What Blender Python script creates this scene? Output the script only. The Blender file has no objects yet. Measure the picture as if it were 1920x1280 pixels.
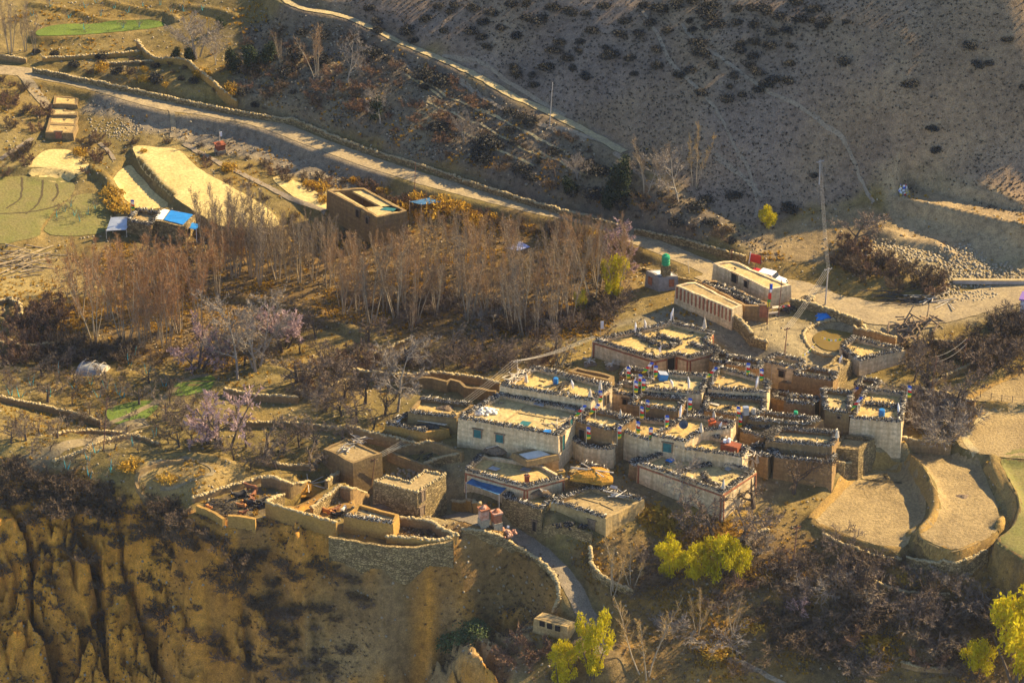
import bpy, bmesh, math, random
import numpy as np
from mathutils import Vector, Matrix
from mathutils.geometry import delaunay_2d_cdt

scene = bpy.context.scene
COL = scene.collection
rnd = random.Random(7)
R = math.radians

# ------------------------------------------------------------------ camera
HFOV = R(16.0); PITCH = R(28.0); RNG = 137.0 / 2 / math.tan(HFOV / 2)
CAM = np.array([0.0, -RNG * math.cos(PITCH), RNG * math.sin(PITCH)])
cam = bpy.data.cameras.new("camera"); cam.sensor_fit = 'HORIZONTAL'; cam.angle = HFOV
cam.clip_start = 1.0; cam.clip_end = 6000.0
camo = bpy.data.objects.new("camera", cam); COL.objects.link(camo)
camo.location = CAM; camo.rotation_euler = (R(90) - PITCH, 0, 0)
scene.camera = camo

# ------------------------------------------------------------------ light and sky
SUN_AZ = R(27.0); SUN_EL = R(32.0)          # azimuth measured from +x towards +y
SUN = np.array([math.cos(SUN_EL) * math.cos(SUN_AZ), math.cos(SUN_EL) * math.sin(SUN_AZ), math.sin(SUN_EL)])
sl = bpy.data.lights.new("sun", 'SUN'); sl.energy = 5.0; sl.angle = R(0.5); sl.color = (1.0, 0.77, 0.425)
so = bpy.data.objects.new("sun", sl); COL.objects.link(so)
so.rotation_euler = Vector(SUN).to_track_quat('Z', 'Y').to_euler(); so.location = (200, 120, 160)
world = bpy.data.worlds.new("World"); scene.world = world; world.use_nodes = True
wn = world.node_tree.nodes; wl = world.node_tree.links
bg = wn.get("Background") or wn.new("ShaderNodeBackground")
sky = wn.new("ShaderNodeTexSky"); sky.sky_type = 'NISHITA'; sky.sun_disc = False
sky.sun_elevation = SUN_EL; sky.sun_rotation = R(90) - SUN_AZ
sky.altitude = 3500; sky.dust_density = 5.0; sky.air_density = .9
wl.new(sky.outputs[0], bg.inputs[0]); bg.inputs[1].default_value = 0.12
out = wn.get("World Output") or wn.new("ShaderNodeOutputWorld"); wl.new(bg.outputs[0], out.inputs[0])
scene.view_settings.view_transform = 'Standard'; scene.view_settings.look = 'None'
scene.view_settings.gamma = 1.0; scene.view_settings.exposure = 1.4
scene.cycles.max_bounces = 5; scene.cycles.diffuse_bounces = 3; scene.cycles.volume_bounces = 0
HAZE = 0.00003
scene.cycles.use_denoising = True

# ------------------------------------------------------------------ picture <-> place
TH = math.tan(HFOV / 2)
FWD = np.array([0, math.cos(PITCH), -math.sin(PITCH)]); UP = np.array([0, math.sin(PITCH), math.cos(PITCH)])
def ray(px, py):
    return FWD + np.array([1.0, 0, 0]) * ((px - 960) / 960 * TH) + UP * (-(py - 640) / 960 * TH)
def at(px, py, z):
    d = ray(px, py); t = (z - CAM[2]) / d[2]; return CAM + d * t
def at_depth(px, py, y):
    d = ray(px, py); t = (y - CAM[1]) / d[1]; return CAM + d * t
def proj(p):
    v = np.asarray(p, float) - CAM; f = v @ FWD
    return 960 + v[0] / f / TH * 960, 640 - (v @ UP) / f / TH * 960
def lin(h):
    h = h.lstrip('#'); v = [int(h[i:i + 2], 16) / 255 for i in (0, 2, 4)]
    return tuple(x / 12.92 if x <= .04045 else ((x + .055) / 1.055) ** 2.4 for x in v)

# ------------------------------------------------------------------ numpy noise
def _hash(ix, iy, s):
    n = (ix.astype(np.int64) * 374761393 + iy.astype(np.int64) * 668265263 + s * 1442695041) & 0x7fffffff
    n = ((n ^ (n >> 13)) * 1274126177) & 0x7fffffff
    return ((n ^ (n >> 16)) & 0xffff) / 65535.0
def vnoise(x, y, s=0):
    ix = np.floor(x); iy = np.floor(y); fx = x - ix; fy = y - iy
    fx = fx * fx * fx * (fx * (fx * 6 - 15) + 10); fy = fy * fy * fy * (fy * (fy * 6 - 15) + 10)
    a = _hash(ix, iy, s); b = _hash(ix + 1, iy, s); c = _hash(ix, iy + 1, s); d = _hash(ix + 1, iy + 1, s)
    return (a + (b - a) * fx) * (1 - fy) + (c + (d - c) * fx) * fy
def fbm(x, y, s=0, o=4):
    t = 0; a = .5; f = 1.0
    for k in range(o):
        t = t + a * (vnoise(x * f, y * f, s + k * 17) - .5) * 2; a *= .5; f *= 2.03
    return t
def sstep(a, b, x):
    t = np.clip((x - a) / (b - a), 0, 1); return t * t * (3 - 2 * t)

# ------------------------------------------------------------------ terrain: control points (px, py, height)
CP = """
0 1300 -21;200 1300 -22;400 1300 -22;560 1300 -20;680 1300 -18.5;790 1300 -21;880 1300 -14.5;1000 1300 -13;1150 1300 -13;1350 1300 -13.5;1600 1300 -13;1920 1300 -12
0 1500 -33;400 1500 -34;800 1500 -31;1200 1500 -22;1600 1500 -20;1920 1500 -20
0 1120 -13.5;150 1120 -13;300 1120 -13;450 1130 -13;560 1130 -12;630 1130 -9;690 1190 -12.5
725 1115 -6.8;600 1090 -7.5;790 1190 -17;760 1240 -18.5;820 1150 -12.5
860 1010 -2.2;870 1060 -5.5;950 1080 -7;960 1015 -4.2;1000 1105 -7.8;900 1120 -9.5;930 1150 -11;850 1185 -15;1000 1145 -9;1020 1085 -5.6
860 960 -.5;930 985 -1.5;1000 1020 -3;1060 1070 -4.6;1090 1120 -6;1110 1170 -7.5;1140 1240 -9.5;1030 1190 -9.3;880 1210 -12;800 1270 -17;920 1250 -13
1100 1000 -1.8;1150 1050 -4;1180 1100 -5.5;1250 1000 -2.5;1320 1060 -4;1250 1150 -7.5;1400 1100 -6;1400 1200 -9.5;1550 1080 -5.5;1600 1180 -8.5;1650 1055 -4;1780 1060 -3.8;1700 1110 -6;1800 1120 -6.5;1570 1020 -3;1800 1200 -9;1900 1100 -5.5;1900 1200 -8.5
1640 960 -1.8;1500 940 -1.8;1400 960 -1.5;1250 940 -1;1130 1000 -1.5;1000 990 -1.5;900 960 -.7;800 985 -1.1;700 1005 -1.5;640 1030 -2.4;560 995 -1.3;430 975 -1.2;480 990 -1.8;400 985 -2;1355 955 -.9;560 1010 -2;700 1025 -2.2;780 1015 -1.6;480 930 -.8;370 960 -1;260 900 -.5;120 880 -.3;0 875 0
0 920 -3;120 930 -3.5;260 960 -4;400 1010 -4.3;500 1030 -3.8;620 1060 -4;740 1040 -3.2;820 1030 -3.2
0 1000 -7;150 1000 -7.3;300 1040 -8.5;450 1070 -8.5
850 880 0;1000 900 -.3;1150 900 -.3;1300 900 -.5;1450 880 -.3;1600 870 .2;1100 850 .3;950 790 1;1200 800 .8;1400 800 .6;1550 820 .5;1700 830 .5;1850 800 .5;1700 730 1.8;1880 710 2.2;1550 720 1.8;1350 720 1.5;1150 720 1.6;980 720 1.5;1200 640 2.5;1100 680 1.8;1450 640 3;1600 600 3.6;1450 590 3.8;1550 570 4;1700 580 4;1850 560 4.3;1800 640 3;1900 620 3.2;1350 600 3.3;1230 590 3;1250 550 3.5
1700 480 6;1850 500 5.5;1650 440 6.8;1800 440 7;1900 460 7;1560 450 6;1500 500 4.8;1480 440 6
1700 370 9.5;1800 390 9.5;1900 415 9.5;1920 370 10.7;1750 330 11.6
700 600 .8;800 640 1;900 600 1.5;1000 550 2;1100 550 2.5;600 560 .8;500 500 1;600 470 1.5;750 450 2;850 440 2.5;950 470 2.5;400 560 .5;250 600 .3;100 600 .5;100 520 1;0 600 .8;0 700 .3;200 700 0;350 720 0;500 680 .3;600 720 .3;700 740 .6;500 780 0;350 800 0;200 830 0;50 820 0;600 850 -.2;450 870 -.3;300 860 -.2
250 430 2;400 440 1.8;320 310 3.3;360 380 3;240 350 2.2;260 380 2;100 310 2.8;60 390 2;180 400 1.8;50 470 1.2;560 360 3.2;480 310 3.4
400 205 5.8;500 228 5.6;600 265 5.4;700 300 5.1;780 325 4.9;900 360 4.7;1000 385 4.5;1100 405 4.4;1200 445 4.3;1300 480 4.2;1400 520 4.1
300 250 3.6;410 290 3.2;520 310 3.2;620 345 3;720 365 3.2;200 225 4.2;130 260 3.2;50 220 4.5;0 250 4;120 190 5;0 130 6.6;100 140 6.4;200 165 6.2;300 190 6
300 160 7.1;400 170 7.6;500 200 7;450 150 8.4;560 160 9.4;650 220 7.7;750 260 7.6;850 315 6.9;900 330 6.2;900 260 9.1;1000 310 7.7;1100 340 7.1;1200 380 7;1300 420 6.8;1250 430 5.9;1350 460 5.6;1450 480 5
600 100 11.7;500 90 10.8;700 150 11.4;800 200 10.4
560 15 15.2;650 35 15.2;740 75 14.8;830 115 14.1;900 145 13.6;960 180 12.8;1070 230 11.5;1150 275 10.6;1290 370 8.6
700 0 17.5;900 0 20.3;1100 0 22.8;1300 0 25.2;1500 0 27.5;1700 0 30.6;1920 0 32.5;1000 100 16.8;1200 150 17;1300 200 16.6;1500 200 18.4;1700 200 20.4;1920 200 20.5;1400 340 9.9;1600 330 11.2;1920 330 12.4;1450 400 7.4;1550 400 7.8
0 0 9.5;100 50 8.6;200 20 9.2;300 60 8.6;400 30 10.4;450 60 10.8;300 100 7.7;200 105 7.3;60 100 7.3;520 40 12.8
-400 100 9;-400 600 1;-400 900 -1;-400 1300 -24;2300 100 18;2300 400 6.5;2300 600 5;2300 900 1;2300 1300 -12;-300 -200 14;400 -200 16;900 -250 31;1300 -250 36;1900 -250 42
"""
cps = np.array([[float(v) for v in q.split()] for l in CP.strip().splitlines() for q in l.split(';')])
cxyz = np.array([at(a, b, c) for a, b, c in cps])
def _U(d2): return np.where(d2 > 1e-9, d2 * np.log(d2 + 1e-12), 0)
_S = 50.0; _P = cxyz[:, :2] / _S
_N = len(_P); _K = _U(((_P[:, None] - _P[None]) ** 2).sum(2)) + np.eye(_N) * 0.0006
_A = np.zeros((_N + 3, _N + 3)); _A[:_N, :_N] = _K; _A[:_N, _N] = 1; _A[:_N, _N + 1:] = _P; _A[_N, :_N] = 1; _A[_N + 1:, :_N] = _P.T
_w = np.linalg.solve(_A, np.concatenate([cxyz[:, 2], np.zeros(3)]))
def tps(x, y):
    q = np.stack([x, y], -1) / _S; o = np.empty(len(q))
    for i in range(0, len(q), 20000):
        s = q[i:i + 20000]
        o[i:i + 20000] = _U(((s[:, None] - _P[None]) ** 2).sum(2)) @ _w[:_N] + _w[_N] + s @ _w[_N + 1:]
    return o
# fine regular height grid over everything the photograph shows
GX0, GX1, GY0, GY1, GS = -104.0, 104.0, -78.0, 132.0, 0.4
NX = int((GX1 - GX0) / GS) + 1; NY = int((GY1 - GY0) / GS) + 1
gx = GX0 + np.arange(NX) * GS; gy = GY0 + np.arange(NY) * GS
_cx = np.linspace(GX0, GX0 + (NX - 1) * GS, 140); _cy = np.linspace(GY0, GY0 + (NY - 1) * GS, 140)
_cX, _cY = np.meshgrid(_cx, _cy); _cz = tps(_cX.ravel(), _cY.ravel()).reshape(_cX.shape)
def bilin(grid, x, y, x0, y0, sx, sy):
    fx = np.clip((x - x0) / sx, 0, grid.shape[1] - 1.001); fy = np.clip((y - y0) / sy, 0, grid.shape[0] - 1.001)
    ix = fx.astype(int); iy = fy.astype(int); fx = fx - ix; fy = fy - iy
    return (grid[iy, ix] * (1 - fx) + grid[iy, ix + 1] * fx) * (1 - fy) + (grid[iy + 1, ix] * (1 - fx) + grid[iy + 1, ix + 1] * fx) * fy
X, Y = np.meshgrid(gx, gy)
H = bilin(_cz, X, Y, _cx[0], _cy[0], _cx[1] - _cx[0], _cy[1] - _cy[0])
def hz(x, y):
    return bilin(H, np.atleast_1d(np.asarray(x, float)), np.atleast_1d(np.asarray(y, float)), GX0, GY0, GS, GS)
_T = None
def gp(px, py, off=0.0):
    """where the line of sight through a pixel meets the ground"""
    d = ray(px, py)
    t0 = (60 - CAM[2]) / d[2]; t1 = (-45 - CAM[2]) / d[2]
    ts = np.linspace(t0, t1, 900); P = CAM[None] + d[None] * ts[:, None]
    below = P[:, 2] < hz(P[:, 0], P[:, 1]); i = int(np.argmax(below)) if below.any() else len(ts) - 1
    a, b = ts[max(i - 1, 0)], ts[i]
    for _ in range(10):
        m = (a + b) / 2; p = CAM + d * m
        if p[2] < hz(p[0], p[1])[0]: b = m
        else: a = m
    p = CAM + d * b; p[2] = hz(p[0], p[1])[0] + off
    return p
def pts(s): return [tuple(float(v) for v in q.split()) for q in s.split(',')]
def gpl(s): return np.array([gp(a, b) for a, b in (pts(s) if isinstance(s, str) else s)])
def smooth_line(P, n=6):
    """Catmull-Rom through P"""
    P = np.asarray(P, float); Q = np.vstack([2 * P[0] - P[1], P, 2 * P[-1] - P[-2]]); o = []
    for i in range(1, len(Q) - 2):
        for k in range(n):
            t = k / n; a, b, c, d = Q[i - 1], Q[i], Q[i + 1], Q[i + 2]
            o.append(.5 * (2 * b + (c - a) * t + (2 * a - 5 * b + 4 * c - d) * t * t + (3 * b - a - 3 * c + d) * t ** 3))
    o.append(P[-1]); return np.array(o)
def smooth_loop(P, n=5):
    P = np.asarray(P, float); m = len(P); o = []
    for i in range(m):
        a, b, c, d = P[i - 1], P[i], P[(i + 1) % m], P[(i + 2) % m]
        for k in range(n):
            t = k / n; o.append(.5 * (2 * b + (c - a) * t + (2 * a - 5 * b + 4 * c - d) * t * t + (3 * b - a - 3 * c + d) * t ** 3))
    return np.array(o)
def seg_dist(P, line, closed=False):
    """distance of points P (n,2) to a polyline and interpolated values of the third column"""
    L = np.asarray(line); best = np.full(len(P), 1e9); val = np.zeros(len(P)); m = len(L)
    for i in range(m if closed else m - 1):
        a = L[i]; b = L[(i + 1) % m]; ab = b[:2] - a[:2]; q = P - a[:2]
        t = np.clip((q @ ab) / max(ab @ ab, 1e-9), 0, 1); d = np.hypot(*(q - t[:, None] * ab).T)
        k = d < best; best[k] = d[k]; val[k] = (a[2] + (b[2] - a[2]) * t)[k] if L.shape[1] > 2 else 0
    return best, val
def inside(P, poly):
    c = np.zeros(len(P), bool); m = len(poly)
    for i in range(m):
        x0, y0 = poly[i][:2]; x1, y1 = poly[(i + 1) % m][:2]
        if y0 == y1: continue
        k = ((y0 > P[:, 1]) != (y1 > P[:, 1])) & (P[:, 0] < (x1 - x0) * (P[:, 1] - y0) / (y1 - y0) + x0); c ^= k
    return c
def window(poly, pad):
    p = np.asarray(poly)
    i0 = max(int((p[:, 0].min() - pad - GX0) / GS), 0); i1 = min(int((p[:, 0].max() + pad - GX0) / GS) + 2, NX)
    j0 = max(int((p[:, 1].min() - pad - GY0) / GS), 0); j1 = min(int((p[:, 1].max() + pad - GY0) / GS) + 2, NY)
    return slice(j0, j1), slice(i0, i1)
def sdist(poly, pad):
    sl_ = window(poly, pad); xs = X[sl_]; P = np.stack([xs.ravel(), Y[sl_].ravel()], 1)
    if not len(P): return sl_, np.zeros(xs.shape)
    d, _ = seg_dist(P, np.asarray(poly)[:, :2], True); d[inside(P, poly)] *= -1
    return sl_, d.reshape(xs.shape)
# ------------------------------------------------------------------ terrain relief
PXG = None
def px_grid():
    v = np.stack([X - CAM[0], Y - CAM[1], H - CAM[2]], -1); f = v @ FWD
    return 960 + v[..., 0] / f / TH * 960, 640 - (v @ UP) / f / TH * 960
U, V = px_grid()
def zone(poly, feather=3.0):
    """soft mask of a picture-space polygon laid on the ground"""
    P = gpl(poly); sl_, d = sdist(P, feather + 1); m = np.zeros(X.shape); m[sl_] = sstep(feather * .5, -feather * .5, d + fbm(X[sl_] / 5, Y[sl_] / 5, 3, 3) * feather * .8); return m
PLATEAU_EDGE = "0 872,120 885,200 900,262 915,330 940,372 962,420 985,500 990,560 1003,640 1040,740 1022,800 1020,850 1005"
m_cliff = zone("-120 876,0 880,120 892,200 908,262 920,330 952,372 984,420 1005,500 1012,600 1048,640 1068,740 1044,850 1015,900 1000,960 1015,1010 1050,1035 1090,1030 1150,990 1190,960 1330,-120 1400", 3)
m_bare = zone("620 1035,740 1020,850 1002,960 1015,1010 1050,1037 1090,1030 1145,900 1175,850 1195,740 1200,700 1100", 3)
m_hill = zone("700 -140,620 0,740 72,830 112,960 178,1070 230,1150 275,1290 372,1400 425,1500 400,1660 350,1760 325,1900 395,2300 400,2300 -140", 3)
m_slope = zone("560 10,640 28,740 72,830 112,960 178,1070 230,1150 275,1290 372,1420 440,1440 475,1280 440,1000 372,800 305,640 252,500 212,440 190,430 140,470 60", 3)
m_emb = zone("180 175,330 215,500 236,640 290,760 335,720 360,600 345,420 285,280 245,160 210", 2)
m_scrub = zone("1060 1020,1200 1000,1500 970,1540 985,1700 1040,1800 1045,1960 1030,1960 1330,960 1330,1090 1230,1130 1150", 4)
m_forest = zone("120 480,420 430,640 420,800 400,1000 420,1180 460,1190 560,1080 640,900 650,700 600,560 620,420 690,280 650,120 640,60 560", 6)
flat = 1 - np.clip(m_cliff + m_hill + m_slope + m_emb + m_scrub, 0, 1)
# gullies and buttresses of the eroded cliff
_P = gpl("-120 880,0 886,120 900,200 920,262 940,330 965,372 985,420 1005,500 1010,600 1050,640 1070,740 1050,850 1040,900 1020,960 1015,1010 1050,1035 1090,1030 1150,990 1190,960 1330,-120 1400"); _sl, _d = sdist(_P, 2); dep = np.zeros(X.shape); dep[_sl] = sstep(.5, -6, _d)
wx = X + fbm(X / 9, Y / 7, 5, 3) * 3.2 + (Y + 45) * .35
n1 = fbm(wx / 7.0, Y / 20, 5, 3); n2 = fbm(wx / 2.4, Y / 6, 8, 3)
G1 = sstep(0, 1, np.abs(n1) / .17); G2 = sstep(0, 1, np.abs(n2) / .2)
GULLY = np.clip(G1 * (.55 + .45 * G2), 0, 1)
cl = m_cliff * (1 - m_bare) * (1 - .75 * zone("640 1110,790 1110,820 1200,800 1330,600 1330,600 1200", 4))
led = fbm(X / 9, Y / 9, 19, 2) * 1.2
H += cl * (-6.5 * dep * (1 - G1) - 2.0 * (.2 + dep) * (1 - G2) + 2.2 * dep + fbm(X / 6, Y / 3.2, 21, 5) * 1.1 * (.35 + dep) + np.abs(fbm(X / 1.9, Y / 1.5, 25, 4)) * 1.6 * (.4 + dep))
st_ = (H + led) / 2.2; H += cl * (np.floor(st_) + sstep(.25, .75, st_ - np.floor(st_)) - st_) * 1.1
H += m_bare * (fbm(X / 5, Y / 5, 31, 5) * .9 + np.abs(fbm(X / 1.6, Y / 3.2, 33, 4)) * .55)
H += m_scrub * fbm(X / 8, Y / 6, 41, 4) * .9
H += m_hill * (fbm(X / 26, Y / 26, 51, 3) * .45 + fbm((X + Y) / 9, (X - Y) / 26, 57, 2) * .5 + fbm(X / 3, Y / 3, 53, 3) * .16)
H += m_slope * (fbm(X / 7, Y / 5, 61, 4) * .75 + fbm(X / 1.6, Y / 1.6, 63, 2) * .18)
H += m_emb * (fbm((X - Y * .3) / 2.0, (Y + X * .2) / 8, 71, 3) * .35)
H += flat * (fbm(X / 9, Y / 9, 81, 3) * .22 + fbm(X / 2, Y / 2, 83, 3) * .07)
# spur whose sunlit rim runs down beside the dark gully
def add_ridge(line, h, w, sharp=1.0):
    L = gpl(line) if isinstance(line, str) else line
    sl_ = window(L, w * 3); P = np.stack([X[sl_].ravel(), Y[sl_].ravel()], 1); d, _ = seg_dist(P, L)
    H[sl_] += (h * np.exp(-(d / w) ** 2 * sharp)).reshape(X[sl_].shape)
add_ridge("722 1112,742 1135,735 1180,715 1230,700 1280", .2, 2.6)
add_ridge("790 1160,815 1200,770 1230,755 1290", -2.2, 2.2)
add_ridge("640 1130,610 1200,600 1280", -1.0, 2.0)
add_ridge("950 1178,900 1200,860 1215,800 1270", .7, 1.6)
for q, h, w in (("350 1120,250 1180,180 1280", -1.7, 1.6), ("480 1060,430 1130,410 1190,392 1280", -2.4, 1.8), ("220 1080,150 1170,110 1280", -1.4, 1.5), ("300 1100,330 1180,330 1280", .7, 1.4), ("20 1090,10 1180,0 1280", -1.6, 1.5)):
    add_ridge(q, h, w)
# ------------------------------------------------------------------ benches: terraces, fields, roads
def terrace(poly, z=None, edge=.9, tilt=True):
    """level a polygon given in picture space; z None keeps the mean height; returns its world outline"""
    P = gpl(poly)
    if z is None: z = float(np.median(P[:, 2]))
    else: P = np.array([at(a, b, z) for a, b in (pts(poly) if isinstance(poly, str) else poly)])
    P[:, 2] = z; P = smooth_loop(P, 4)
    sl_, d = sdist(P, 3); m = sstep(edge, 0, d)
    H[sl_] = H[sl_] * (1 - m) + (z + fbm(X[sl_] / 2.2, Y[sl_] / 2.2, 91, 3) * .06) * m
    return P
def bank(line, h, w=1.2):
    """an earth bank or bund"""
    L = gpl(line); L = smooth_line(L, 5); sl_ = window(L, w * 3); P = np.stack([X[sl_].ravel(), Y[sl_].ravel()], 1); d, _ = seg_dist(P, L)
    H[sl_] += (h * sstep(w, w * .35, d)).reshape(X[sl_].shape)
def bench(line, w, blend=1.6, z=None):
    """cut a road bench along a picture-space line; returns its world centre line"""
    L = gpl(line)
    if z is not None: L[:, 2] = z
    L = smooth_line(L, 6); sl_ = window(L, w + blend + 1); P = np.stack([X[sl_].ravel(), Y[sl_].ravel()], 1)
    d, v = seg_dist(P, L); m = sstep(w / 2 + blend, w / 2, d).reshape(X[sl_].shape)
    H[sl_] = H[sl_] * (1 - m) + v.reshape(m.shape) * m
    return L
FIELD = {}
FIELD['low_left'] = terrace("1522 968,1580 915,1610 888,1700 880,1722 910,1735 950,1728 985,1692 1026,1640 1022,1570 998", -2.2)
FIELD['low_mid'] = terrace("1708 856,1760 852,1828 868,1852 905,1872 960,1874 986,1850 1010,1790 1032,1735 1015,1722 1000,1748 975,1756 940,1738 900", -.9)
FIELD['low_right'] = terrace("1880 862,1960 855,1960 1050,1870 1015,1895 990,1912 955,1890 905", -.1)
FIELD['stubble'] = terrace("1800 800,1850 765,1925 765,1960 770,1960 850,1890 858,1830 848,1795 830", .6)
FIELD['upper_right'] = terrace("1810 745,1870 715,1960 680,1960 752,1900 756,1850 752", 1.6)
FIELD['gold_long'] = terrace("250 275,300 277,335 282,375 318,430 348,500 390,520 425,420 425,380 405,330 372,290 335,262 305", 3.5)
FIELD['gold_low'] = terrace("212 340,240 312,262 330,290 362,315 388,255 392,240 380", 2.0)
FIELD['gold_round'] = terrace("52 318,75 290,110 280,150 290,168 315,150 328,100 331", 2.8)
FIELD['gold_strip'] = terrace("512 338,535 333,575 350,615 375,615 395,575 385", 3.4)
FIELD['green_left'] = terrace("-40 345,20 332,100 332,138 345,135 365,110 385,80 420,65 446,-40 450", 1.9)
FIELD['green_mid'] = terrace("118 385,150 365,200 370,212 400,200 432,150 442,95 440,85 425", 1.7)
FIELD['wheat_low'] = terrace("200 770,240 755,290 752,292 768,258 792,215 794", .1, 1.5)
FIELD['wheat_up'] = terrace("318 732,350 710,398 704,398 728,360 740,325 742", .3, 1.5)
FIELD['wheat_top'] = terrace("70 58,110 47,180 45,300 44,295 52,200 62,140 66,75 67", 8.7, 1.5)
terrace("1692 362,1700 350,1760 365,1960 408,1960 436,1880 412,1780 392,1685 374", 9.6, .7)
terrace("1625 466,1700 452,1760 470,1750 490,1690 488,1640 482", 6.0, .6)
terrace("1470 592,1560 580,1600 600,1560 608,1510 640,1480 665,1430 640,1410 600", None, 3)
POND = terrace("1518 645,1530 622,1565 616,1600 622,1618 640,1605 662,1565 668,1530 660", 3.0, 1.2)
terrace("360 952,490 888,552 902,505 930,520 980,430 990,376 972", -.9, 2.5)
terrace("556 945,640 902,668 940,655 1008,580 995,498 975,494 942", -.9, .5)
terrace("648 960,748 966,815 972,868 1000,858 1012,800 1022,720 1020,640 1005", -1.2, 4.0)
bank("1692 858,1722 890,1744 925,1752 955,1736 985,1712 1008", .9, 1.5)
bank("1858 872,1880 910,1898 950,1898 975,1880 995", .9, 1.5)
bank("1522 975,1582 908,1612 885", .35, 1.2)
bank("262 920,256 895,275 872,330 858,400 862,440 875", .7, 1.0)
bank("60 335,110 332", .3, .8)
bank("1678 372,1780 398,1900 430,1960 446", .4, .8)
bank("1640 438,1740 462,1780 480", .8, 1.2)
bank("175 322,205 345,222 385,240 408", 1.0, 1.2)
terrace("985 1182,1050 1205,1100 1185,1035 1155", -9.3, 2.0)
for q, h_, w_ in (("60 10,130 22,200 42,300 40", .5, .8), ("200 5,260 20,310 28,330 38", .5, .8), ("330 10,400 20,440 32", .4, .8), ("0 690,60 700,150 715,240 700", .5, .8), ("0 655,80 650,160 660", .6, 1), ("430 560,520 575,600 590", .9, 1.2), ("560 600,640 615,700 640", .9, 1.2), ("300 700,330 720,420 725", .5, .8), ("0 800,80 806,150 820", .35, .6), ("480 690,560 700,620 706", .5, .8), ("20 590,70 570,100 590,95 620", .9, 1.0), ("0 605,30 625,20 650", .8, 1.0), ("640 700,700 712,760 715", .4, .8)): bank(q, h_, w_)
ROAD = bench("-60 132,0 131,60 138,120 148,200 167,300 195,400 211,500 232,600 270,700 306,800 338,900 365,1000 390,1100 412,1200 450,1300 490,1360 518", 4.2)
ROADB = bench("1330 508,1400 535,1500 548,1560 572,1650 588,1750 585,1850 562,1960 535", 6.5, 2.5)
PATH = bench("845 965,900 975,960 1000,1020 1042,1065 1090,1090 1135,1112 1180,1128 1225", 3.6, 1.5)
TRAIL = bench("500 -20,560 14,640 30,700 55,745 78,830 113,900 146,960 180,1010 202,1070 232,1120 258,1170 285", 1.5, 1.4)
H = H.copy()
U, V = px_grid()
# ------------------------------------------------------------------ materials
def NT(name):
    m = bpy.data.materials.new(name); m.use_nodes = True; n = m.node_tree.nodes; l = m.node_tree.links
    b = n.get("Principled BSDF"); b.inputs['Specular IOR Level'].default_value = .15
    return m, n, l, b
def tex(n, l, kind, scale, vec, **kw):
    t = n.new({'noise': 'ShaderNodeTexNoise', 'voro': 'ShaderNodeTexVoronoi', 'wave': 'ShaderNodeTexWave'}[kind])
    t.inputs['Scale'].default_value = scale; l.new(vec, t.inputs['Vector'])
    for k, v in kw.items():
        if k in t.inputs: t.inputs[k].default_value = v
        else: setattr(t, k, v)
    return t
def ramp(n, l, fac, stops):
    r = n.new('ShaderNodeValToRGB'); l.new(fac, r.inputs[0]); e = r.color_ramp.elements
    while len(e) < len(stops): e.new(.5)
    for k, (p, c) in zip(e, stops): k.position = p; k.color = (*c, 1) if len(c) == 3 else c
    return r
def mixc(n, l, a, b, fac, mode='MIX'):
    m = n.new('ShaderNodeMix'); m.data_type = 'RGBA'; m.blend_type = mode
    for v, s in ((a, 6), (b, 7)):
        if isinstance(v, tuple): m.inputs[s].default_value = (*v, 1)
        else: l.new(v, m.inputs[s])
    if isinstance(fac, (int, float)): m.inputs[0].default_value = fac
    else: l.new(fac, m.inputs[0])
    return m.outputs[2]
def grey(v): return (v, v, v)
def bump(n, l, b, fac, dist, strength=1.0, prev=None):
    k = n.new('ShaderNodeBump'); k.inputs['Distance'].default_value = dist; k.inputs['Strength'].default_value = strength
    l.new(fac, k.inputs['Height']); l.new(k.outputs[0], b.inputs['Normal'])
    if prev: l.new(prev, k.inputs['Normal'])
    return k.outputs[0]
def pos(n): return n.new('ShaderNodeNewGeometry').outputs['Position']
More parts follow.
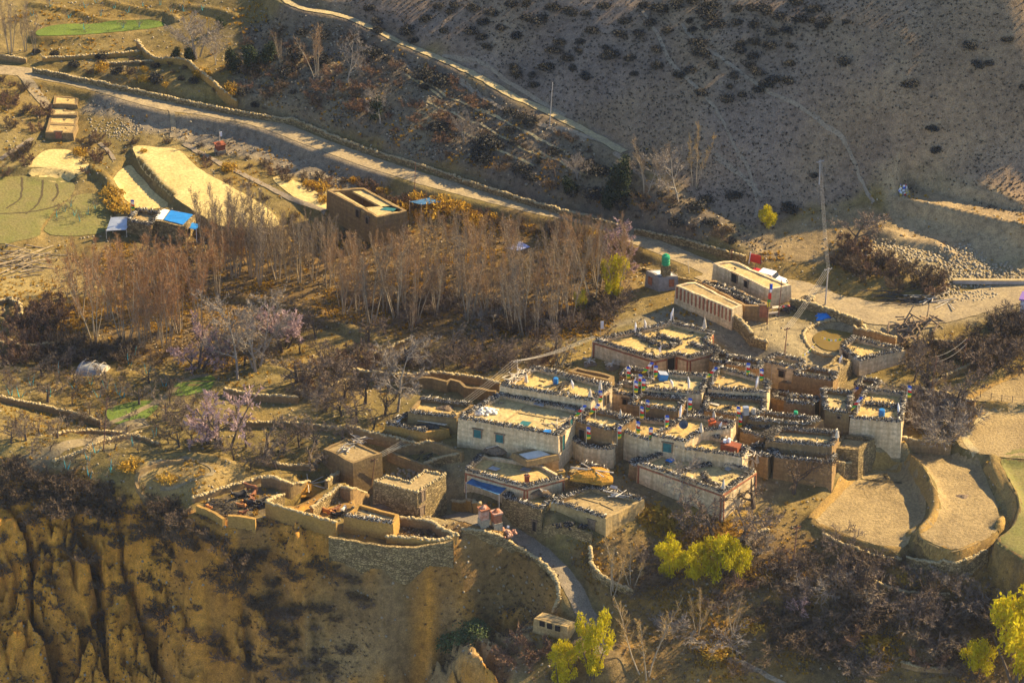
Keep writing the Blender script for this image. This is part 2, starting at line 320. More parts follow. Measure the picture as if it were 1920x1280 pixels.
def earth(name, c1, c2, scale=.6, fine=5.0, rough=.95, bmp=.05, stone=None, stone_scale=3.0, streak=None, c3=None):
    """earthy surface: two tones mixed by broad noise, fine mottling, optional masonry or vertical weather streaks"""
    m, n, l, b = NT(name); p = pos(n); b.inputs['Roughness'].default_value = rough
    n1 = tex(n, l, 'noise', scale, p, Detail=5.0, Roughness=.6); n2 = tex(n, l, 'noise', fine, p, Detail=4.0, Roughness=.65)
    r1 = ramp(n, l, n1.outputs[0], [(.36, c1), (.64, c2)]); r2 = ramp(n, l, n2.outputs[0], [(.28, grey(.62)), (.72, grey(1.3))])
    c = mixc(n, l, r1.outputs[0], r2.outputs[0], 1.0, 'MULTIPLY')
    if c3:
        n3 = tex(n, l, 'noise', scale * 2.7, p, Detail=3.0); r3 = ramp(n, l, n3.outputs[0], [(.56, grey(0)), (.7, grey(1))])
        c = mixc(n, l, c, c3, r3.outputs[0])
    h = n2.outputs[0]
    if streak:
        mp = n.new('ShaderNodeMapping'); l.new(p, mp.inputs[0]); mp.inputs['Scale'].default_value = (1.6, 1.6, .12)
        n4 = tex(n, l, 'noise', 1.6, mp.outputs[0], Detail=4.0); r4 = ramp(n, l, n4.outputs[0], [(.42, grey(0)), (.68, grey(.75))])
        c = mixc(n, l, c, streak, r4.outputs[0])
        sp = n.new('ShaderNodeSeparateXYZ'); l.new(p, sp.inputs[0])
        wv = n.new('ShaderNodeMath'); wv.operation = 'SINE'; ml = n.new('ShaderNodeMath'); ml.operation = 'MULTIPLY'; ml.inputs[1].default_value = 9.0
        l.new(sp.outputs[2], ml.inputs[0]); l.new(ml.outputs[0], wv.inputs[0])
        r5 = ramp(n, l, wv.outputs[0], [(.0, grey(.86)), (.25, grey(1.0))]); c = mixc(n, l, c, r5.outputs[0], .7, 'MULTIPLY')
    if stone:
        mp = n.new('ShaderNodeMapping'); l.new(p, mp.inputs[0]); mp.inputs['Scale'].default_value = (1, 1, 1.7)
        v = tex(n, l, 'voro', stone_scale, mp.outputs[0]); v.feature = 'F1'
        ve = tex(n, l, 'voro', stone_scale, mp.outputs[0]); ve.feature = 'DISTANCE_TO_EDGE'
        hs = n.new('ShaderNodeSeparateColor'); l.new(v.outputs['Color'], hs.inputs[0])
        rs = ramp(n, l, hs.outputs[0], [(0, grey(.55)), (.5, grey(1.0)), (1, grey(1.6))])
        c = mixc(n, l, c, rs.outputs[0], .8, 'MULTIPLY')
        re = ramp(n, l, ve.outputs[0], [(.0, grey(0)), (.1, grey(1))]); c = mixc(n, l, stone, c, re.outputs[0]); h = re.outputs[0]
    l.new(c, b.inputs['Base Color']); bump(n, l, b, h, bmp); return m
def plain(name, c, rough=.7, var=.35, scale=6.0, metal=0.0, spec=.3):
    m, n, l, b = NT(name); p = pos(n); t = tex(n, l, 'noise', scale, p, Detail=3.0)
    r = ramp(n, l, t.outputs[0], [(.3, tuple(x * (1 - var) for x in c)), (.7, tuple(min(x * (1 + var), 1) for x in c))])
    l.new(r.outputs[0], b.inputs['Base Color']); b.inputs['Roughness'].default_value = rough; b.inputs['Metallic'].default_value = metal
    b.inputs['Specular IOR Level'].default_value = spec; return m
def per_object(name, c1, c2, rough=.9, scale=1.2, trans=0.0):
    """plant tissue: tone differs from plant to plant and clump to clump"""
    m, n, l, b = NT(name); oi = n.new('ShaderNodeObjectInfo'); p = pos(n); t = tex(n, l, 'noise', scale, p, Detail=2.0)
    a = n.new('ShaderNodeMath'); a.operation = 'MULTIPLY_ADD'; l.new(oi.outputs['Random'], a.inputs[0]); a.inputs[1].default_value = .45
    s = n.new('ShaderNodeMath'); s.operation = 'MULTIPLY_ADD'; l.new(t.outputs[0], s.inputs[0]); s.inputs[1].default_value = 1.1; s.inputs[2].default_value = -.27
    l.new(s.outputs[0], a.inputs[2]); r = ramp(n, l, a.outputs[0], [(.15, c1), (.85, c2)])
    l.new(r.outputs[0], b.inputs['Base Color']); b.inputs['Roughness'].default_value = rough; b.inputs['Specular IOR Level'].default_value = .1
    if trans > 0:
        tr = n.new('ShaderNodeBsdfTranslucent'); l.new(r.outputs[0], tr.inputs[0]); mx = n.new('ShaderNodeMixShader'); mx.inputs[0].default_value = trans
        l.new(b.outputs[0], mx.inputs[1]); l.new(tr.outputs[0], mx.inputs[2]); l.new(mx.outputs[0], n.get("Material Output").inputs[0])
    return m
# ------------------------------------------------------------------ mesh building
class MB:
    def __init__(s): s.v = []; s.f = []; s.m = []
    def add(s, vs, fs, mi=0):
        o = len(s.v); s.v.extend([tuple(p) for p in vs]); s.f.extend([tuple(i + o for i in f) for f in fs]); s.m.extend([mi] * len(fs)); return s
    def box(s, c, d, rz=0.0, mi=0, rot=None):
        hx, hy, hz_ = d[0] / 2, d[1] / 2, d[2] / 2
        vs = [Vector((x, y, z)) for z in (-hz_, hz_) for x, y in ((-hx, -hy), (hx, -hy), (hx, hy), (-hx, hy))]
        M = rot if rot is not None else Matrix.Rotation(rz, 3, 'Z')
        return s.add([M @ p + Vector(c) for p in vs], [(3, 2, 1, 0), (4, 5, 6, 7), (0, 1, 5, 4), (1, 2, 6, 5), (2, 3, 7, 6), (3, 0, 4, 7)], mi)
    def tube(s, P, rad, n=6, mi=0, cap=True):
        P = [Vector(p) for p in P]; rad = [rad] * len(P) if isinstance(rad, (int, float)) else rad; o = len(s.v)
        for i, p in enumerate(P):
            d = (P[min(i + 1, len(P) - 1)] - P[max(i - 1, 0)]).normalized(); a = d.orthogonal().normalized(); b = d.cross(a)
            for k in range(n): t = 2 * math.pi * k / n; s.v.append(tuple(p + (a * math.cos(t) + b * math.sin(t)) * rad[i]))
        for i in range(len(P) - 1):
            for k in range(n): s.f.append((o + i * n + k, o + i * n + (k + 1) % n, o + (i + 1) * n + (k + 1) % n, o + (i + 1) * n + k)); s.m.append(mi)
        if cap:
            s.f.append(tuple(o + k for k in range(n - 1, -1, -1))); s.f.append(tuple(o + (len(P) - 1) * n + k for k in range(n))); s.m += [mi, mi]
        return s
    def lathe(s, c, prof, n=12, mi=0):
        o = len(s.v)
        for r, z in prof:
            for k in range(n): t = 2 * math.pi * k / n; s.v.append((c[0] + r * math.cos(t), c[1] + r * math.sin(t), c[2] + z))
        for i in range(len(prof) - 1):
            for k in range(n): s.f.append((o + i * n + k, o + i * n + (k + 1) % n, o + (i + 1) * n + (k + 1) % n, o + (i + 1) * n + k)); s.m.append(mi)
        s.f.append(tuple(o + (len(prof) - 1) * n + k for k in range(n))); s.m.append(mi); return s
    def mesh(s, name, mats):
        me = bpy.data.meshes.new(name); me.from_pydata(s.v, [], s.f)
        for m in (mats if isinstance(mats, (list, tuple)) else [mats]): me.materials.append(m)
        if any(s.m): me.polygons.foreach_set('material_index', s.m)
        me.update(); return me
    def build(s, name, mats, parent=None, loc=None):
        return link(name, s.mesh(name, mats), parent, loc)
def link(name, data, parent=None, loc=None):
    o = bpy.data.objects.new(name, data); COL.objects.link(o)
    if parent is not None: o.parent = parent
    if loc is not None: o.location = loc
    return o
def tag(o, label=None, cat=None, group=None, kind=None):
    for k, v in (('label', label), ('category', cat), ('group', group), ('kind', kind)):
        if v: o[k] = v
    return o
def thing(name, label, cat, loc=(0, 0, 0), rz=0, group=None):
    o = bpy.data.objects.new(name, None); COL.objects.link(o); o.empty_display_size = .3
    o.location = Vector(loc); o.rotation_euler = (0, 0, rz); return tag(o, label, cat, group)
def grid_mesh(name, V3, nx, ny, mats, smooth=True):
    me = bpy.data.meshes.new(name); me.vertices.add(len(V3)); me.vertices.foreach_set('co', V3.astype(np.float32).ravel())
    i = np.arange(nx - 1); j = np.arange(ny - 1); I, J = np.meshgrid(i, j); a = (J * nx + I).ravel()
    q = np.stack([a, a + 1, a + nx + 1, a + nx], 1); nf = len(q)
    me.loops.add(nf * 4); me.loops.foreach_set('vertex_index', q.ravel().astype(np.int32)); me.polygons.add(nf)
    me.polygons.foreach_set('loop_start', np.arange(0, nf * 4, 4, dtype=np.int32)); me.polygons.foreach_set('loop_total', np.full(nf, 4, np.int32))
    if smooth: me.polygons.foreach_set('use_smooth', np.ones(nf, bool))
    me.materials.append(mats); me.update(calc_edges=True); return me
def soup(name, verts, nper, mats, mi=None, faces=None):
    """many loose polygons of the same size: verts (k*nper,3)"""
    me = bpy.data.meshes.new(name); k = len(verts) // nper; me.vertices.add(len(verts)); me.vertices.foreach_set('co', np.asarray(verts, np.float32).ravel())
    idx = np.arange(len(verts), dtype=np.int32) if faces is None else np.asarray(faces, np.int32).ravel()
    nf = len(idx) // (nper if faces is None else np.asarray(faces).shape[1]); w = nper if faces is None else np.asarray(faces).shape[1]
    me.loops.add(nf * w); me.loops.foreach_set('vertex_index', idx); me.polygons.add(nf)
    me.polygons.foreach_set('loop_start', np.arange(0, nf * w, w, dtype=np.int32)); me.polygons.foreach_set('loop_total', np.full(nf, w, np.int32))
    for m in (mats if isinstance(mats, (list, tuple)) else [mats]): me.materials.append(m)
    if mi is not None: me.polygons.foreach_set('material_index', np.asarray(mi, np.int32))
    me.update(calc_edges=True); return me

# ------------------------------------------------------------------ ground
gm, n, l, b = NT("dry_ground"); p = pos(n); at_ = n.new('ShaderNodeAttribute'); at_.attribute_name = 'earth_tint'
b.inputs['Roughness'].default_value = .97
t1 = tex(n, l, 'noise', .12, p, Detail=6.0, Roughness=.62); t2 = tex(n, l, 'noise', 1.1, p, Detail=6.0, Roughness=.7); t3 = tex(n, l, 'noise', 6.0, p, Detail=3.0, Roughness=.7)
c = mixc(n, l, at_.outputs['Color'], ramp(n, l, t1.outputs[0], [(.3, (.78, .76, .74)), (.7, (1.2, 1.18, 1.1))]).outputs[0], 1, 'MULTIPLY')
c = mixc(n, l, c, ramp(n, l, t2.outputs[0], [(.3, (.58, .56, .54)), (.5, grey(1.0)), (.72, (1.4, 1.36, 1.25))]).outputs[0], 1, 'MULTIPLY')
c = mixc(n, l, c, ramp(n, l, t3.outputs[0], [(.3, grey(.66)), (.72, grey(1.32))]).outputs[0], 1, 'MULTIPLY')
vo = tex(n, l, 'voro', 2.2, p); st = ramp(n, l, vo.outputs['Distance'], [(.08, grey(1)), (.14, grey(0))])
c = mixc(n, l, c, (.34, .30, .24), mixc(n, l, st.outputs[0], ramp(n, l, t1.outputs[0], [(.5, grey(0)), (.62, grey(.8))]).outputs[0], 1, 'MULTIPLY'))
l.new(c, b.inputs['Base Color']); k1 = bump(n, l, b, t2.outputs[0], .22, .8); bump(n, l, b, t3.outputs[0], .06, .8, k1)

tint = np.empty(X.shape + (3,)); tint[:] = (.205, .145, .046)
def paint(mask, c, k=1.0):
    global tint
    tint = tint * (1 - mask[..., None] * k) + np.array(c) * mask[..., None] * k
nz = sstep(-.25, .35, fbm(X / 11, Y / 11, 101, 4)); nz2 = sstep(-.1, .4, fbm(X / 4, Y / 4, 111, 4)); nz3 = sstep(-.05, .3, fbm(X / 18, Y / 13, 121, 4))
paint(nz, (.155, .125, .048), .8); paint(nz2, (.27, .20, .085), .5)
paint(m_forest, (.150, .095, .038), .85); paint(m_forest * nz2, (.24, .15, .055), .6); paint(m_forest * nz3, (.09, .065, .035), .55)
paint(m_hill, (.225, .165, .115)); paint(m_hill * nz, (.27, .19, .105), .55); paint(m_hill * nz3, (.19, .15, .12), .5)
paint(m_slope, (.19, .15, .095)); paint(m_slope * nz2, (.25, .19, .10), .6); paint(m_slope * nz3, (.13, .10, .075), .6)
paint(m_emb, (.22, .18, .125)); paint(m_emb * nz2, (.26, .21, .14), .5)
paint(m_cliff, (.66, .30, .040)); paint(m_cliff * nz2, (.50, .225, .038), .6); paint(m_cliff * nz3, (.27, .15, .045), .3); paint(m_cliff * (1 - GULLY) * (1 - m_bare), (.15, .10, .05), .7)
paint(m_bare, (.25, .15, .05)); paint(m_bare * nz3, (.17, .11, .045), .6)
paint(m_scrub, (.17, .112, .045)); paint(m_scrub * nz2, (.34, .20, .05), .6); paint(m_scrub * nz3, (.11, .08, .04), .5)
def dab(poly, c, k=1.0, feather=2.0): paint(zone(poly, feather), c, k)
dab("600 1060,740 1040,760 1120,740 1290,560 1290,560 1150", (.20, .15, .07), .7, 3)
dab("630 1150,760 1150,770 1300,620 1300", (.27, .175, .075), .9, 2)
dab("830 1190,960 1165,1010 1200,980 1300,780 1300", (.30, .21, .10), .9, 2)
dab("1190 955,1245 955,1320 980,1400 980,1430 1010,1330 1025,1240 1005", (.42, .24, .045), .9, 1.5)
dab("1400 560,1480 600,1620 600,1760 588,1900 545,1960 600,1800 600,1700 640,1560 700,1400 720,1340 600", (.30, .245, .145), .9, 3)
dab("1160 610,1270 570,1380 610,1470 690,1340 640,1180 600", (.22, .19, .13), .8, 2)
dab("860 850,1060 780,1240 770,1440 700,1700 720,1700 860,1560 900,1400 950,1200 950,1000 1000,830 980,690 1000,680 900", (.24, .185, .095), .9, 3)
dab("1640 420,1960 440,1960 540,1700 520", (.27, .215, .12), .9, 3)
dab("1620 310,1760 320,1960 400,1960 500,1700 470,1640 350", (.33, .245, .14), .9, 3)
dab("1500 620,1620 614,1630 650,1600 670,1530 668", (.30, .23, .12), .9, 1)
dab("255 915,262 870,330 858,460 870,480 900,370 940,300 940", (.30, .215, .085), .8, 1.5)
dab("60 880,130 860,260 810,268 830,160 850,130 885", (.30, .245, .14), .9, 1)
dab("372 950,490 893,548 906,500 930,512 965,430 975", (.115, .085, .05), .8, 1)
dab("1460 980,1240 975,1190 1000,1240 960,1400 950", (.30, .19, .04), .8, 2)
dab("1000 830,0 780,0 850,250 870,700 860", (.155, .122, .043), .6, 4)
dab("1860 860,1960 850,1960 1100,1870 1060", (.22, .155, .06), .8, 2)
dab("1400 440,1500 400,1640 370,1680 440,1560 490,1440 480", (.27, .20, .11), .8, 2)
dab("0 440,60 450,220 540,180 640,0 640", (.2, .145, .05), .6, 3)
dab("-60 470,90 470,180 540,60 560,-60 540", (.36, .28, .12), .5, 3)
dab("1060 1130,1090 1110,1130 1180,1200 1300,1100 1300", (.15, .115, .06), .7, 1.5)
rgba = np.ones((NX * NY, 4), np.float32)
# outside the photograph the same sheet goes on, coarser, to the horizon
def axis(a, lo, hi):
    g = [lo]; s = .8
    while g[-1] > -720: g.append(g[-1] - s); s *= 1.35
    h = [hi]; s = .8
    while h[-1] < 720: h.append(h[-1] + s); s *= 1.35
    return np.concatenate([np.array(g[:0:-1]), a, np.array(h[1:])])
ax = axis(gx, gx[0], gx[-1]); ay = axis(gy, gy[0], gy[-1]); AX, AY = np.meshgrid(ax, ay)
cx_ = np.clip(AX, gx[0], gx[-1]); cy_ = np.clip(AY, gy[0], gy[-1])
AZ = bilin(H, cx_, cy_, GX0, GY0, GS, GS)
dout = np.hypot(AX - cx_, AY - cy_)
AZ = AZ + np.where(AY < gy[0], -40 * (1 - np.exp(-dout / 130)), 120 * (1 - np.exp(-dout / 350))) + fbm(AX / 60, AY / 60, 7, 4) * np.minimum(dout * .25, 22)
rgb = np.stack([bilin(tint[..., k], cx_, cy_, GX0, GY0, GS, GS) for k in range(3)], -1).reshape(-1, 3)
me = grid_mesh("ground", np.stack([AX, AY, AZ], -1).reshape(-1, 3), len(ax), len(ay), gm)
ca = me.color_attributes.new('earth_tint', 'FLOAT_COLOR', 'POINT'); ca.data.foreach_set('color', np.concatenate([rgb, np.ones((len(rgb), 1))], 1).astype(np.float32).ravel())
tag(link("ground", me), kind='structure')
HG = hz
# sheets laid on the ground: roads, paths, fields, water
def sheet(name, outline, m, lift=.05, step=.55, jag=.0, flatz=None):
    P = np.asarray(outline)[:, :2]; o = []
    for i in range(len(P)):
        a, c_ = P[i], P[(i + 1) % len(P)]; k = max(1, int(np.hypot(*(c_ - a)) / step))
        for q in range(k): o.append(a + (c_ - a) * q / k)
    o = np.array(o)
    if jag: o = o + np.stack([fbm(o[:, 0] / 1.1, o[:, 1] / 1.1, 5, 3), fbm(o[:, 0] / 1.1, o[:, 1] / 1.1, 9, 3)], 1) * jag
    xs = np.arange(o[:, 0].min(), o[:, 0].max(), step); ys = np.arange(o[:, 1].min(), o[:, 1].max(), step)
    G = np.stack([q.ravel() for q in np.meshgrid(xs, ys)], 1); G = G[inside(G, o)]
    if len(G):
        d, _ = seg_dist(G, o, True); G = G[d > step * .45]
    allp = np.vstack([o, G]) if len(G) else o; no = len(o)
    vv, _, ff, _, _, _ = delaunay_2d_cdt([Vector(q) for q in allp], [], [list(range(no))], 1, 1e-5)
    vv = np.array([[q.x, q.y] for q in vv]); z = hz(vv[:, 0], vv[:, 1]) + lift if flatz is None else np.full(len(vv), flatz)
    me = bpy.data.meshes.new(name); me.from_pydata(np.column_stack([vv, z]).tolist(), [], [tuple(f) for f in ff]); me.materials.append(m)
    me.polygons.foreach_set('use_smooth', [True] * len(me.polygons))
    if me.polygons and sum(q.normal.z for q in me.polygons) < 0: me.flip_normals()
    return tag(link(name, me), kind='structure')
def ribbon(L, w0, w1=None):
    L = np.asarray(L)[:, :2]; w1 = w0 if w1 is None else w1; T = np.gradient(L, axis=0); T /= np.linalg.norm(T, axis=1)[:, None]; N = np.stack([-T[:, 1], T[:, 0]], 1)
    w = np.linspace(w0, w1, len(L))[:, None] / 2; return np.vstack([L + N * w, (L - N * w)[::-1]])
M_road = earth("road_dust", (.36, .275, .15), (.27, .21, .125), .5, 3.0, bmp=.05)
M_lane = earth("lane_gravel", (.19, .155, .105), (.25, .20, .135), .9, 5.0, bmp=.06)
M_trail = earth("trail_dust", (.46, .36, .17), (.34, .27, .15), .8, 4.0)
M_track = earth("faint_track", (.29, .23, .15), (.25, .195, .13), .8, 4.0)
M_stub = earth("ploughed_field", (.345, .25, .115), (.25, .18, .085), .3, 3.0, bmp=.16)
M_gold = earth("bare_gold_field", (.62, .47, .19), (.50, .37, .14), .3, 2.5, bmp=.05)
M_pasture = earth("winter_pasture", (.17, .16, .045), (.20, .165, .06), .35, 3.0, bmp=.06)
M_wheat = earth("young_wheat", (.135, .185, .03), (.105, .145, .028), .5, 4.0, bmp=.08)
M_yard = earth("trodden_earth", (.27, .21, .115), (.20, .155, .085), .5, 3.0)
M_dark = earth('dark_furrow', (.11, .085, .04), (.08, .06, .03))
sheet("road", ribbon(ROAD, 3.3), M_road, .05, .6, .25)
sheet("village_road", ribbon(ROADB, 6.0, 6.4), M_road, .09, .6, .5)
sheet("lane", ribbon(PATH, 2.8, 2.2), M_lane, .07, .5, .3)
sheet("trail", ribbon(TRAIL, 1.0, 1.5), M_trail, .10, .4, .25)
def trail(q, w, m=None, lift=.08, name="trail"):
    L = smooth_line(gpl(q), 8); return sheet(name, ribbon(L, w), m or M_track, lift, .4, .2)
trail("1205 20,1235 70,1260 120,1300 160,1345 210,1375 270,1400 310,1412 350,1420 385,1415 410", .45)
trail("1280 45,1300 75,1360 115,1420 160,1480 190,1540 230,1580 260,1600 300,1620 350,1640 380", .42)
trail("1150 285,1190 320,1220 350", .5)
trail("830 105,905 120,960 160,1010 190,1060 218", .5); trail("860 150,950 210,1040 245,1100 262", .6)
trail("1040 240,1085 250,1150 275", .5); trail("1430 370,1390 330,1340 290", .5)
trail("35 135,60 165,85 195,95 205", 1.6, M_road); trail("320 205,325 225,323 258", .8, M_road)
trail("345 270,390 295,440 320,500 350,560 378,610 398", .9, M_track, .1); trail("185 268,205 285,214 300", .6)
trail("0 300,30 280,60 260", .8); trail("200 800,240 780,310 745,350 712,392 702", .9, M_yard); trail("258 900,300 868,360 862,400 885,350 905,300 915", .45, M_yard)
trail("1292 1212,1340 1222,1380 1238,1430 1262,1480 1290", .55, M_track); trail("1420 350,1340 300", .4)
for q in ("780 150,860 190,940 225,1010 262", "800 190,880 228,960 268,1030 300", "840 235,920 275,1000 312", "900 205,980 245,1060 285", "1010 285,1060 310,1100 330", "760 140,800 165,830 185"): trail(q, .3, M_trail, .08, "sheep_track")
trail("35 878,90 852,160 828,230 806,275 790", 1.9, M_yard)
trail("905 1230,1000 1175,1040 1160", .6, M_trail)
trail("1830 850,1812 825,1822 800,1850 775,1868 760", 1.0, M_trail)
def field(key, m, shrink=0, jag=.2, name="field"):
    return sheet(name, FIELD[key], m, .06, .7, jag)
for k in ('low_left', 'low_mid', 'stubble', 'upper_right'): field(k, M_stub, name="ploughed_field")
for k in ('gold_long', 'gold_low', 'gold_round', 'gold_strip'): field(k, M_gold, name="bare_field")
for k in ('low_right', 'green_left', 'green_mid'): field(k, M_pasture, name="pasture")
for k in ('wheat_low', 'wheat_up', 'wheat_top'): field(k, M_wheat, name="wheat_field")
for q in ("40 333,42 355,36 375,12 392", "80 336,80 360,70 385,48 402", "106 345,108 365,100 378", "-20 402,40 400,90 392,112 384"): trail(q, .28, M_dark, .09, "field_bund")
for q in ("1612 896,1650 903,1690 906", "1660 888,1664 903"): trail(q, .5, M_dark, .09, "field_bund")
M_bund = earth('grassy_bund', (.36, .225, .065), (.27, .17, .055), .8, 4.0, bmp=.1)
for q, w in (("1522 972,1552 942,1580 912,1608 888,1650 877,1692 874", 1.1), ("1702 858,1722 886,1744 922,1753 950,1740 978,1716 1004", 1.2), ("1716 1004,1740 1024,1790 1038,1840 1022", .8), ("1852 868,1876 905,1896 948,1894 975,1872 992", 1.1), ("1522 976,1570 1002,1640 1028,1690 1032", .8), ("1788 826,1812 796,1848 768,1890 762", 1.0), ("1810 750,1870 718,1930 690", .9)): trail(q, w, M_bund, .11, "grass_bund")
M_water, n, l, b = NT("muddy_pond_water"); p = pos(n); t = tex(n, l, 'noise', .8, p, Detail=2.0)
l.new(ramp(n, l, t.outputs[0], [(.3, (.15, .10, .022)), (.7, (.19, .13, .03))]).outputs[0], b.inputs['Base Color']); b.inputs['Roughness'].default_value = .3; bump(n, l, b, t.outputs[0], .01)
pw = np.array([at(x_, y_, 2.95) for x_, y_ in pts("1525 640,1531 627,1554 619,1586 620,1607 629,1614 642,1602 654,1574 660,1543 656")]); pw[:, 2] = 2.95
pw[:, 2] = 3.1; pl = smooth_loop(pw, 4); sl_, dd = sdist(pl, 2); 
POND_RING = pl
sheet("pond_water", pl, M_water, 0, .6, 0, flatz=3.12)
# ------------------------------------------------------------------ plant materials
BARK_GREY = per_object("pale_grey_bark", (.23, .195, .15), (.34, .295, .23), scale=.8)
BARK_DARK = per_object("dark_bark", (.075, .055, .042), (.13, .10, .075), scale=.8)
BARK_TAN = per_object("tan_bark", (.27, .215, .14), (.37, .30, .20), scale=.8)
TW_RUST = per_object("rust_twigs", (.25, .145, .065), (.34, .215, .105))
TW_RUSTY = per_object("rust_twig_tops", (.27, .135, .05), (.36, .20, .09))
TW_GREY = per_object("grey_brown_twigs", (.17, .125, .08), (.24, .185, .125))
TW_WHITE = per_object("pale_twigs", (.20, .165, .13), (.28, .235, .185))
TW_PURPLE = per_object("purple_grey_twigs", (.14, .10, .075), (.21, .16, .12))
TW_DARK = per_object("dark_twigs", (.095, .066, .042), (.15, .105, .065))
TW_RED = per_object("reddish_scrub_twigs", (.15, .088, .055), (.21, .13, .08))
TW_GOLD = per_object("golden_twigs", (.32, .21, .07), (.40, .27, .10))
BLOSSOM = per_object("pink_blossom", (.36, .245, .24), (.50, .36, .345), trans=.2)
WILLOW = per_object("yellow_green_leaves", (.40, .34, .008), (.60, .49, .015), trans=.3, scale=.9)
JUNIPER = per_object("juniper_green", (.022, .034, .018), (.045, .058, .028), scale=1.5)
MATG = per_object("grey_green_mat", (.06, .085, .03), (.11, .13, .05), scale=1.5)
SAGE = per_object("dark_hill_scrub", (.032, .033, .030), (.062, .056, .045), scale=1.5)
TURQ = plain("turquoise_trunk_paint", (.05, .40, .42), .7, .2, 3)
GRASS = per_object("dry_orange_grass", (.36, .20, .022), (.50, .32, .05), scale=.7, trans=.25)
# ------------------------------------------------------------------ buildings
WHITE = earth("whitewashed_mud", (.60, .455, .255), (.70, .545, .325), .5, 3.0, streak=(.44, .31, .155), bmp=.04)
CREAM = earth("cream_mud", (.50, .36, .16), (.42, .29, .12), .5, 3.5, streak=(.30, .20, .08), bmp=.04)
MUD = earth("mud_brick", (.30, .205, .085), (.24, .16, .07), .6, 4.0, streak=(.20, .135, .065), bmp=.05)
BROWN = earth("brown_mud", (.34, .22, .095), (.26, .165, .075), .6, 4.0, streak=(.20, .13, .06), bmp=.05)
OCHRE = earth("ochre_plaster", (.40, .235, .060), (.33, .195, .055), .5, 4.0, bmp=.04)
STONE = earth("rubble_masonry", (.34, .25, .11), (.26, .185, .085), .6, 4.0, stone=(.09, .065, .03), stone_scale=2.6, bmp=.08)
ROOF = earth("earth_roof", (.57, .405, .155), (.45, .315, .115), .45, 3.0, bmp=.05, c3=(.33, .235, .10))
ROOF2 = earth("worn_earth_roof", (.49, .345, .135), (.37, .255, .10), .6, 3.0, bmp=.05, c3=(.30, .21, .09))
ROOF3 = earth("strawy_earth_roof", (.55, .41, .175), (.43, .325, .15), .5, 2.4, bmp=.06, c3=(.36, .27, .12))
ROOFB = earth("brown_earth_roof", (.38, .28, .13), (.30, .215, .10), .5, 3.0, bmp=.05)
REDP = plain("red_ochre_paint", (.30, .115, .055), .9, .3, 3)
DARK = plain("dark_opening", (.020, .016, .013), .95, .2)
TEAL = plain("teal_paint", (.025, .13, .13), .6, .3, 2)
WOODP = plain("weathered_wood", (.20, .14, .085), .9, .4, 4)
PALEWOOD = plain("bleached_wood", (.52, .45, .34), .9, .3, 3)
STICK = plain("grey_firewood", (.060, .052, .042), .95, .9, 4.5)
STICKEND = plain("cut_wood_ends", (.54, .49, .40), .9, .4, 3.0)
METAL = plain("zinc_sheet", (.42, .45, .48), .45, .15, 1.2, .6)
BLUEP = plain("blue_sheet", (.02, .20, .55), .5, .15, 1.5)
BLUET = plain("blue_tarpaulin", (.045, .13, .25), .7, .35, 1.5)
WHITES = plain("white_sheet", (.72, .70, .62), .6, .12, 1.5)
STRAW = earth("straw_heap", (.50, .25, .035), (.38, .19, .03), 1.2, 6.0, bmp=.15)
CAPS = earth("coping_stones", (.46, .36, .19), (.34, .26, .13), 1.6, 6.0, bmp=.05)
RUBBLE = earth("loose_rubble", (.40, .34, .23), (.26, .21, .14), 1.8, 6.0, bmp=.04)
BRICKRED = plain("red_brick_chimney", (.25, .07, .03), .9, .3, 3)
def area2(P): return sum(P[i][0] * P[(i + 1) % len(P)][1] - P[(i + 1) % len(P)][0] * P[i][1] for i in range(len(P)))
def inset(P, d):
    n_ = len(P); o = []
    for i in range(n_):
        a, b_, c_ = P[i - 1], P[i], P[(i + 1) % n_]; e1 = (b_ - a) / np.linalg.norm(b_ - a); e2 = (c_ - b_) / np.linalg.norm(c_ - b_)
        n1 = np.array([-e1[1], e1[0]]); n2 = np.array([-e2[1], e2[0]]); m = n1 + n2; m /= max(np.linalg.norm(m), .2); k = d / max(m @ n1, .35)
        o.append(b_ + m * k)
    return np.array(o)
BOXF = [(3, 2, 1, 0), (4, 5, 6, 7), (0, 1, 5, 4), (1, 2, 6, 5), (2, 3, 7, 6), (3, 0, 4, 7)]
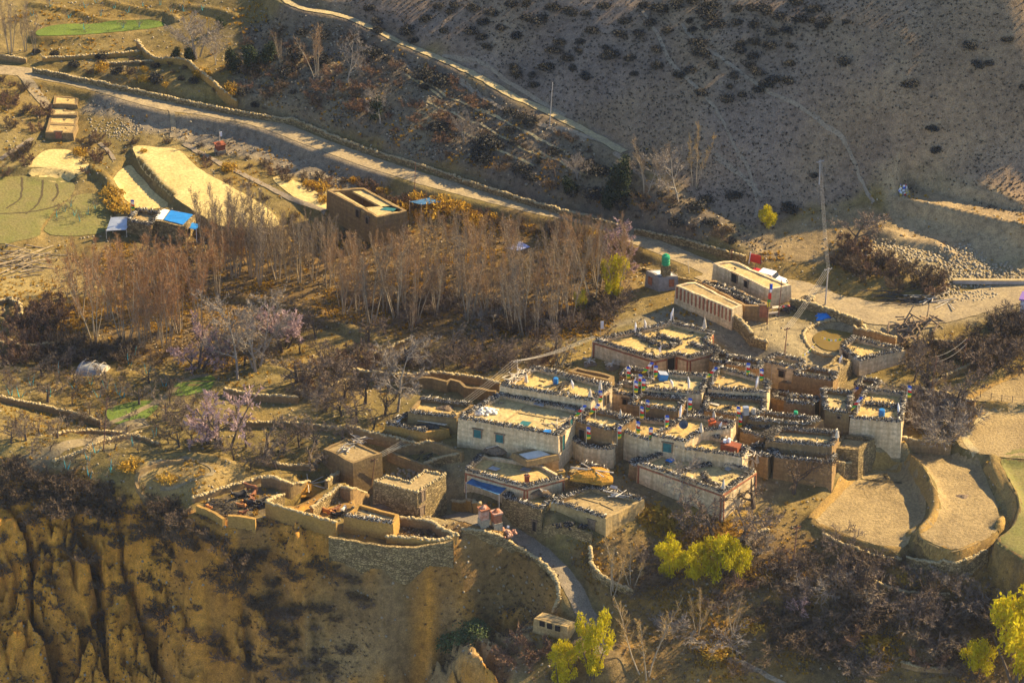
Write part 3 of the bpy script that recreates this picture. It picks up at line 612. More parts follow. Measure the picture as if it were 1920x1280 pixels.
def sticks(segs, per_m=40, layers=4, length=(.3, .8), rad=(.018, .042), width=.40, seed=0, along=.0):
    """loose sticks laid across wall tops: segs of (A, B, z). Returns soup arrays"""
    r = np.random.RandomState(seed); V_ = []; MI = []
    for A, B, z, dens in segs:
        A = np.asarray(A[:2], float); B = np.asarray(B[:2], float); L = np.linalg.norm(B - A)
        if L < .2: continue
        t = (B - A) / L; nrm = np.array([-t[1], t[0]]); k = int(L * per_m * dens)
        u = r.rand(k) * L; lay = r.randint(0, layers, k); yaw = r.normal(0, .42, k) + (np.pi / 2) * (r.rand(k) < along); pit = r.normal(0, .16, k)
        ln = r.uniform(*length, k); rd = r.uniform(*rad, k); off = r.normal(0, width * .28, k)
        hump = .6 + .8 * vnoise(u / 1.7 + seed, np.full(k, seed * 3.1))
        c0 = np.concatenate([A[None] + t[None] * u[:, None] + nrm[None] * off[:, None], (z + .05 + lay * .09 * hump + r.rand(k) * .05)[:, None]], 1)
        dxy = nrm[None] * np.cos(yaw)[:, None] + t[None] * np.sin(yaw)[:, None]
        d = np.concatenate([dxy * np.cos(pit)[:, None], np.sin(pit)[:, None]], 1); s = np.stack([-d[:, 1], d[:, 0], np.zeros(k)], 1); s /= np.linalg.norm(s, axis=1)[:, None] + 1e-9; w = np.cross(d, s)
        vs = []
        for e in (-1, 1):
            for a, b_ in ((-1, -1), (1, -1), (1, 1), (-1, 1)): vs.append(c0 + d * (e * ln / 2)[:, None] + s * (a * rd)[:, None] + w * (b_ * rd)[:, None])
        V_.append(np.stack(vs, 1).reshape(-1, 3))
    if not V_: return None, None, None
    V_ = np.concatenate(V_); k = len(V_) // 8; f = (np.array(BOXF)[None] + (np.arange(k) * 8)[:, None, None]).reshape(-1, 4)
    pale = np.random.RandomState(seed + 3).rand(k) < .15; mi = np.zeros((k, 6), int); mi[:, :2] = 1; mi[pale] = 1; return V_, f, mi.ravel()
def stick_obj(name, segs, parent=None, mats=None, **kw):
    V_, f, mi = sticks(segs, **kw)
    if V_ is None: return None
    return link(name, soup(name, V_, 8, mats or [STICK, STICKEND], mi, f), parent)
def stones(name, P3, size, m, parent=None, seed=0, flat_=.7):
    """irregular stones at points (n,3): squashed, jittered boxes with cut corners"""
    r = np.random.RandomState(seed); k = len(P3); s = r.uniform(*size, k)
    base = np.array([(-1, -1, -1), (1, -1, -1), (1, 1, -1), (-1, 1, -1), (-.7, -.7, 1), (.7, -.7, 1), (.7, .7, 1), (-.7, .7, 1)], float)
    v = base[None] * (1 + r.uniform(-.3, .25, (k, 8, 3))); v[..., 2] *= flat_; a = r.rand(k) * 6.28; ca_, sa = np.cos(a), np.sin(a); tl = r.normal(0, .25, k)
    x = v[..., 0] * ca_[:, None] - v[..., 1] * sa[:, None]; y = v[..., 0] * sa[:, None] + v[..., 1] * ca_[:, None]
    v = np.stack([x, y, v[..., 2] + x * tl[:, None]], -1) * (s / 2)[:, None, None] + np.asarray(P3)[:, None]
    f = (np.array(BOXF)[None] + (np.arange(k) * 8)[:, None, None]).reshape(-1, 4)
    return link(name, soup(name, v.reshape(-1, 3), 8, m, None, f), parent)
def floor_mesh(name, poly, z, m, parent):
    me = bpy.data.meshes.new(name); me.from_pydata([(p[0], p[1], z) for p in poly], [], [tuple(range(len(poly)))]); me.materials.append(m)
    if me.polygons[0].normal.z < 0: me.flip_normals()
    return link(name, me, parent)
HS = {}
def house(key, name, label, cat, roof, z=None, k=0, h=None, wall=WHITE, roofm=ROOF, fire=True, par=.55, seed=None, win=(), trim=None, bury=.8, lines=(), slabs=(), stone_cap=False, dens=1.0, group=None, jit=.05, th=.38, base=None, layers=4):
    R_ = pts(roof); seed = seed if seed is not None else len(HS) + 1
    if roofm is ROOF: roofm = (ROOF, ROOF2, ROOF, ROOF3)[(seed * 7) % 4]
    if z is None:
        g = gp(R_[k][0], R_[k][1] + h); z = at_depth(R_[k][0], R_[k][1], g[1])[2]
    elif isinstance(z, tuple): z = HS[z[0]]['z'] + z[1]
    P = np.array([at(a, b_, z)[:2] for a, b_ in R_]); order = list(range(len(P)))
    if area2(P) < 0: P = P[::-1]; order = order[::-1]
    zb = float(hz(P[:, 0], P[:, 1]).min()) - bury if base is None else base
    c0 = P.mean(0); T = thing(name, label, cat, (c0[0], c0[1], max(zb + bury, zb)), 0, group); off = Vector(T.location)
    I = inset(P, th); r = np.random.RandomState(seed * 7 + 1); nE = len(P); O = []; N_ = []; Z = []
    for i in range(nE):
        a, b_ = P[i], P[(i + 1) % nE]; ia, ib = I[i], I[(i + 1) % nE]; q = max(1, int(np.linalg.norm(b_ - a) / 1.1))
        for s_ in range(q):
            t = s_ / q; j = r.normal(0, jit, 2) if s_ else np.zeros(2); O.append(a + (b_ - a) * t + j); N_.append(ia + (ib - ia) * t + j); Z.append(z - .12 + r.normal(0, jit))
    m_ = len(O); zf = z - par; mb = MB(); v = []
    bat = inset(P, -.16)
    Ob = []
    for i in range(nE):
        a, b_ = bat[i], bat[(i + 1) % nE]; q = max(1, int(np.linalg.norm(P[(i + 1) % nE] - P[i]) / 1.1))
        for s_ in range(q): Ob.append(a + (b_ - a) * s_ / q)
    for o_, zz in ((Ob, None), (O, 1), (N_, 1), (N_, 0)):
        for i in range(m_): v.append((o_[i][0], o_[i][1], zb if zz is None else (Z[i] if zz else zf - .15)))
    fs = []
    for i in range(m_):
        j = (i + 1) % m_
        for lvl in range(3): fs.append((lvl * m_ + i, lvl * m_ + j, (lvl + 1) * m_ + j, (lvl + 1) * m_ + i))
    mb.add(v, fs); w = mb.build("wall", wall, T); w.matrix_parent_inverse = Matrix.Translation(-off)
    rf = floor_mesh("roof" if par < 1.5 else "courtyard_floor", inset(P, th - .06), zf, roofm if par < 1.5 else BROWN, T); rf.matrix_parent_inverse = Matrix.Translation(-off)
    kids = []
    for sp in slabs:
        q = np.array([at(a, b_, z - .25)[:2] for a, b_ in pts(sp)])
        if area2(q) < 0: q = q[::-1]
        n_ = len(q); vs = [(p_[0], p_[1], z - .32) for p_ in q] + [(p_[0], p_[1], z - .6) for p_ in q]
        kids.append(MB().add(vs, [tuple(range(n_)), tuple(range(2 * n_ - 1, n_ - 1, -1))] + [(i, n_ + i, n_ + (i + 1) % n_, (i + 1) % n_) for i in range(n_)]).build("roof", roofm, T))
    if fire:
        segs = []
        for i in range(nE):
            oi = order[i]; oj = order[(i + 1) % nE]; e = i
            if fire is not True:
                ek = tuple(sorted((order[i], order[(i + 1) % nE])))
                if ek not in [tuple(sorted(x)) for x in fire]: continue
            mid = (P[i] * .5 + I[i] * .5, P[(i + 1) % nE] * .5 + I[(i + 1) % nE] * .5); segs.append((mid[0], mid[1], z - .14, dens))
        for q_ in ([segs] if fire is True else [[x] for x in segs]): kids.append(stick_obj("firewood", q_, T, seed=seed, layers=layers))
    if lines:
        for ln in lines:
            q = [at(a, b_, z - .1)[:2] for a, b_ in pts(ln)]
            kids.append(stick_obj("firewood", [(q[i], q[i + 1], zf, 1.5) for i in range(len(q) - 1)], T, seed=seed + 50, layers=6))
    if stone_cap:
        q = []
        for i in range(nE):
            a, b_ = (P[i] + I[i]) / 2, (P[(i + 1) % nE] + I[(i + 1) % nE]) / 2
            for t in np.arange(0, 1, .34 / max(np.linalg.norm(b_ - a), .1)): q.append((*(a + (b_ - a) * t + r.normal(0, .05, 2)), z - .05))
        kids.append(stones("coping", np.array(q), (.25, .45), CAPS, T, seed))
    if trim:
        mb2 = MB()
        for i in range(nE):
            a, b_ = P[i], P[(i + 1) % nE]; d = (b_ - a) / np.linalg.norm(b_ - a); nr = np.array([d[1], -d[0]])
            if nr[1] > .35: continue
            mid = (a + b_) / 2 + nr * .06; L = np.linalg.norm(b_ - a); ang = math.atan2(d[1], d[0])
            mb2.box((mid[0], mid[1], z - .52), (L, .14, .2), ang)
            for e, sg in ((a, 1), (b_, -1)): mb2.box((*(e + nr * .09 + d * sg * .17), (z + zb) / 2 - .2), (.2, .14, z - zb - .95), ang)
        if mb2.v: kids.append(mb2.build("painted_band", trim, T))
    HS[key] = dict(z=z, P=P, T=T, zf=zf, off=off, I=I)
    for q in win:
        kids += opening(key, *q)
    for o_ in kids:
        if o_ is not None and o_.parent == T: o_.matrix_parent_inverse = Matrix.Translation(-off)
    return T
def wall_point(key, px, py):
    h_ = HS[key]; P = h_['P']; d = ray(px, py); best = None
    for i in range(len(P)):
        a, b_ = P[i], P[(i + 1) % len(P)]; e = b_ - a; L = np.linalg.norm(e); e = e / L; nr = np.array([e[1], -e[0]])
        if nr @ d[:2] > -.02: continue
        t = ((a - CAM[:2]) @ nr) / (d[:2] @ nr); p_ = CAM + d * t; s_ = (p_[:2] - a) @ e
        if -.3 < s_ < L + .3 and (best is None or t < best[0]): best = (t, p_, math.atan2(e[1], e[0]), nr)
    return best
def opening(key, px, py, w, hh, m=None, nm='window', lintel=True):
    q = wall_point(key, px, py)
    if q is None: print('no wall for', key, px, py); return []
    _, p_, ang, nr = q; T = HS[key]['T']; m = m or DARK
    c_ = (p_[0] + nr[0] * .05, p_[1] + nr[1] * .05, p_[2])
    mb = MB().box(c_, (w, .22, hh), ang)
    if m is TEAL and nm != 'hole':
        for s_ in (-.25, 0, .25): mb.box((c_[0] + math.cos(ang) * w * s_ + nr[0] * .12, c_[1] + math.sin(ang) * w * s_ + nr[1] * .12, p_[2]), (.05, .03, hh * .94), ang)
    o = mb.build('door' if nm == 'door' else 'window', m, T); o.matrix_parent_inverse = Matrix.Translation(-HS[key]['off'])
    if lintel:
        fr = MB(); fr.box((c_[0] + nr[0] * .06, c_[1] + nr[1] * .06, p_[2] + hh / 2 + .08), (w + .5, .26, .14), ang)
        for s_ in (-1, 1): fr.box((c_[0] + math.cos(ang) * (w / 2 + .05) * s_ + nr[0] * .05, c_[1] + math.sin(ang) * (w / 2 + .05) * s_ + nr[1] * .05, p_[2]), (.1, .24, hh), ang)
        f_ = fr.build('frame', WOODP, o)
    return []
HN = "flat_roofed_house"
def H_(key, label, roof, **kw): return house(key, kw.pop('name', HN), label, kw.pop('cat', 'house'), roof, **kw)
H_('teal', "largest whitewashed house with two teal shuttered windows and a teal skylight in its roof", "859 782,1047 816,1096 768,938 737", h=55, dens=1.1, win=((896, 812, .95, 1.15, TEAL), (937.5, 821, .95, 1.15, TEAL), (1069, 791, .8, 1.1, TEAL), (1054, 829, .7, 2.2, TEAL, 'door')))
H_('barrel', "flat house behind the teal-windowed one with a blue barrel on its roof", "937 721,1108 750,1148 722,1004 687", z=('teal', 1.3), win=((1137, 748, .6, 1.3),))
H_('strip', "low narrow roof strip between the barrel roof and the shaded yard of the red-trimmed compound", "1066 694,1142 712,1152 703,1082 687", z=('barrel', -.9), fire=False, wall=MUD)
H_('compound', "big whitewashed compound with red-brown painted edges at the back of the village", "1112 636,1227 672,1268 663,1292 670,1353 655,1325 640,1337 622,1260 602,1190 619", h=32, trim=REDP, dens=1.15, win=((1257, 684, 1.0, 2.2, None, 'door'),), lines=("1188 619,1225 640,1256 648", "1256 648,1277 638,1240 626,1225 632", "1296 640,1337 656"))
H_('bluebox', "flat roof below the red-trimmed compound with a pale blue crate standing on its edge", "1202 728,1316 738,1330 702,1228 696", z=5.7)
H_('steps', "small flat roof over brown walls above a courtyard with stepped mud walls", "1175 756,1272 770,1290 745,1202 737", z=5.1, wall=BROWN)
H_('pair', "tall narrow house whose beige front rises from the alley left of the teal shutter", "1163 806,1222 826,1275 790,1200 782", k=1, h=54)
H_('drum', "low round-fronted block of the house beside the big teal-windowed house", "1072 822,1095 836,1125 842,1150 839,1160 822,1150 808,1090 808", k=2, h=36, par=.7)
H_('upper_drum', "brown-fronted flat roof standing above the low round-fronted block", "1080 788,1148 806,1192 783,1110 766", z=('drum', 2.3), wall=BROWN, win=((1092, 812, .7, 1.2),))
H_('dish', "flat house with a dark satellite dish on the roof and one teal shutter", "1222 815,1284 827,1318 806,1370 801,1380 790,1290 776", z=4.9, win=((1252, 838, 1.1, 1.3, TEAL),))
H_('mid_right', "flat roof with a broad sunlit floor in front of the small windowed white house", "1327 728,1438 736,1444 715,1400 700,1345 686", z=5.5, dens=1.2)
H_('grey_wall', "small house with a shaded grey-white front squeezed right of the barrel roof", "1150 736,1192 743,1206 722,1164 713", z=4.8, win=((1172, 752, .5, .8),))
H_('filler', "sunken dark roof between the courtyard's prayer flags and the plank roof", "1276 771,1318 780,1324 754,1294 746", z=3.9, wall=BROWN, roofm=ROOFB)
H_('corner', "little house tucked under the right corner of the red-trimmed compound", "1330 676,1362 683,1372 664,1346 657", z=4.4, wall=BROWN)
H_('flag_yard', "low firewood-ringed stone roof crowded with prayer flags under the red-trimmed corner", "1162 703,1222 714,1232 699,1180 687", z=3.6, wall=BROWN, dens=1.3, roofm=ROOFB)
H_('alley_a', "low brown shed in the dark alley right of the broad sunlit roof", "1446 744,1478 752,1488 738,1458 731", z=3.0, wall=BROWN, roofm=ROOFB)
H_('alley_b', "low brown roof strip between the long low roof and the stick-heaped roof", "1388 808,1432 818,1450 800,1408 792", z=3.4, wall=BROWN, roofm=ROOFB, dens=1.4)
H_('alley_c', "dark sunken roof between the red chimney house and the plain brown front", "1400 846,1440 856,1450 838,1414 830", z=2.6, wall=BROWN, roofm=ROOFB, dens=1.4)
H_('straw_yard', "low stone yard block behind the orange straw heap", "1066 882,1122 893,1140 876,1090 866", z=1.9, wall=STONE, roofm=ROOFB, fire=[(2, 3), (1, 2)])
H_('stair_shed', "tiny dark shed against the beige front of the tall narrow house", "1180 868,1206 876,1218 864,1192 857", z=1.8, wall=BROWN, roofm=ROOFB, dens=1.3)
H_('side_shed', "small low shed between the barrel roof and the low narrow roof strip", "1118 728,1146 734,1156 722,1132 717", z=4.0, wall=BROWN, roofm=ROOFB, dens=1.3)
H_('bin_shed', "narrow firewood-topped shed left of the blue-bin roof", "1596 800,1628 806,1636 792,1606 788", z=2.6, wall=BROWN, roofm=ROOFB, dens=1.3) if False else None
H_('low_back', "low brown roof in the rubble yard between the pond house and the blue-bin roof", "1602 722,1642 729,1652 713,1614 706", z=3.3, wall=BROWN)
H_('back_small', "small brown house ringed with firewood right of the red-trimmed compound", "1362 681,1426 691,1430 677,1368 664", z=5.2, wall=BROWN)
H_('one_window', "whitewashed house with a single dark window facing the alley", "1427 676,1492 691,1512 676,1455 662", z=5.0, win=((1466, 700, .7, 1.0),))
H_('tower', "rough stone house with a lit stone side wall in front of the pond house", "1537 692,1572 701,1598 674,1570 664", k=1, h=35, wall=STONE, fire=False, roofm=ROOFB, jit=.09)
H_('brown_block', "brown mud block under the rough stone house", "1486 701,1562 712,1572 698,1512 686", k=0, h=46, wall=BROWN)
H_('ruin', "bare brown mud block without a lit roof in the dark alley under the windowed house", "1460 716,1540 728,1552 716,1480 704", z=3.2, wall=BROWN, fire=False, roofm=ROOFB)
H_('pond', "whitewashed house on the edge of the round pond with a sloping lit side wall", "1575 648,1612 676,1655 664,1697 655,1602 631", k=1, h=30, win=((1586, 665, .9, .7),))
H_('orange', "tall house with a red-washed side wall left of the roof with the blue bin", "1548 768,1592 774,1600 735,1539 727", k=0, h=58, wall=MUD, win=((1573, 777 + 4, .35, .4),))
H_('bluebin', "whitewashed house at the right end of the village with a blue bin on its roof", "1594 783,1690 790,1698 735,1622 727", k=0, h=50, dens=1.2, lines=("1622 752,1692 760",))
H_('long_low', "long low roof with dark firewood edges in front of the red-washed wall", "1402 785,1512 795,1545 785,1420 769", z=4.3, wall=MUD)
H_('yard_block', "low brown roof with firewood rim inside the shaded yard left of the red-washed wall", "1470 752,1528 758,1536 745,1480 740", z=4.4, wall=BROWN)
H_('heap', "flat roof with a heap of sticks at its left end above the plain brown front", "1435 824,1560 836,1573 809,1462 800", z=3.9, wall=BROWN, dens=1.4)
H_('plain', "house with a plain brown windowless front beside the bare walnut tree", "1452 855,1560 867,1568 850,1450 838", k=0, h=41, wall=BROWN, dens=1.3)
H_('ladder', "flat roof with a wooden plank left of the roof with the sunlit broad floor", "1320 768,1384 779,1434 772,1436 748,1322 737", z=4.7, wall=BROWN)
H_('chimney', "flat house with a red chimney block on its roof", "1262 836,1392 856,1404 838,1322 809", z=3.9, wall=WHITE)
H_('front_big', "low whitewashed house with two sunlit roof terraces at the front edge of the village", "1196 866,1355 922,1418 880,1262 838", h=38, trim=REDP, lines=("1262 884,1300 872,1334 866", "1318 884,1332 905,1352 908"))
H_('end_yard', "broken brown yard block behind the plain brown front", "1562 838,1610 842,1640 820,1580 812", z=2.4, wall=STONE, fire=False, roofm=ROOFB)
H_('garden_up', "earth-roofed shed with straw on it left of the big teal-windowed house", "765 772,856 781,888 757,788 743", z=3.6, wall=MUD, fire=[(0, 1), (2, 3)], roofm=ROOF)
H_('garden_low', "ochre-fronted low shed with brushwood on its roof by the orchard", "722 793,800 809,842 802,766 774", k=0, h=27, wall=OCHRE, fire=[(0, 1), (0, 3)], roofm=ROOFB)
H_('stone_l', "L-shaped stone house with a smooth earth roof and a rubble heap behind it", "700 901,782 922,836 888,797 880,768 902,725 890", k=1, h=46, wall=STONE, fire=False, stone_cap=True, par=.16, th=.2, roofm=ROOFB, win=((792, 929, .6, 1.5, WOODP, 'door'), (790, 957, .8, 1.3, WOODP, 'door')))
H_('barn', "square mud barn with a tripod of pale poles lying on its roof", "606 839,662 866,716 848,650 819", k=0, h=28, wall=MUD, fire=False, roofm=ROOFB, par=.3)
H_('yellow', "small yellow plastered shed at the cliff edge below the stone house", "645 966,737 981,748 962,672 942", k=0, h=31, wall=OCHRE, fire=[(0, 1)], roofm=ROOFB)
H_('redwhite', "white-fronted house with red painted edges and a blue tarpaulin lean-to", "872 880,986 912,1058 893,1015 868,902 850", k=0, h=40, trim=REDP, wall=WHITE, fire=[(0, 1), (1, 2), (0, 4)])
H_('skyhut', "little roof hut covered with a white sheet standing on the white-fronted house", "960 847,988 863,1046 851,1012 837", z=('redwhite', 1.1), wall=MUD, fire=False, par=.25, roofm=WHITES, cat='hut', name='roof_hut', base=2.0)
H_('stone_mid', "stone-walled house with a brushwood roof edge beside the two small shrine pillars", "942 930,1015 954,1042 931,975 911", k=1, h=42, wall=STONE, win=((1003, 985, .5, 1.4, DARK, 'door'),))
H_('cream', "cream mud house with a dark door and jumbled planks on its roof beside the lane", "1033 938,1136 970,1208 935,1108 910", k=1, h=34, wall=CREAM, roofm=ROOFB, fire=[(0, 1), (0, 3), (2, 3)], win=((1110, 985, .8, 1.6, WOODP, 'door'),))
H_('lowhut', "tiny isolated hut with three square windows beside the lane in the gorge", "1001 1157,1064 1173,1078 1164,1017 1144", k=0, h=28, wall=CREAM, fire=False, roofm=ROOFB, par=.12, cat='hut', name='small_hut', win=((1017, 1168, .65, .7, None, 'window', False), (1031, 1172.5, .65, .7, None, 'window', False), (1046, 1177, .65, .7, None, 'window', False)))
H_('school', "long cream building at the roadside above the plaza", "1338 492,1443 541,1483 533,1373 487", k=1, h=36, wall=WHITE, fire=False, par=.3, win=((1378, 521, .9, 1.3), (1400, 532, .6, 1.0)))
H_('striped', "long building with red vertical stripes on its white wall facing the village", "1267 533,1373 578,1392 570,1304 526", k=0, h=36, wall=WHITE, fire=False, par=.25, roofm=ROOFB)
H_('pergola', "low shed with a dark brushwood roof between the striped wall and the long cream building", "1310 526,1342 524,1440 566,1438 574,1396 571", z=('striped', -.5), wall=BROWN, fire=False, roofm=BROWN, cat='shed', lines=("1320 528,1420 570", "1345 530,1430 568"), win=((1432, 583, 1.1, 1.8, REDP, 'door'),))
H_('tank', "grey brick pump house with two red doors carrying a green water tank", "1212 506,1236 518,1271 516,1250 503", k=1, h=28, wall=plain("grey_block", (.24, .22, .20), .9, .2, 3), fire=False, par=.1, roofm=WHITES, win=((1231 - 11, 526, .7, 1.1, REDP, 'door', False), (1259, 530, .7, 1.1, REDP, 'door', False)), cat='pump house', name='pump_house')
H_('court', "new mud building round an open courtyard among the bare trees", "613 355,706 405,763 394,683 351", k=0, h=38, wall=MUD, fire=False, par=2.6, roofm=ROOF, slabs=("656 355,683 352,762 394,735 397", "683 388,737 385,758 395,707 404", "616 355,626 354,690 391,683 396"), win=((672, 400, .7, 1.2), (690, 413, .6, 1.0)))
H_('blueroof', "stone house with a bright blue sheet roof among the poplars", "283 411,346 425,366 401,302 389", k=0, h=27, wall=STONE, fire=False, par=.2, roofm=ROOFB, win=((352, 436, .9, 1.5, DARK, 'door'),))
H_('annex', "dry-stone annex with stacked wood on its roof joined to the blue-roofed house", "238 412,284 422,302 397,258 390", k=0, h=24, wall=STONE, fire=True, roofm=ROOFB)
H_('row_a', "topmost of the four flat-roofed houses stepping down beside the road", "99 194,145 195,148 181,101 178", k=0, h=9, wall=MUD, fire=False, roofm=ROOF, par=.2)
H_('row_b', "second house down with a notched roof in the row stepping down beside the road", "95 214,144 215,145 206,124 205,123 199,97 199", k=0, h=8, wall=MUD, fire=False, roofm=ROOF, par=.2)
H_('row_c', "third house down with one small dark roof hole in the row beside the road", "90 230,141 231,148 217,94 215", k=0, h=8, wall=MUD, fire=False, roofm=ROOF, par=.2)
H_('row_d', "lowest house with a red door in the row stepping down beside the road", "85 247,137 248,146 232,90 230", k=0, h=13, wall=MUD, fire=False, roofm=ROOF, par=.2, win=((110, 253, .9, 1.1, REDP, 'door'),))
def on_house(key, name, mb_or_px, m, lift=.06, zz=None):
    """a flat part laid on a roof, outlined in picture space"""
    h_ = HS[key]; z_ = h_['zf'] + lift if zz is None else zz; q = [at(a, b_, z_)[:2] for a, b_ in pts(mb_or_px)]
    if area2(q) < 0: q = q[::-1]
    n_ = len(q); vs = [(*p_, z_) for p_ in q] + [(*p_, z_ - .05) for p_ in q]
    o = MB().add(vs, [tuple(range(n_)), tuple(range(2 * n_ - 1, n_ - 1, -1))] + [(i, n_ + i, n_ + (i + 1) % n_, (i + 1) % n_) for i in range(n_)]).build(name, m, h_['T'])
    o.matrix_parent_inverse = Matrix.Translation(-h_['off']); return o
on_house('teal', 'skylight', "970 797,988 800,997 791,980 788", TEAL, .15)
on_house('blueroof', 'roof_sheet', "290 410,305 412,318 394,304 391", WHITES, .14)
on_house('blueroof', 'roof_sheet', "307 412,343 421,362 402,320 394", BLUEP, .15)
on_house('court', 'skylight', "712 393,737 396,744 391,722 388", TEAL, 0, HS['court']['z'] - .27)
on_house('redwhite', 'skylight', "914 878,930 882,939 878,924 873", METAL, .2)
on_house('redwhite', 'roof_sheet', "975 880,992 884,997 878,982 875", METAL, .15)
on_house('stone_mid', 'skylight', "967 931,980 934,988 928,976 925", DARK, .12)
on_house('cream', 'skylight', "1144 876,1158 880,1160 876,1148 873", METAL, .2) if False else None
for hk, q in (('teal', "945 789,948 790,987 761,984 760"), ('teal', "973 772,973 774,1058 789,1058 787"), ('cream', "1076 927,1075 929,1124 943,1150 955,1152 953,1126 941"), ('cream', "1124 941,1127 942,1105 958,1102 957"), ('barrel', "1050 733,1052 734,1080 715,1078 714"), ('redwhite', "905 884,907 885,930 868,928 867")):
    on_house(hk, 'mud_ridge', q, ROOFB, .09)
# red stripes on the long white wall
h_ = HS['striped']; mb = MB()
for i in range(15):
    q = wall_point('striped', 1270 + i * 7.1, 552 + i * 3.02)
    if q: mb.box((q[1][0] + q[3][0] * .1, q[1][1] + q[3][1] * .1, h_['z'] - 1.15), (.22, .12, 1.7), q[2])
if mb.v: o = mb.build('painted_stripe', REDP, h_['T']); o.matrix_parent_inverse = Matrix.Translation(-h_['off'])
# red wash on the tall house's shaded side
q = wall_point('orange', 1545, 790)
# chaff, twigs and dung crumbs strewn over the roofs
r = np.random.RandomState(77); LS = []
for k in HS:
    P_ = inset(HS[k]['P'], .8); lo, hi = P_.min(0), P_.max(0); n_ = int(abs(area2(P_)) / 2 * .9)
    q = lo + r.rand(n_ * 2, 2) * (hi - lo); q = q[inside(q, P_)][:n_] if n_ else q[:0]
    cc = vnoise(q[:, 0] / 2.5, q[:, 1] / 2.5, 5) if len(q) else np.zeros(0)
    for a in q[cc > .5]: LS.append((a, a + r.normal(0, .25, 2), HS[k]['zf'] - .02, 1))
V_, f, mi = sticks([(a, b_, z_, 9) for a, b_, z_, _ in LS if np.linalg.norm(a - b_) > .2], per_m=1.2, layers=1, length=(.2, .8), rad=(.012, .04), width=.8, seed=5)
tag(link("roof_litter", soup("roof_litter", V_, 8, [STICK, PALEWOOD], mi, f)), kind='stuff')
# ------------------------------------------------------------------ garden and yard walls
def mudwall(label, top, hpx, m=MUD, thick=.42, cap=True, smooth=True, name='mud_wall', seed=1, jit=.06, gate=None):
    W = []
    for a, b_ in pts(top):
        g = gp(a, b_ + hpx); t = at_depth(a, b_, g[1]); W.append((g[0], g[1], t[2]))
    W = np.array(W); W = smooth_line(W, 5) if smooth and len(W) > 2 else W
    Q = [W[0]]
    for i in range(len(W) - 1):
        k_ = max(1, int(np.linalg.norm(W[i + 1] - W[i]) / .8))
        for s_ in range(1, k_ + 1): Q.append(W[i] + (W[i + 1] - W[i]) * s_ / k_)
    Q = np.array(Q); r = np.random.RandomState(seed); T_ = np.gradient(Q[:, :2], axis=0); T_ /= np.linalg.norm(T_, axis=1)[:, None] + 1e-9; N_ = np.stack([-T_[:, 1], T_[:, 0]], 1)
    zt = Q[:, 2] + r.normal(0, jit, len(Q)); gz = hz(Q[:, 0], Q[:, 1]); zt = np.maximum(zt, gz + .3); zb = gz - .9
    v = []
    for s_, zz in ((.62, 0), (.5, 1), (-.5, 1), (-.62, 0)):
        for i in range(len(Q)): pnt = Q[i, :2] + N_[i] * thick * s_; v.append((*pnt, zt[i] if zz else min(zb[i], float(hz(*pnt)[0]) - .5)))
    k_ = len(Q); f = []
    for lv in range(3):
        for i in range(k_ - 1): f.append((lv * k_ + i + 1, lv * k_ + i, (lv + 1) * k_ + i, (lv + 1) * k_ + i + 1))
    f += [(0, k_, 2 * k_, 3 * k_), (4 * k_ - 1, 3 * k_ - 1, 2 * k_ - 1, k_ - 1)]
    c_ = Q[len(Q) // 2]; o0 = Vector((c_[0], c_[1], float(hz(c_[0], c_[1])[0])))
    if not cap:
        mb = MB(); mb.add([Vector(p_) - o0 for p_ in v], f); o = mb.build(name, m, None, o0); return tag(o, label, 'wall', kind='thing')
    T = tag(thing(name, label, 'wall', o0), kind='thing'); mb = MB(); mb.add(v, f); o = mb.build('wall_body', m, T); o.matrix_parent_inverse = Matrix.Translation(-o0)
    q = []
    for i in range(k_ - 1):
        for t in (0, .27, .52, .77): q.append((*(Q[i, :2] + (Q[i + 1, :2] - Q[i, :2]) * (t + r.uniform(-.1, .1)) + N_[i] * r.normal(0, .08)), zt[i] + (zt[i + 1] - zt[i]) * t + .02))
    o = stones('coping', np.array(q), (.30, .50), CAPS, T, seed, .42); o.matrix_parent_inverse = Matrix.Translation(-o0)
    return T
MW = mudwall
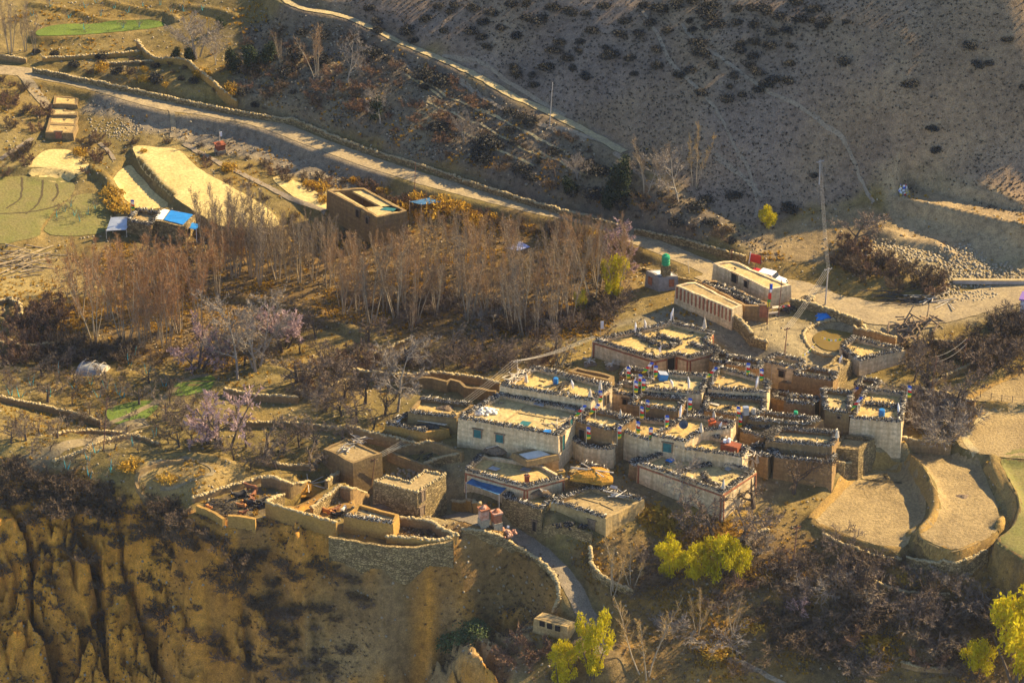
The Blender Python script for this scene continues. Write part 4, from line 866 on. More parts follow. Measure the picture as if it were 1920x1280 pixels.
W_ = [
 ("low crumbling mud rim round the bowl-shaped terrace left of the cattle pen", "300 945,268 925,256 900,268 878,300 866,345 860", 6, dict(m=MUD, cap=False)),
 ("broken garden wall left of the triangular pen in the orchard", "480 862,540 870,590 872", 7, dict(m=MUD)),
 ("low terrace wall between the two green lawns and the track", "100 812,170 806,240 812,300 830", 6, dict(m=BROWN)),
 ("terrace wall under the hollow pasture at far left", "0 640,50 648,110 642,150 655", 8, dict(m=BROWN)),
 ("high stone retaining wall under the yellow shed and the curved yard", "618 1006,660 1012,720 1022,780 1024,850 1012", 36, dict(m=STONE, cap=False)),
 ("rough stone bank wall under the left ploughed field at the gorge", "1545 1000,1590 1022,1640 1040,1690 1046", 12, dict(m=STONE)),
 ("rough stone bank wall under the narrow middle ploughed field", "1700 1044,1750 1052,1800 1052,1850 1030", 14, dict(m=STONE)),
 ("crumbling terrace wall in the gorge scrub below the fields", "1640 1090,1700 1108,1780 1112", 10, dict(m=STONE)),
 ("short broken wall on the orange grass below the front house", "1400 1018,1412 1000,1440 990", 8, dict(m=STONE)),
 ("low earth wall along the bottom edge of the gorge", "1690 1240,1740 1250,1790 1252", 7, dict(m=BROWN)),
 ("tall curving mud wall running down the slope above the road", "258 75,270 92,292 107,345 111,370 128,405 156,445 190", 11, dict(m=OCHRE)),
 ("low brown mud wall running level into the top of the curving wall", "80 108,180 102,265 95", 7, dict(m=OCHRE)),
 ("short mud wall under the big bare trees beside the road bend", "0 103,50 110", 7, dict()),
 ("lower terrace wall under the curving mud wall", "195 118,240 116,290 113", 5, dict()),
 ("long stone retaining wall along the uphill side of the road", "62 128,120 140,200 156,330 184,430 205,500 217,560 227,640 260,720 288,780 305,850 330,900 347,1000 378,1100 405,1180 428", 9, dict(m=STONE)),
 ("stone retaining wall between the dark evergreen and the road bend above the plaza", "1190 430,1280 448,1340 465,1400 480", 9, dict(m=STONE)),
 ("dark field wall below the young blue-stemmed orchard", "0 742,60 755,120 768,190 788", 10, dict()),
 ("pale stone kerb along the earth track at the cliff top", "100 865,150 846,190 826,265 808", 6, dict(m=STONE)),
 ("dark garden wall behind the small pink tree's lawn", "420 727,470 738,510 741,560 744", 12, dict(m=BROWN)),
 ("long garden wall crossing the orchard above the cattle pen", "425 793,520 790,600 797,650 803,681 806", 9, dict()),
 ("stone-capped yard wall behind the barn", "652 797,681 805,720 815,782 829", 20, dict()),
 ("left mud wall of the triangular pen by the teal-windowed house", "728 845,770 832,808 826", 18, dict(smooth=False)),
 ("long bare front mud wall of the triangular pen", "728 845,780 864,836 884", 16, dict(cap=False)),
 ("back mud wall of the triangular pen", "810 826,840 836,868 847", 18, dict(cap=False)),
 ("short stone wall joining the triangular pen to the red-edged house", "798 868,830 856,866 849", 14, dict(m=STONE)),
 ("tall brown garden wall behind the walnut tree", "664 692,700 697,760 700,811 698,840 699,900 708,938 718", 14, dict(m=MUD)),
 ("inner garden wall with stepped top in front of the tall brown garden wall", "745 704,811 708,838 715,845 711,862 714,872 724,905 729,930 733", 20, dict(m=MUD, cap=False, smooth=False)),
 ("crumbling stone wall beside the walnut tree", "600 729,630 718,660 706", 8, dict(m=STONE)),
 ("sunlit mud wall climbing from the garden into the poplar grove", "690 668,730 650,777 630", 9, dict()),
 ("left mud wall of the cattle pen", "362 932,420 914,490 893", 10, dict(smooth=False)),
 ("dark back mud wall of the cattle pen", "490 893,510 893,530 900,548 905,580 902", 20, dict()),
 ("broken front mud wall of the cattle pen", "370 946,395 956,420 972", 14, dict(m=OCHRE, cap=False)),
 ("second stretch of the cattle pen's front wall above the stone footing", "428 964,450 966,480 971", 22, dict(m=OCHRE, cap=False, smooth=False)),
 ("massive ochre mud wall at the cliff edge below the straw heap", "500 940,540 953,590 966,632 978", 28, dict(m=OCHRE)),
 ("short stone wall dividing the two cattle pens", "503 938,515 932,531 926", 12, dict(m=STONE)),
 ("long dry-stone wall under the straw heap", "585 952,612 930,640 908", 20, dict(m=STONE)),
 ("sunlit stone wall running up to the barn", "612 902,640 880,658 868", 14, dict(m=STONE)),
 ("low brown wall with a plank gate below the stone house", "640 912,660 915,690 926", 20, dict(m=BROWN)),
 ("curving ochre yard wall at the head of the bare slope", "725 1004,760 1006,810 1010,840 1008,858 1000", 13, dict(m=OCHRE)),
 ("back wall of the curved yard below the stone house", "750 969,790 974,812 978,830 990,858 1000", 16, dict(m=MUD)),
 ("long stone parapet curving along the outer edge of the lane", "865 991,917 997,967 1021,1017 1054,1040 1081,1048 1117,1036 1146", 8, dict(m=STONE)),
 ("curved stone wall of the sunken fold right of the lane", "1107 1024,1112 1060,1140 1085,1188 1106", 12, dict(m=STONE)),
 ("thick brown yard wall below the thorny garden at the right", "1672 815,1720 823,1782 832", 20, dict(m=BROWN)),
 ("back wall of the dry walled garden under the bank", "1742 637,1800 641,1868 648", 8, dict()),
 ("pale mud wall slanting down the right side of the dry walled garden", "1868 647,1840 672,1790 694,1744 718", 9, dict()),
 ("stone-topped wall between the dry garden and the thorny garden", "1690 720,1720 727,1770 736,1828 752", 10, dict(m=BROWN)),
 ("stone wall round the blue heap on the plaza", "1481 560,1520 568,1570 585,1616 600", 14, dict(m=STONE)),
 ("stepped stone wall descending from the striped building", "1374 588,1392 603,1410 624", 24, dict(m=STONE)),
 ("short stone end wall of the plaza above the village roofs", "1408 632,1425 636,1438 640", 14, dict(m=STONE)),
 ("dark wall behind the pond", "1600 613,1640 622,1680 634", 14, dict(m=BROWN)),
 ("rough stone wall at the foot of the plain brown house", "1540 856,1580 868,1608 858,1640 828", 22, dict(m=STONE)),
 ("stepped mud wall in the courtyard under the small brown roof", "1208 768,1236 772,1238 783,1246 780,1258 786,1260 793", 12, dict(cap=False, smooth=False)),
 ("mud yard wall with ladder by the blue tarpaulin", "848 937,866 940,880 937,902 944", 18, dict(m=OCHRE)),
 ("stone wall below the cream house at the lane", "1022 985,1060 980,1110 1000", 16, dict(m=STONE, cap=False)),
 ("low earth wall of the hollow pasture edge at far left", "0 562,20 560,40 575,34 600", 8, dict()),
 ("dry-stone wall beside the parked jeep", "1205 500,1300 525,1335 535", 5, dict(m=STONE, cap=False)),
]
for i, (lb, tp, hp, kw) in enumerate(W_): MW(lb, tp, hp, seed=i + 3, **kw)
# pond rim
q = []
for i in range(len(POND_RING)):
    a, b_ = POND_RING[i], POND_RING[(i + 1) % len(POND_RING)]
    d = (b_ - a)[:2]; nn = np.array([d[1], -d[0]]) / (np.linalg.norm(d) + 1e-9); cc = POND_RING[:, :2].mean(0); p_ = a[:2]; o_ = (p_ - cc) / np.linalg.norm(p_ - cc)
    for t in np.arange(0, 1, .25):
        pp = a[:2] + d * t + o_ * 1.3; q.append((*pp, float(hz(*pp)[0]) + .12))
tag(stones('pond_rim', np.array(q), (.3, .6), CAPS, None, 5), "ring of pale stones round the muddy pond", 'stone rim')
# ------------------------------------------------------------------ things people made or keep
bpy.context.view_layer.update(); DG = bpy.context.evaluated_depsgraph_get()
def hit(px, py):
    d = Vector(ray(px, py)).normalized(); ok, loc, *_ = scene.ray_cast(DG, Vector(CAM), d)
    return np.array(loc) if ok else gp(px, py)
def zfac(hpx): return hpx / 12.3
CLOTH = [plain("blue_flag_cloth", (.03, .10, .50), .9, .15), plain("white_flag_cloth", (.72, .70, .68), .9, .1), plain("red_flag_cloth", (.62, .03, .02), .9, .15), plain("green_flag_cloth", (.03, .30, .06), .9, .15), plain("yellow_flag_cloth", (.75, .55, .02), .9, .15)]
GREENP = plain("green_tank_plastic", (.01, .26, .11), .45, .15, 1.5, 0, .4)
BARREL = plain("blue_plastic", (.02, .16, .40), .5, .15, 2)
RUBBERM = plain("black_rubber", (.02, .02, .022), .8, .2)
WPAINT = plain("white_vehicle_paint", (.70, .70, .72), .35, .05, 1, 0, .5)
REDPAINT = plain("red_vehicle_paint", (.45, .02, .02), .4, .1, 1, 0, .5)
GLASSM = plain("dark_glass", (.03, .04, .06), .12, .1, 1, 0, .6)
STEEL = plain("dark_steel", (.10, .10, .11), .5, .2, 3, .6)
CABLEM = plain("aluminium_cable", (.52, .47, .38), .5, .1, 2)
CONC = plain("concrete_pole", (.34, .31, .27), .9, .2, 1)
RUSTY = plain("rusted_pole", (.17, .085, .055), .8, .3, 2)
FILM = plain("greenhouse_film", (.27, .27, .255), .45, .2, 1.2, 0, .5)
# --- prayer flag poles: built once, then copied with their parts
def flag_proto(slant):
    T = thing("prayer_flag_pole", "", "prayer flags"); MB().tube([(0, 0, -.3), (.02, 0, 1.2), (slant * .15, 0, 2.45)], [.045, .04, .03], 5).build("pole", PALEWOOD, T)
    for k in range(5):
        z1 = 2.35 - k * .34; x0 = .05 + slant * .15 - slant * .22 * k; x1 = x0 - slant * .22; mb = MB(); w_ = .46
        cols = []
        for s_ in range(4):
            t = s_ / 3; y_ = .09 * math.sin(t * 4 + k); cols.append([(x0 + w_ * t, y_, z1), (x1 + w_ * t + .03 * math.sin(k * 2 + s_), y_ + .05, z1 - .33)])
        vs = [p_ for c_ in cols for p_ in c_] + [(p_[0], p_[1] + .02, p_[2]) for c_ in cols for p_ in c_]
        f = [(2 * i, 2 * i + 1, 2 * i + 3, 2 * i + 2) for i in range(3)] + [(8 + 2 * i + 2, 8 + 2 * i + 3, 8 + 2 * i + 1, 8 + 2 * i) for i in range(3)]
        o = mb.add(vs, f).build("flag", CLOTH[k], T); o['label'] = "%s flag" % ("blue", "white", "red", "green", "yellow")[k]
    return T
def copy_tree(o, parent=None):
    c_ = o.copy(); COL.objects.link(c_)
    if parent is not None: c_.parent = parent
    for ch_ in [q for q in o.children]: copy_tree(ch_, c_)
    return c_
FP = [flag_proto(0.0), flag_proto(1.0)]; used = [False, False]
FL = [("prayer flags rising left of the pair of flags by the pale blue crate", 1174, 693, 0), ("left one of two prayer flag poles below the red-trimmed corner", 1216, 684, 1), ("prayer flags right beside the red-trimmed house corner", 1225, 691, 0), ("short prayer flags beside a white banner on the rubble between roofs", 1188, 719, 0), ("prayer flags behind the white banner between the roofs", 1202, 716, 0), ("teal and white prayer flags next to the white banner", 1196, 707, 0),
 ("slanting prayer flags on the corner between the two broad central roofs", 1336, 693, 1), ("prayer flags over the right end of the barrel roof", 1121, 738, 0), ("slanting prayer flags below the barrel roof's right end", 1116, 762, 1), ("prayer flags at the right corner of the teal-skylight roof", 1090, 765, 1), ("upper one of two prayer flags by the white cloth in the courtyard", 1210, 755, 0), ("prayer flags beside the white cloth in the courtyard", 1199, 767, 0),
 ("prayer flags right of the stepped courtyard walls", 1289, 752, 0), ("prayer flags on the firewood corner left of the satellite dish", 1246, 785, 0), ("small prayer flags at the alley edge above the beige front", 1192, 795, 0), ("prayer flags against the brown front above the round block", 1099, 806, 0), ("prayer flags at the right rim of the round block", 1157, 806, 0), ("thin dark prayer flags at the corner of the narrow beige house", 1216, 808, 0),
 ("prayer flags against the small brown firewood-ringed house", 1398, 686, 0), ("prayer flags above the leaning white banner", 1423, 697, 0), ("faded prayer flags on the windowed white wall", 1446, 690, 0), ("prayer flags behind the red-washed house", 1600, 730, 1), ("prayer flags between the red-washed house and the blue-bin roof", 1607, 751, 1), ("prayer flags hanging over the plank roof's corner", 1383, 784, 0), ("faded prayer flags above the plank roof's corner", 1380, 768, 0), ("prayer flags at the far right end of the village roofs", 1700, 728, 0), ("prayer flags left of the blue sheet roof among the trees", 246, 378, 0)]
for lb, px, py, sl_k in FL:
    g = hit(px, py + 25)
    if used[sl_k]: T = copy_tree(FP[sl_k])
    else: T = FP[sl_k]; used[sl_k] = True
    y_top = at_depth(px, py, g[1])[2]; T.location = (g[0], g[1], max(g[2], y_top - 2.5)); T['label'] = lb; T['group'] = "prayer flag poles of the village"; T.rotation_euler = (0, 0, prnd0 if (prnd0 := rnd.uniform(-.4, .4)) else 0); T.scale = (1.05, 1, 1)
def pale_pole(lb, px, py, hpx, cloth):
    g = hit(px, py + hpx); T = thing("roof_pole", lb, "pole", g, rnd.uniform(0, 6)); h_ = zfac(hpx)
    MB().tube([(0, 0, -.3), (.03, .02, h_ * .5), (.08, .03, h_ + .1)], [.05, .045, .025], 5).build("pole", PALEWOOD, T)
    mb = MB()
    if cloth == 'cone': mb.lathe((.04, .02, h_ * .2), [(.30, 0), (.24, h_ * .25), (.15, h_ * .55), (.04, h_ * .85)], 7)
    else:
        mb.tube([(.08, .03, h_ * .98), (.28, .0, h_ * .6), (.36, -.05, h_ * .1)], [.06, .17, .08], 6)
    mb.build("cloth", CLOTH[1] if cloth == 'flag' else PALEWOOD, T); return T
for lb, px, py, h_, c_ in (("white banner pole at the back edge of the red-trimmed compound, left of three", 1191, 604, 16, 'flag'), ("banner pole with a red tip behind the red-trimmed compound", 1208, 600, 18, 'flag'), ("tall thin white banner on the far back corner of the red-trimmed compound", 1263, 578, 24, 'flag'), ("pale pointed pole at the right back corner of the red-trimmed compound", 1321, 596, 22, 'cone'), ("white cloth pole inside the red-trimmed compound's front terrace", 1240, 650, 14, 'flag'), ("pale pointed pole at the barrel roof's right back corner", 1126, 714, 18, 'cone'), ("dark weathered pole at the barrel roof's right front corner", 1106, 730, 16, 'cone'), ("white banner drooping on the pale-blue-crate roof", 1256, 712, 16, 'flag'), ("thin pale pole standing on the pale-blue-crate roof's front edge", 1290, 708, 24, 'flag'), ("white banner leaning on the right edge of the broad sunlit roof", 1421, 706, 22, 'flag'), ("tall white banner on the rubble between the prayer flags", 1193, 708, 24, 'flag'), ("pale bundle pole on the upper drum roof", 1164, 769, 18, 'cone'), ("white wrapped pole between the dish roof and the red chimney", 1315, 794, 18, 'cone'), ("white wrapped pole right of the small red chimney", 1354, 792, 16, 'flag'), ("pale pointed pole on the firewood rim above the dish roof", 1339, 772, 14, 'cone'), ("pale pointed pole at the right end of the stick-heaped roof", 1569, 806, 16, 'cone'), ("pale tripod-like pole at the front house's right back corner", 1419, 852, 18, 'cone'), ("second pale pole at the front house's right back corner, a little lower", 1411, 862, 14, 'cone'), ("white wrapped pole on top of the rough stone house", 1579, 666, 16, 'flag'), ("bleached pole at the front house's lit front corner", 1357, 900, 18, 'cone'), ("orange cloth pole at the right edge of the blue-bin roof", 1682, 756, 22, 'flag'), ("purple and white banner left of the dish roof's prayer flags", 1277, 760, 22, 'flag'), ("white pole with a knob on the barrel roof", 987, 702, 18, 'cone'), ("white bundle on a pole in the middle of the barrel roof", 1070, 713, 16, 'flag')):
    pale_pole(lb, px, py, h_, c_)
g = hit(1126, 628); T = thing("banner", "pale rectangular upright flag panel left of the red-trimmed compound", "banner", g); MB().tube([(0, 0, -.3), (0, 0, 2.0)], .04, 5).build("pole", PALEWOOD, T); MB().box((.2, 0, 1.5), (.42, .04, 1.15)).build("flag", CLOTH[1], T)
def string_flags(lb, pa, pb, n_):
    a = hit(*pa); b_ = hit(*pb); a[2] += .9; b_[2] += .9; T = thing("prayer_flag_string", lb, "prayer flags", (a + b_) / 2); o0 = (a + b_) / 2; P = [a + (b_ - a) * t - np.array([0, 0, 1.2 * t * (1 - t)]) - o0 for t in np.linspace(0, 1, n_ + 1)]
    MB().tube(P, .015, 3).build("cord", PALEWOOD, T)
    for i in range(n_):
        m_ = (P[i] + P[i + 1]) / 2; MB().box(m_ - np.array([0, 0, .12]), (.26, .03, .24), rnd.uniform(-.6, .6)).build("flag", CLOTH[(4, 1, 4, 3, 1)[i % 5]], T)
string_flags("string of small yellow and white flags across the edge of the pond", (1540, 642), (1577, 646), 9)
string_flags("string of yellow flags slanting down to the small roof beside the pond", (1528, 654), (1504, 676), 8)
# --- power poles and wires
def pole(lb, base, top, m, r=.11, arm=0.0, arm_m=None, name="power_pole", on_roof=False):
    g = hit(*base) if on_roof else gp(*base); t = at_depth(top[0], top[1], g[1]); T = thing(name, lb, "pole", g)
    MB().tube([(0, 0, -.5), (t[0] - g[0], 0, t[2] - g[2])], [r, r * .6], 7).build("shaft", m, T); ar = None
    if arm:
        mb = MB(); mb.box((t[0] - g[0], 0, t[2] - g[2] - .25), (arm, .09, .09), .5)
        for s_ in (-1, -.33, .33, 1): mb.lathe((t[0] - g[0] + math.cos(.5) * arm * .45 * s_, math.sin(.5) * arm * .45 * s_, t[2] - g[2] - .22), [(.05, 0), (.06, .08), (.02, .16)], 6)
        mb.build("crossarm", arm_m or m, T)
    return np.array(t)
pA1 = pole("left one of the pair of rusty steel poles beside the L-shaped stone house", (684, 924), (695, 860), RUSTY, .07, 1.3)
pA2 = pole("right one of the pair of rusty steel poles beside the L-shaped stone house", (693, 926), (703, 862), RUSTY, .07)
pB = pole("power pole at the left back corner of the barrel roof", (970, 722), (970, 674), PALEWOOD, .09, 1.2)
pC = pole("short pole on the left corner of the red-trimmed compound carrying the wires", (1112, 660), (1110, 630), PALEWOOD, .08, .9)
pD = pole("dark pole at the front edge of the plaza where the bundle of wires ends", (1470, 672), (1476, 614), RUSTY, .09, .9)
pE = pole("grey concrete pole at the roadside carrying the bundle of wires over the plaza", (1547, 572), (1553, 502), CONC, .13, 1.2)
pF = pole("far power pole up on the hillside", (1536, 345), (1538, 300), CONC, .12, 1.2)
pG = pole("leaning power pole beside the brown thicket at the right", (1803, 696), (1813, 634), RUSTY, .09, .9)
pH = pole("thin dark pole in front of the dry walled garden", (1744, 734), (1757, 668), RUSTY, .08)
pole("brown pole on the pasture near the cliff-top track", (193, 845), (201, 745), RUSTY, .08, .5)
pole("brown pole with a red crossarm in the gorge scrub", (1484, 1076), (1495, 986), RUSTY, .10, 1.0, REDP)
pole("thin pole by the blue tarpaulin canopy", (777, 366), (779, 304), RUSTY, .07)
pole("thin pole on the lit trail across the slope", (1030, 236), (1036, 155), CONC, .08)
pole("dark pole in front of the red-doored shed on the plaza", (1459, 592), (1466, 524), RUSTY, .08)
pole("short white pole leaning beside the pump house", (1293, 513), (1290, 490), PALEWOOD, .07)
pole("orange post with a crossbar on the road behind the long cream building", (1371, 488), (1372, 468), RUSTY, .09, .6)
pole("white post leaning beside the red gate panel", (1403, 494), (1408, 472), WPAINT, .08)
def cable(lb, a, b_, sag, off, rr=.018):
    a = np.array(a) + off; b_ = np.array(b_) + off; P = [a + (b_ - a) * t - np.array([0, 0, 4 * sag * t * (1 - t)]) for t in np.linspace(0, 1, 13)]; mid = P[6]
    o = MB().tube([p_ - mid for p_ in P], rr, 3).build("overhead_cable", CABLEM, None, mid); tag(o, lb, "cable")
for k in range(4):
    nmk = ("uppermost", "second", "third", "lowest")[k]; off = np.array([(-.8 + .53 * k) * .88, (-.8 + .53 * k) * .48, -.10 * k])
    cable(f"{nmk} wire of the bundle from the rusty poles up to the barrel roof pole", pA1, pB, 1.0, off)
    cable(f"{nmk} wire of the bundle from the barrel roof pole to the red-trimmed compound", pB, pC, .5, off)
    cable(f"{nmk} wire of the bright bundle slanting over the plaza", pD, pE, .4, off * .6)
    cable(f"{nmk} wire of the bundle climbing from the roadside pole to the hill", pE, pF, .8, off * .3, .010)
cable("upper wire from the leaning power pole to the thin pole by the garden", pH, pG, .4, np.array([0, 0, 0.])); cable("lower wire from the leaning power pole to the thin pole by the garden", pH, pG, .5, np.array([0, -.3, -.6]))
# tall prayer mast on the plaza
g = gp(1438, 608); t = at_depth(1444, 531, g[1]); T = thing("prayer_mast", "tall prayer mast with a long blue, orange and green streamer on the plaza", "prayer mast", g); hh = t[2] - g[2]
MB().tube([(0, 0, -.4), (t[0] - g[0], 0, hh)], [.09, .05], 6).build("mast", RUSTY, T)
for k, (z1, ln, c_) in enumerate(((hh - .1, .8, 0), (hh - .9, .4, 1), (hh - 1.5, .9, 2), (hh - 2.3, .5, 3), (hh - 2.8, .7, 4))): MB().box((.36 - k * .06, 0, z1 - ln / 2), (.42, .05, ln), .1 * k).build("streamer", CLOTH[c_], T)
# --- water tank, barrels, crates
h_ = HS['tank']; q = at(1248, 514, h_['z']); T = thing("water_tank", "bright green plastic water tank on a stone pedestal on the pump house roof", "water tank", (q[0], q[1], h_['zf']))
MB().box((0, 0, .75), (1.05, 1.05, 1.6), .4).build("pedestal", STONE, T)
MB().lathe((0, 0, 1.56), [(.52, 0), (.56, .05), (.56, .35), (.53, .38), (.56, .42), (.56, .78), (.53, .81), (.56, .85), (.56, 1.2), (.48, 1.38), (.22, 1.46), (.22, 1.58), (.05, 1.6)], 16).build("tank", GREENP, T)
def drum(lb, px, py, r, hh, m, name="barrel", cat="barrel"):
    g = hit(px, py); T = thing(name, lb, cat, g); MB().lathe((0, 0, -.02), [(r, 0), (r, hh * .3), (r * 1.06, hh * .33), (r, hh * .36), (r, hh * .63), (r * 1.06, hh * .66), (r, hh * .69), (r, hh), (r * .88, hh + .02)], 12).build("body", m, T)
    MB().lathe((0, 0, hh), [(r * .86, 0), (r * .86, .04), (.02, .05)], 12).build("lid", m, T)
drum("blue barrel standing on the roof behind the teal-skylight house", 1042, 721, .33, .95, BARREL)
drum("blue bin on the roof at the right end of the village", 1653, 780, .40, .95, BARREL, "storage_bin", "bin")
drum("small green bowl-shaped drum on the dark yard roof beside the red-washed wall", 1492, 775, .28, .3, GREENP, "basin", "basin")
drum("small dark barrel beside the red chimney block", 1413, 775, .3, .7, CONC)
g = hit(1243, 712); T = thing("crate", "pale blue crate tipped up against the red-trimmed house", "crate", g); MB().box((0, 0, .5), (1.1, .8, .9), .3, 0, Matrix.Rotation(.25, 3, 'Y') @ Matrix.Rotation(.3, 3, 'Z')).build("body", BLUEP, T); MB().box((0, 0, 1.0), (1.2, .9, .06), .3, 0, Matrix.Rotation(.25, 3, 'Y') @ Matrix.Rotation(.3, 3, 'Z')).build("lid", METAL, T)
g = hit(1398, 776); T = thing("cabinet", "pale green metal cabinet lying at the plank roof's right corner", "cabinet", g); MB().box((0, 0, .5), (.7, .6, 1.1), .2).build("body", METAL, T); MB().box((0, -.32, .5), (.55, .04, .9), .2).build("panel", FILM, T)
def dish(lb, px, py, tilt):
    g = hit(px, py); T = thing("satellite_dish", lb, "satellite dish", g); MB().tube([(0, 0, -.1), (0, 0, .8)], .04, 5).build("stand", STEEL, T)
    Mr = Matrix.Rotation(tilt, 3, 'X'); mb = MB(); prof = [(.02, 0), (.25, .03), (.45, .1), (.6, .2)]; n_ = 14; vs = []
    for r, z_ in prof:
        for k in range(n_): vs.append(Mr @ Vector((r * math.cos(6.283 * k / n_), r * math.sin(6.283 * k / n_), z_)) + Vector((0, 0, .8)))
    vs2 = [v + Mr @ Vector((0, 0, -.03)) for v in vs]; f = [(i * n_ + k, i * n_ + (k + 1) % n_, (i + 1) * n_ + (k + 1) % n_, (i + 1) * n_ + k) for i in range(3) for k in range(n_)]
    mb.add(vs, f); mb.add(vs2, [tuple(reversed(q)) for q in f]); mb.build("dish", STEEL, T); MB().tube([Mr @ Vector((0, 0, .03)) + Vector((0, 0, .8)), Mr @ Vector((0, 0, .5)) + Vector((0, 0, .8))], .025, 4).build("feed_arm", STEEL, T)
dish("dark satellite dish on the sunlit roof left of the small red chimney", 1281, 806, .9)
dish("satellite dish tilted on the plank roof", 1380, 762, -.7)
# --- chimneys and roof clutter
def block(lb, key, px, py, d, m, rz, name, cat, parts=()):
    z_ = HS[key]['zf']; q = at(px, py, z_); T = thing(name, lb, cat, (q[0], q[1], z_), rz)
    mb = MB(); mb.box((0, 0, d[2] / 2 - .05), (d[0], d[1], d[2] + .1)); mb.box((0, 0, d[2] + .06), (d[0] + .14, d[1] + .14, .12)); mb.build("body", m, T)
    for nm, dd, off, mm in parts: MB().box(off, dd).build(nm, mm, T)
block("broad red-brown chimney block topped with white cloths", 'chimney', 1370, 844, (2.3, 1.1, .85), BRICKRED, -.5, "chimney_block", "chimney", (("cloth", (.4, .4, .5), (-.8, 0, 1.1), CLOTH[1]), ("cloth", (.3, .3, .7), (-.35, .2, 1.2), CLOTH[1])))
block("small bright red-orange roof shrine on the dish roof", 'dish', 1335, 805, (.7, .7, 1.1), plain("orange_plaster", (.50, .10, .02), .8, .2), .4, "roof_shrine", "shrine", (("cap", (.5, .5, .35), (0, 0, 1.35), BRICKRED),))
block("little orange chimney at the front edge of the white-fronted house", 'redwhite', 988, 905, (.5, .5, 1.0), BRICKRED, .3, "chimney", "chimney", (("cap", (.35, .35, .25), (0, 0, 1.2), WOODP),))
block("yellow chimney at the right corner of the white-fronted house", 'redwhite', 1052, 897, (.8, .6, 1.0), OCHRE, .3, "chimney", "chimney", (("cap", (.5, .4, .2), (0, 0, 1.2), WOODP),))
def heap(lb, px, py, rx, ry, hh, m, name, cat, seed, n_=16, surf=None):
    g = hit(px, py); r = np.random.RandomState(seed); vs = []; L = 7
    for i in range(L + 1):
        t = i / L
        for k in range(n_):
            a = 6.283 * k / n_; rr = math.sin((1 - t) * 1.57) * (1 + .18 * math.sin(a * 3 + seed) + r.normal(0, .07)); vs.append((rx * rr * math.cos(a), ry * rr * math.sin(a), hh * (t ** .75) * (1 + r.normal(0, .06)) - .15))
    f = [(i * n_ + k, i * n_ + (k + 1) % n_, (i + 1) * n_ + (k + 1) % n_, (i + 1) * n_ + k) for i in range(L) for k in range(n_)]
    return g, vs, f
def straw(lb, px, py, rx, ry, hh, seed, poles=0, m=None, name="straw_heap"):
    g, vs, f = heap(lb, px, py, rx, ry, hh, None, None, None, seed); T = thing(name, lb, "straw heap", g); MB().add(vs, f).build("straw", m or STRAW, T)
    r = np.random.RandomState(seed)
    for k in range(poles):
        a = r.rand() * 3; MB().tube([(-rx * math.cos(a), -ry * math.sin(a), hh * .5 + .2), (rx * math.cos(a) * 1.1, ry * math.sin(a) * 1.1, hh * .8 + .3 * r.rand())], [.07, .05], 5).build("pole", PALEWOOD, T)
straw("orange straw heap crossed by pale poles on the wall between the cattle pens", 578, 920, 2.6, 1.9, 1.3, 3, 4)
straw("orange straw heap with long poles behind the stone-walled house", 1112, 893, 2.6, 1.7, 1.2, 4, 4)
straw("brown dung heap on the garden shed roof", 836, 765, 1.1, .7, .5, 5, 0, WOODP, "dung_heap")
straw("brushwood heap on the ochre-fronted shed", 812, 799, 2.0, .9, .6, 6, 2, STICK, "brushwood_heap")
straw("dark brush heap in the shaded yard below the red-trimmed wall", 1148, 690, 1.0, .7, .8, 7, 5, TW_GREY, "brush_heap")
straw("second dark brush heap in the shaded yard, against the wall", 1105, 683, .9, .7, .7, 8, 5, TW_GREY, "brush_heap")
straw("dark thatch pile behind the yellow shed", 720, 952, 2.2, .8, .7, 9, 0, TW_DARK, "thatch_pile")
straw("dark brushwood pile on the stone-walled house's roof", 1010, 921, 1.5, .8, .5, 10, 2, TW_DARK, "brushwood_heap")
straw("mud heap behind the roof hut", 933, 845, 1.6, 1.0, .9, 12, 1, WOODP, "mud_heap")
def stone_pile(lb, px, py, rx, ry, n_, m, seed, size=(.2, .5), name="stone_pile"):
    g = hit(px, py); r = np.random.RandomState(seed); a = r.rand(n_) * 6.28; q = r.rand(n_) ** .6; P = np.stack([g[0] + np.cos(a) * q * rx, g[1] + np.sin(a) * q * ry, g[2] + (1 - q) * .55 + .05], 1)
    o = stones(name, P - g[None], size, m, None, seed); o.location = g; tag(o, lb, "stone pile")
stone_pile("pile of whitish stones at the left end of the teal-skylight roof", 908, 772, 1.9, 1.0, 90, WHITES, 3)
stone_pile("small pile of pale stones on the plaza wall corner", 1516, 560, .9, .7, 30, CAPS, 4)
stone_pile("row of dark vessels and stones along the front of the cream house", 1066, 986, 2.2, .6, 40, RUBBERM, 5, (.2, .45))
def timber(lb, name, cat, spots, m, r=(.05, .1), ln=(2, 4), seed=1, n_=20, spread=(2, 1), ang=.3, angs=.4, lift=.2, pit=.1):
    """a heap of logs lying about: one mesh"""
    rr = np.random.RandomState(seed); g0 = hit(*spots[0]); mb = MB()
    for k in range(n_):
        g = hit(*spots[k % len(spots)]); a = ang + rr.normal(0, angs); L = rr.uniform(*ln) / 2; c_ = g - g0 + np.array([rr.normal(0, spread[0]), rr.normal(0, spread[1]), 0]); w = c_ + g0; c_[2] = float(hz(w[0], w[1])[0]) - g0[2] + lift * rr.rand() + .12 if lift >= 0 else c_[2] + .1 + rr.rand() * .2
        d = np.array([math.cos(a), math.sin(a), rr.normal(0, pit)]) * L; mb.tube([c_ - d, c_ + d * .1 + rr.normal(0, .05, 3), c_ + d], [rr.uniform(*r), rr.uniform(*r) * .9, rr.uniform(*r) * .7], 5)
    return tag(mb.build(name, m, None, g0), lb, cat)
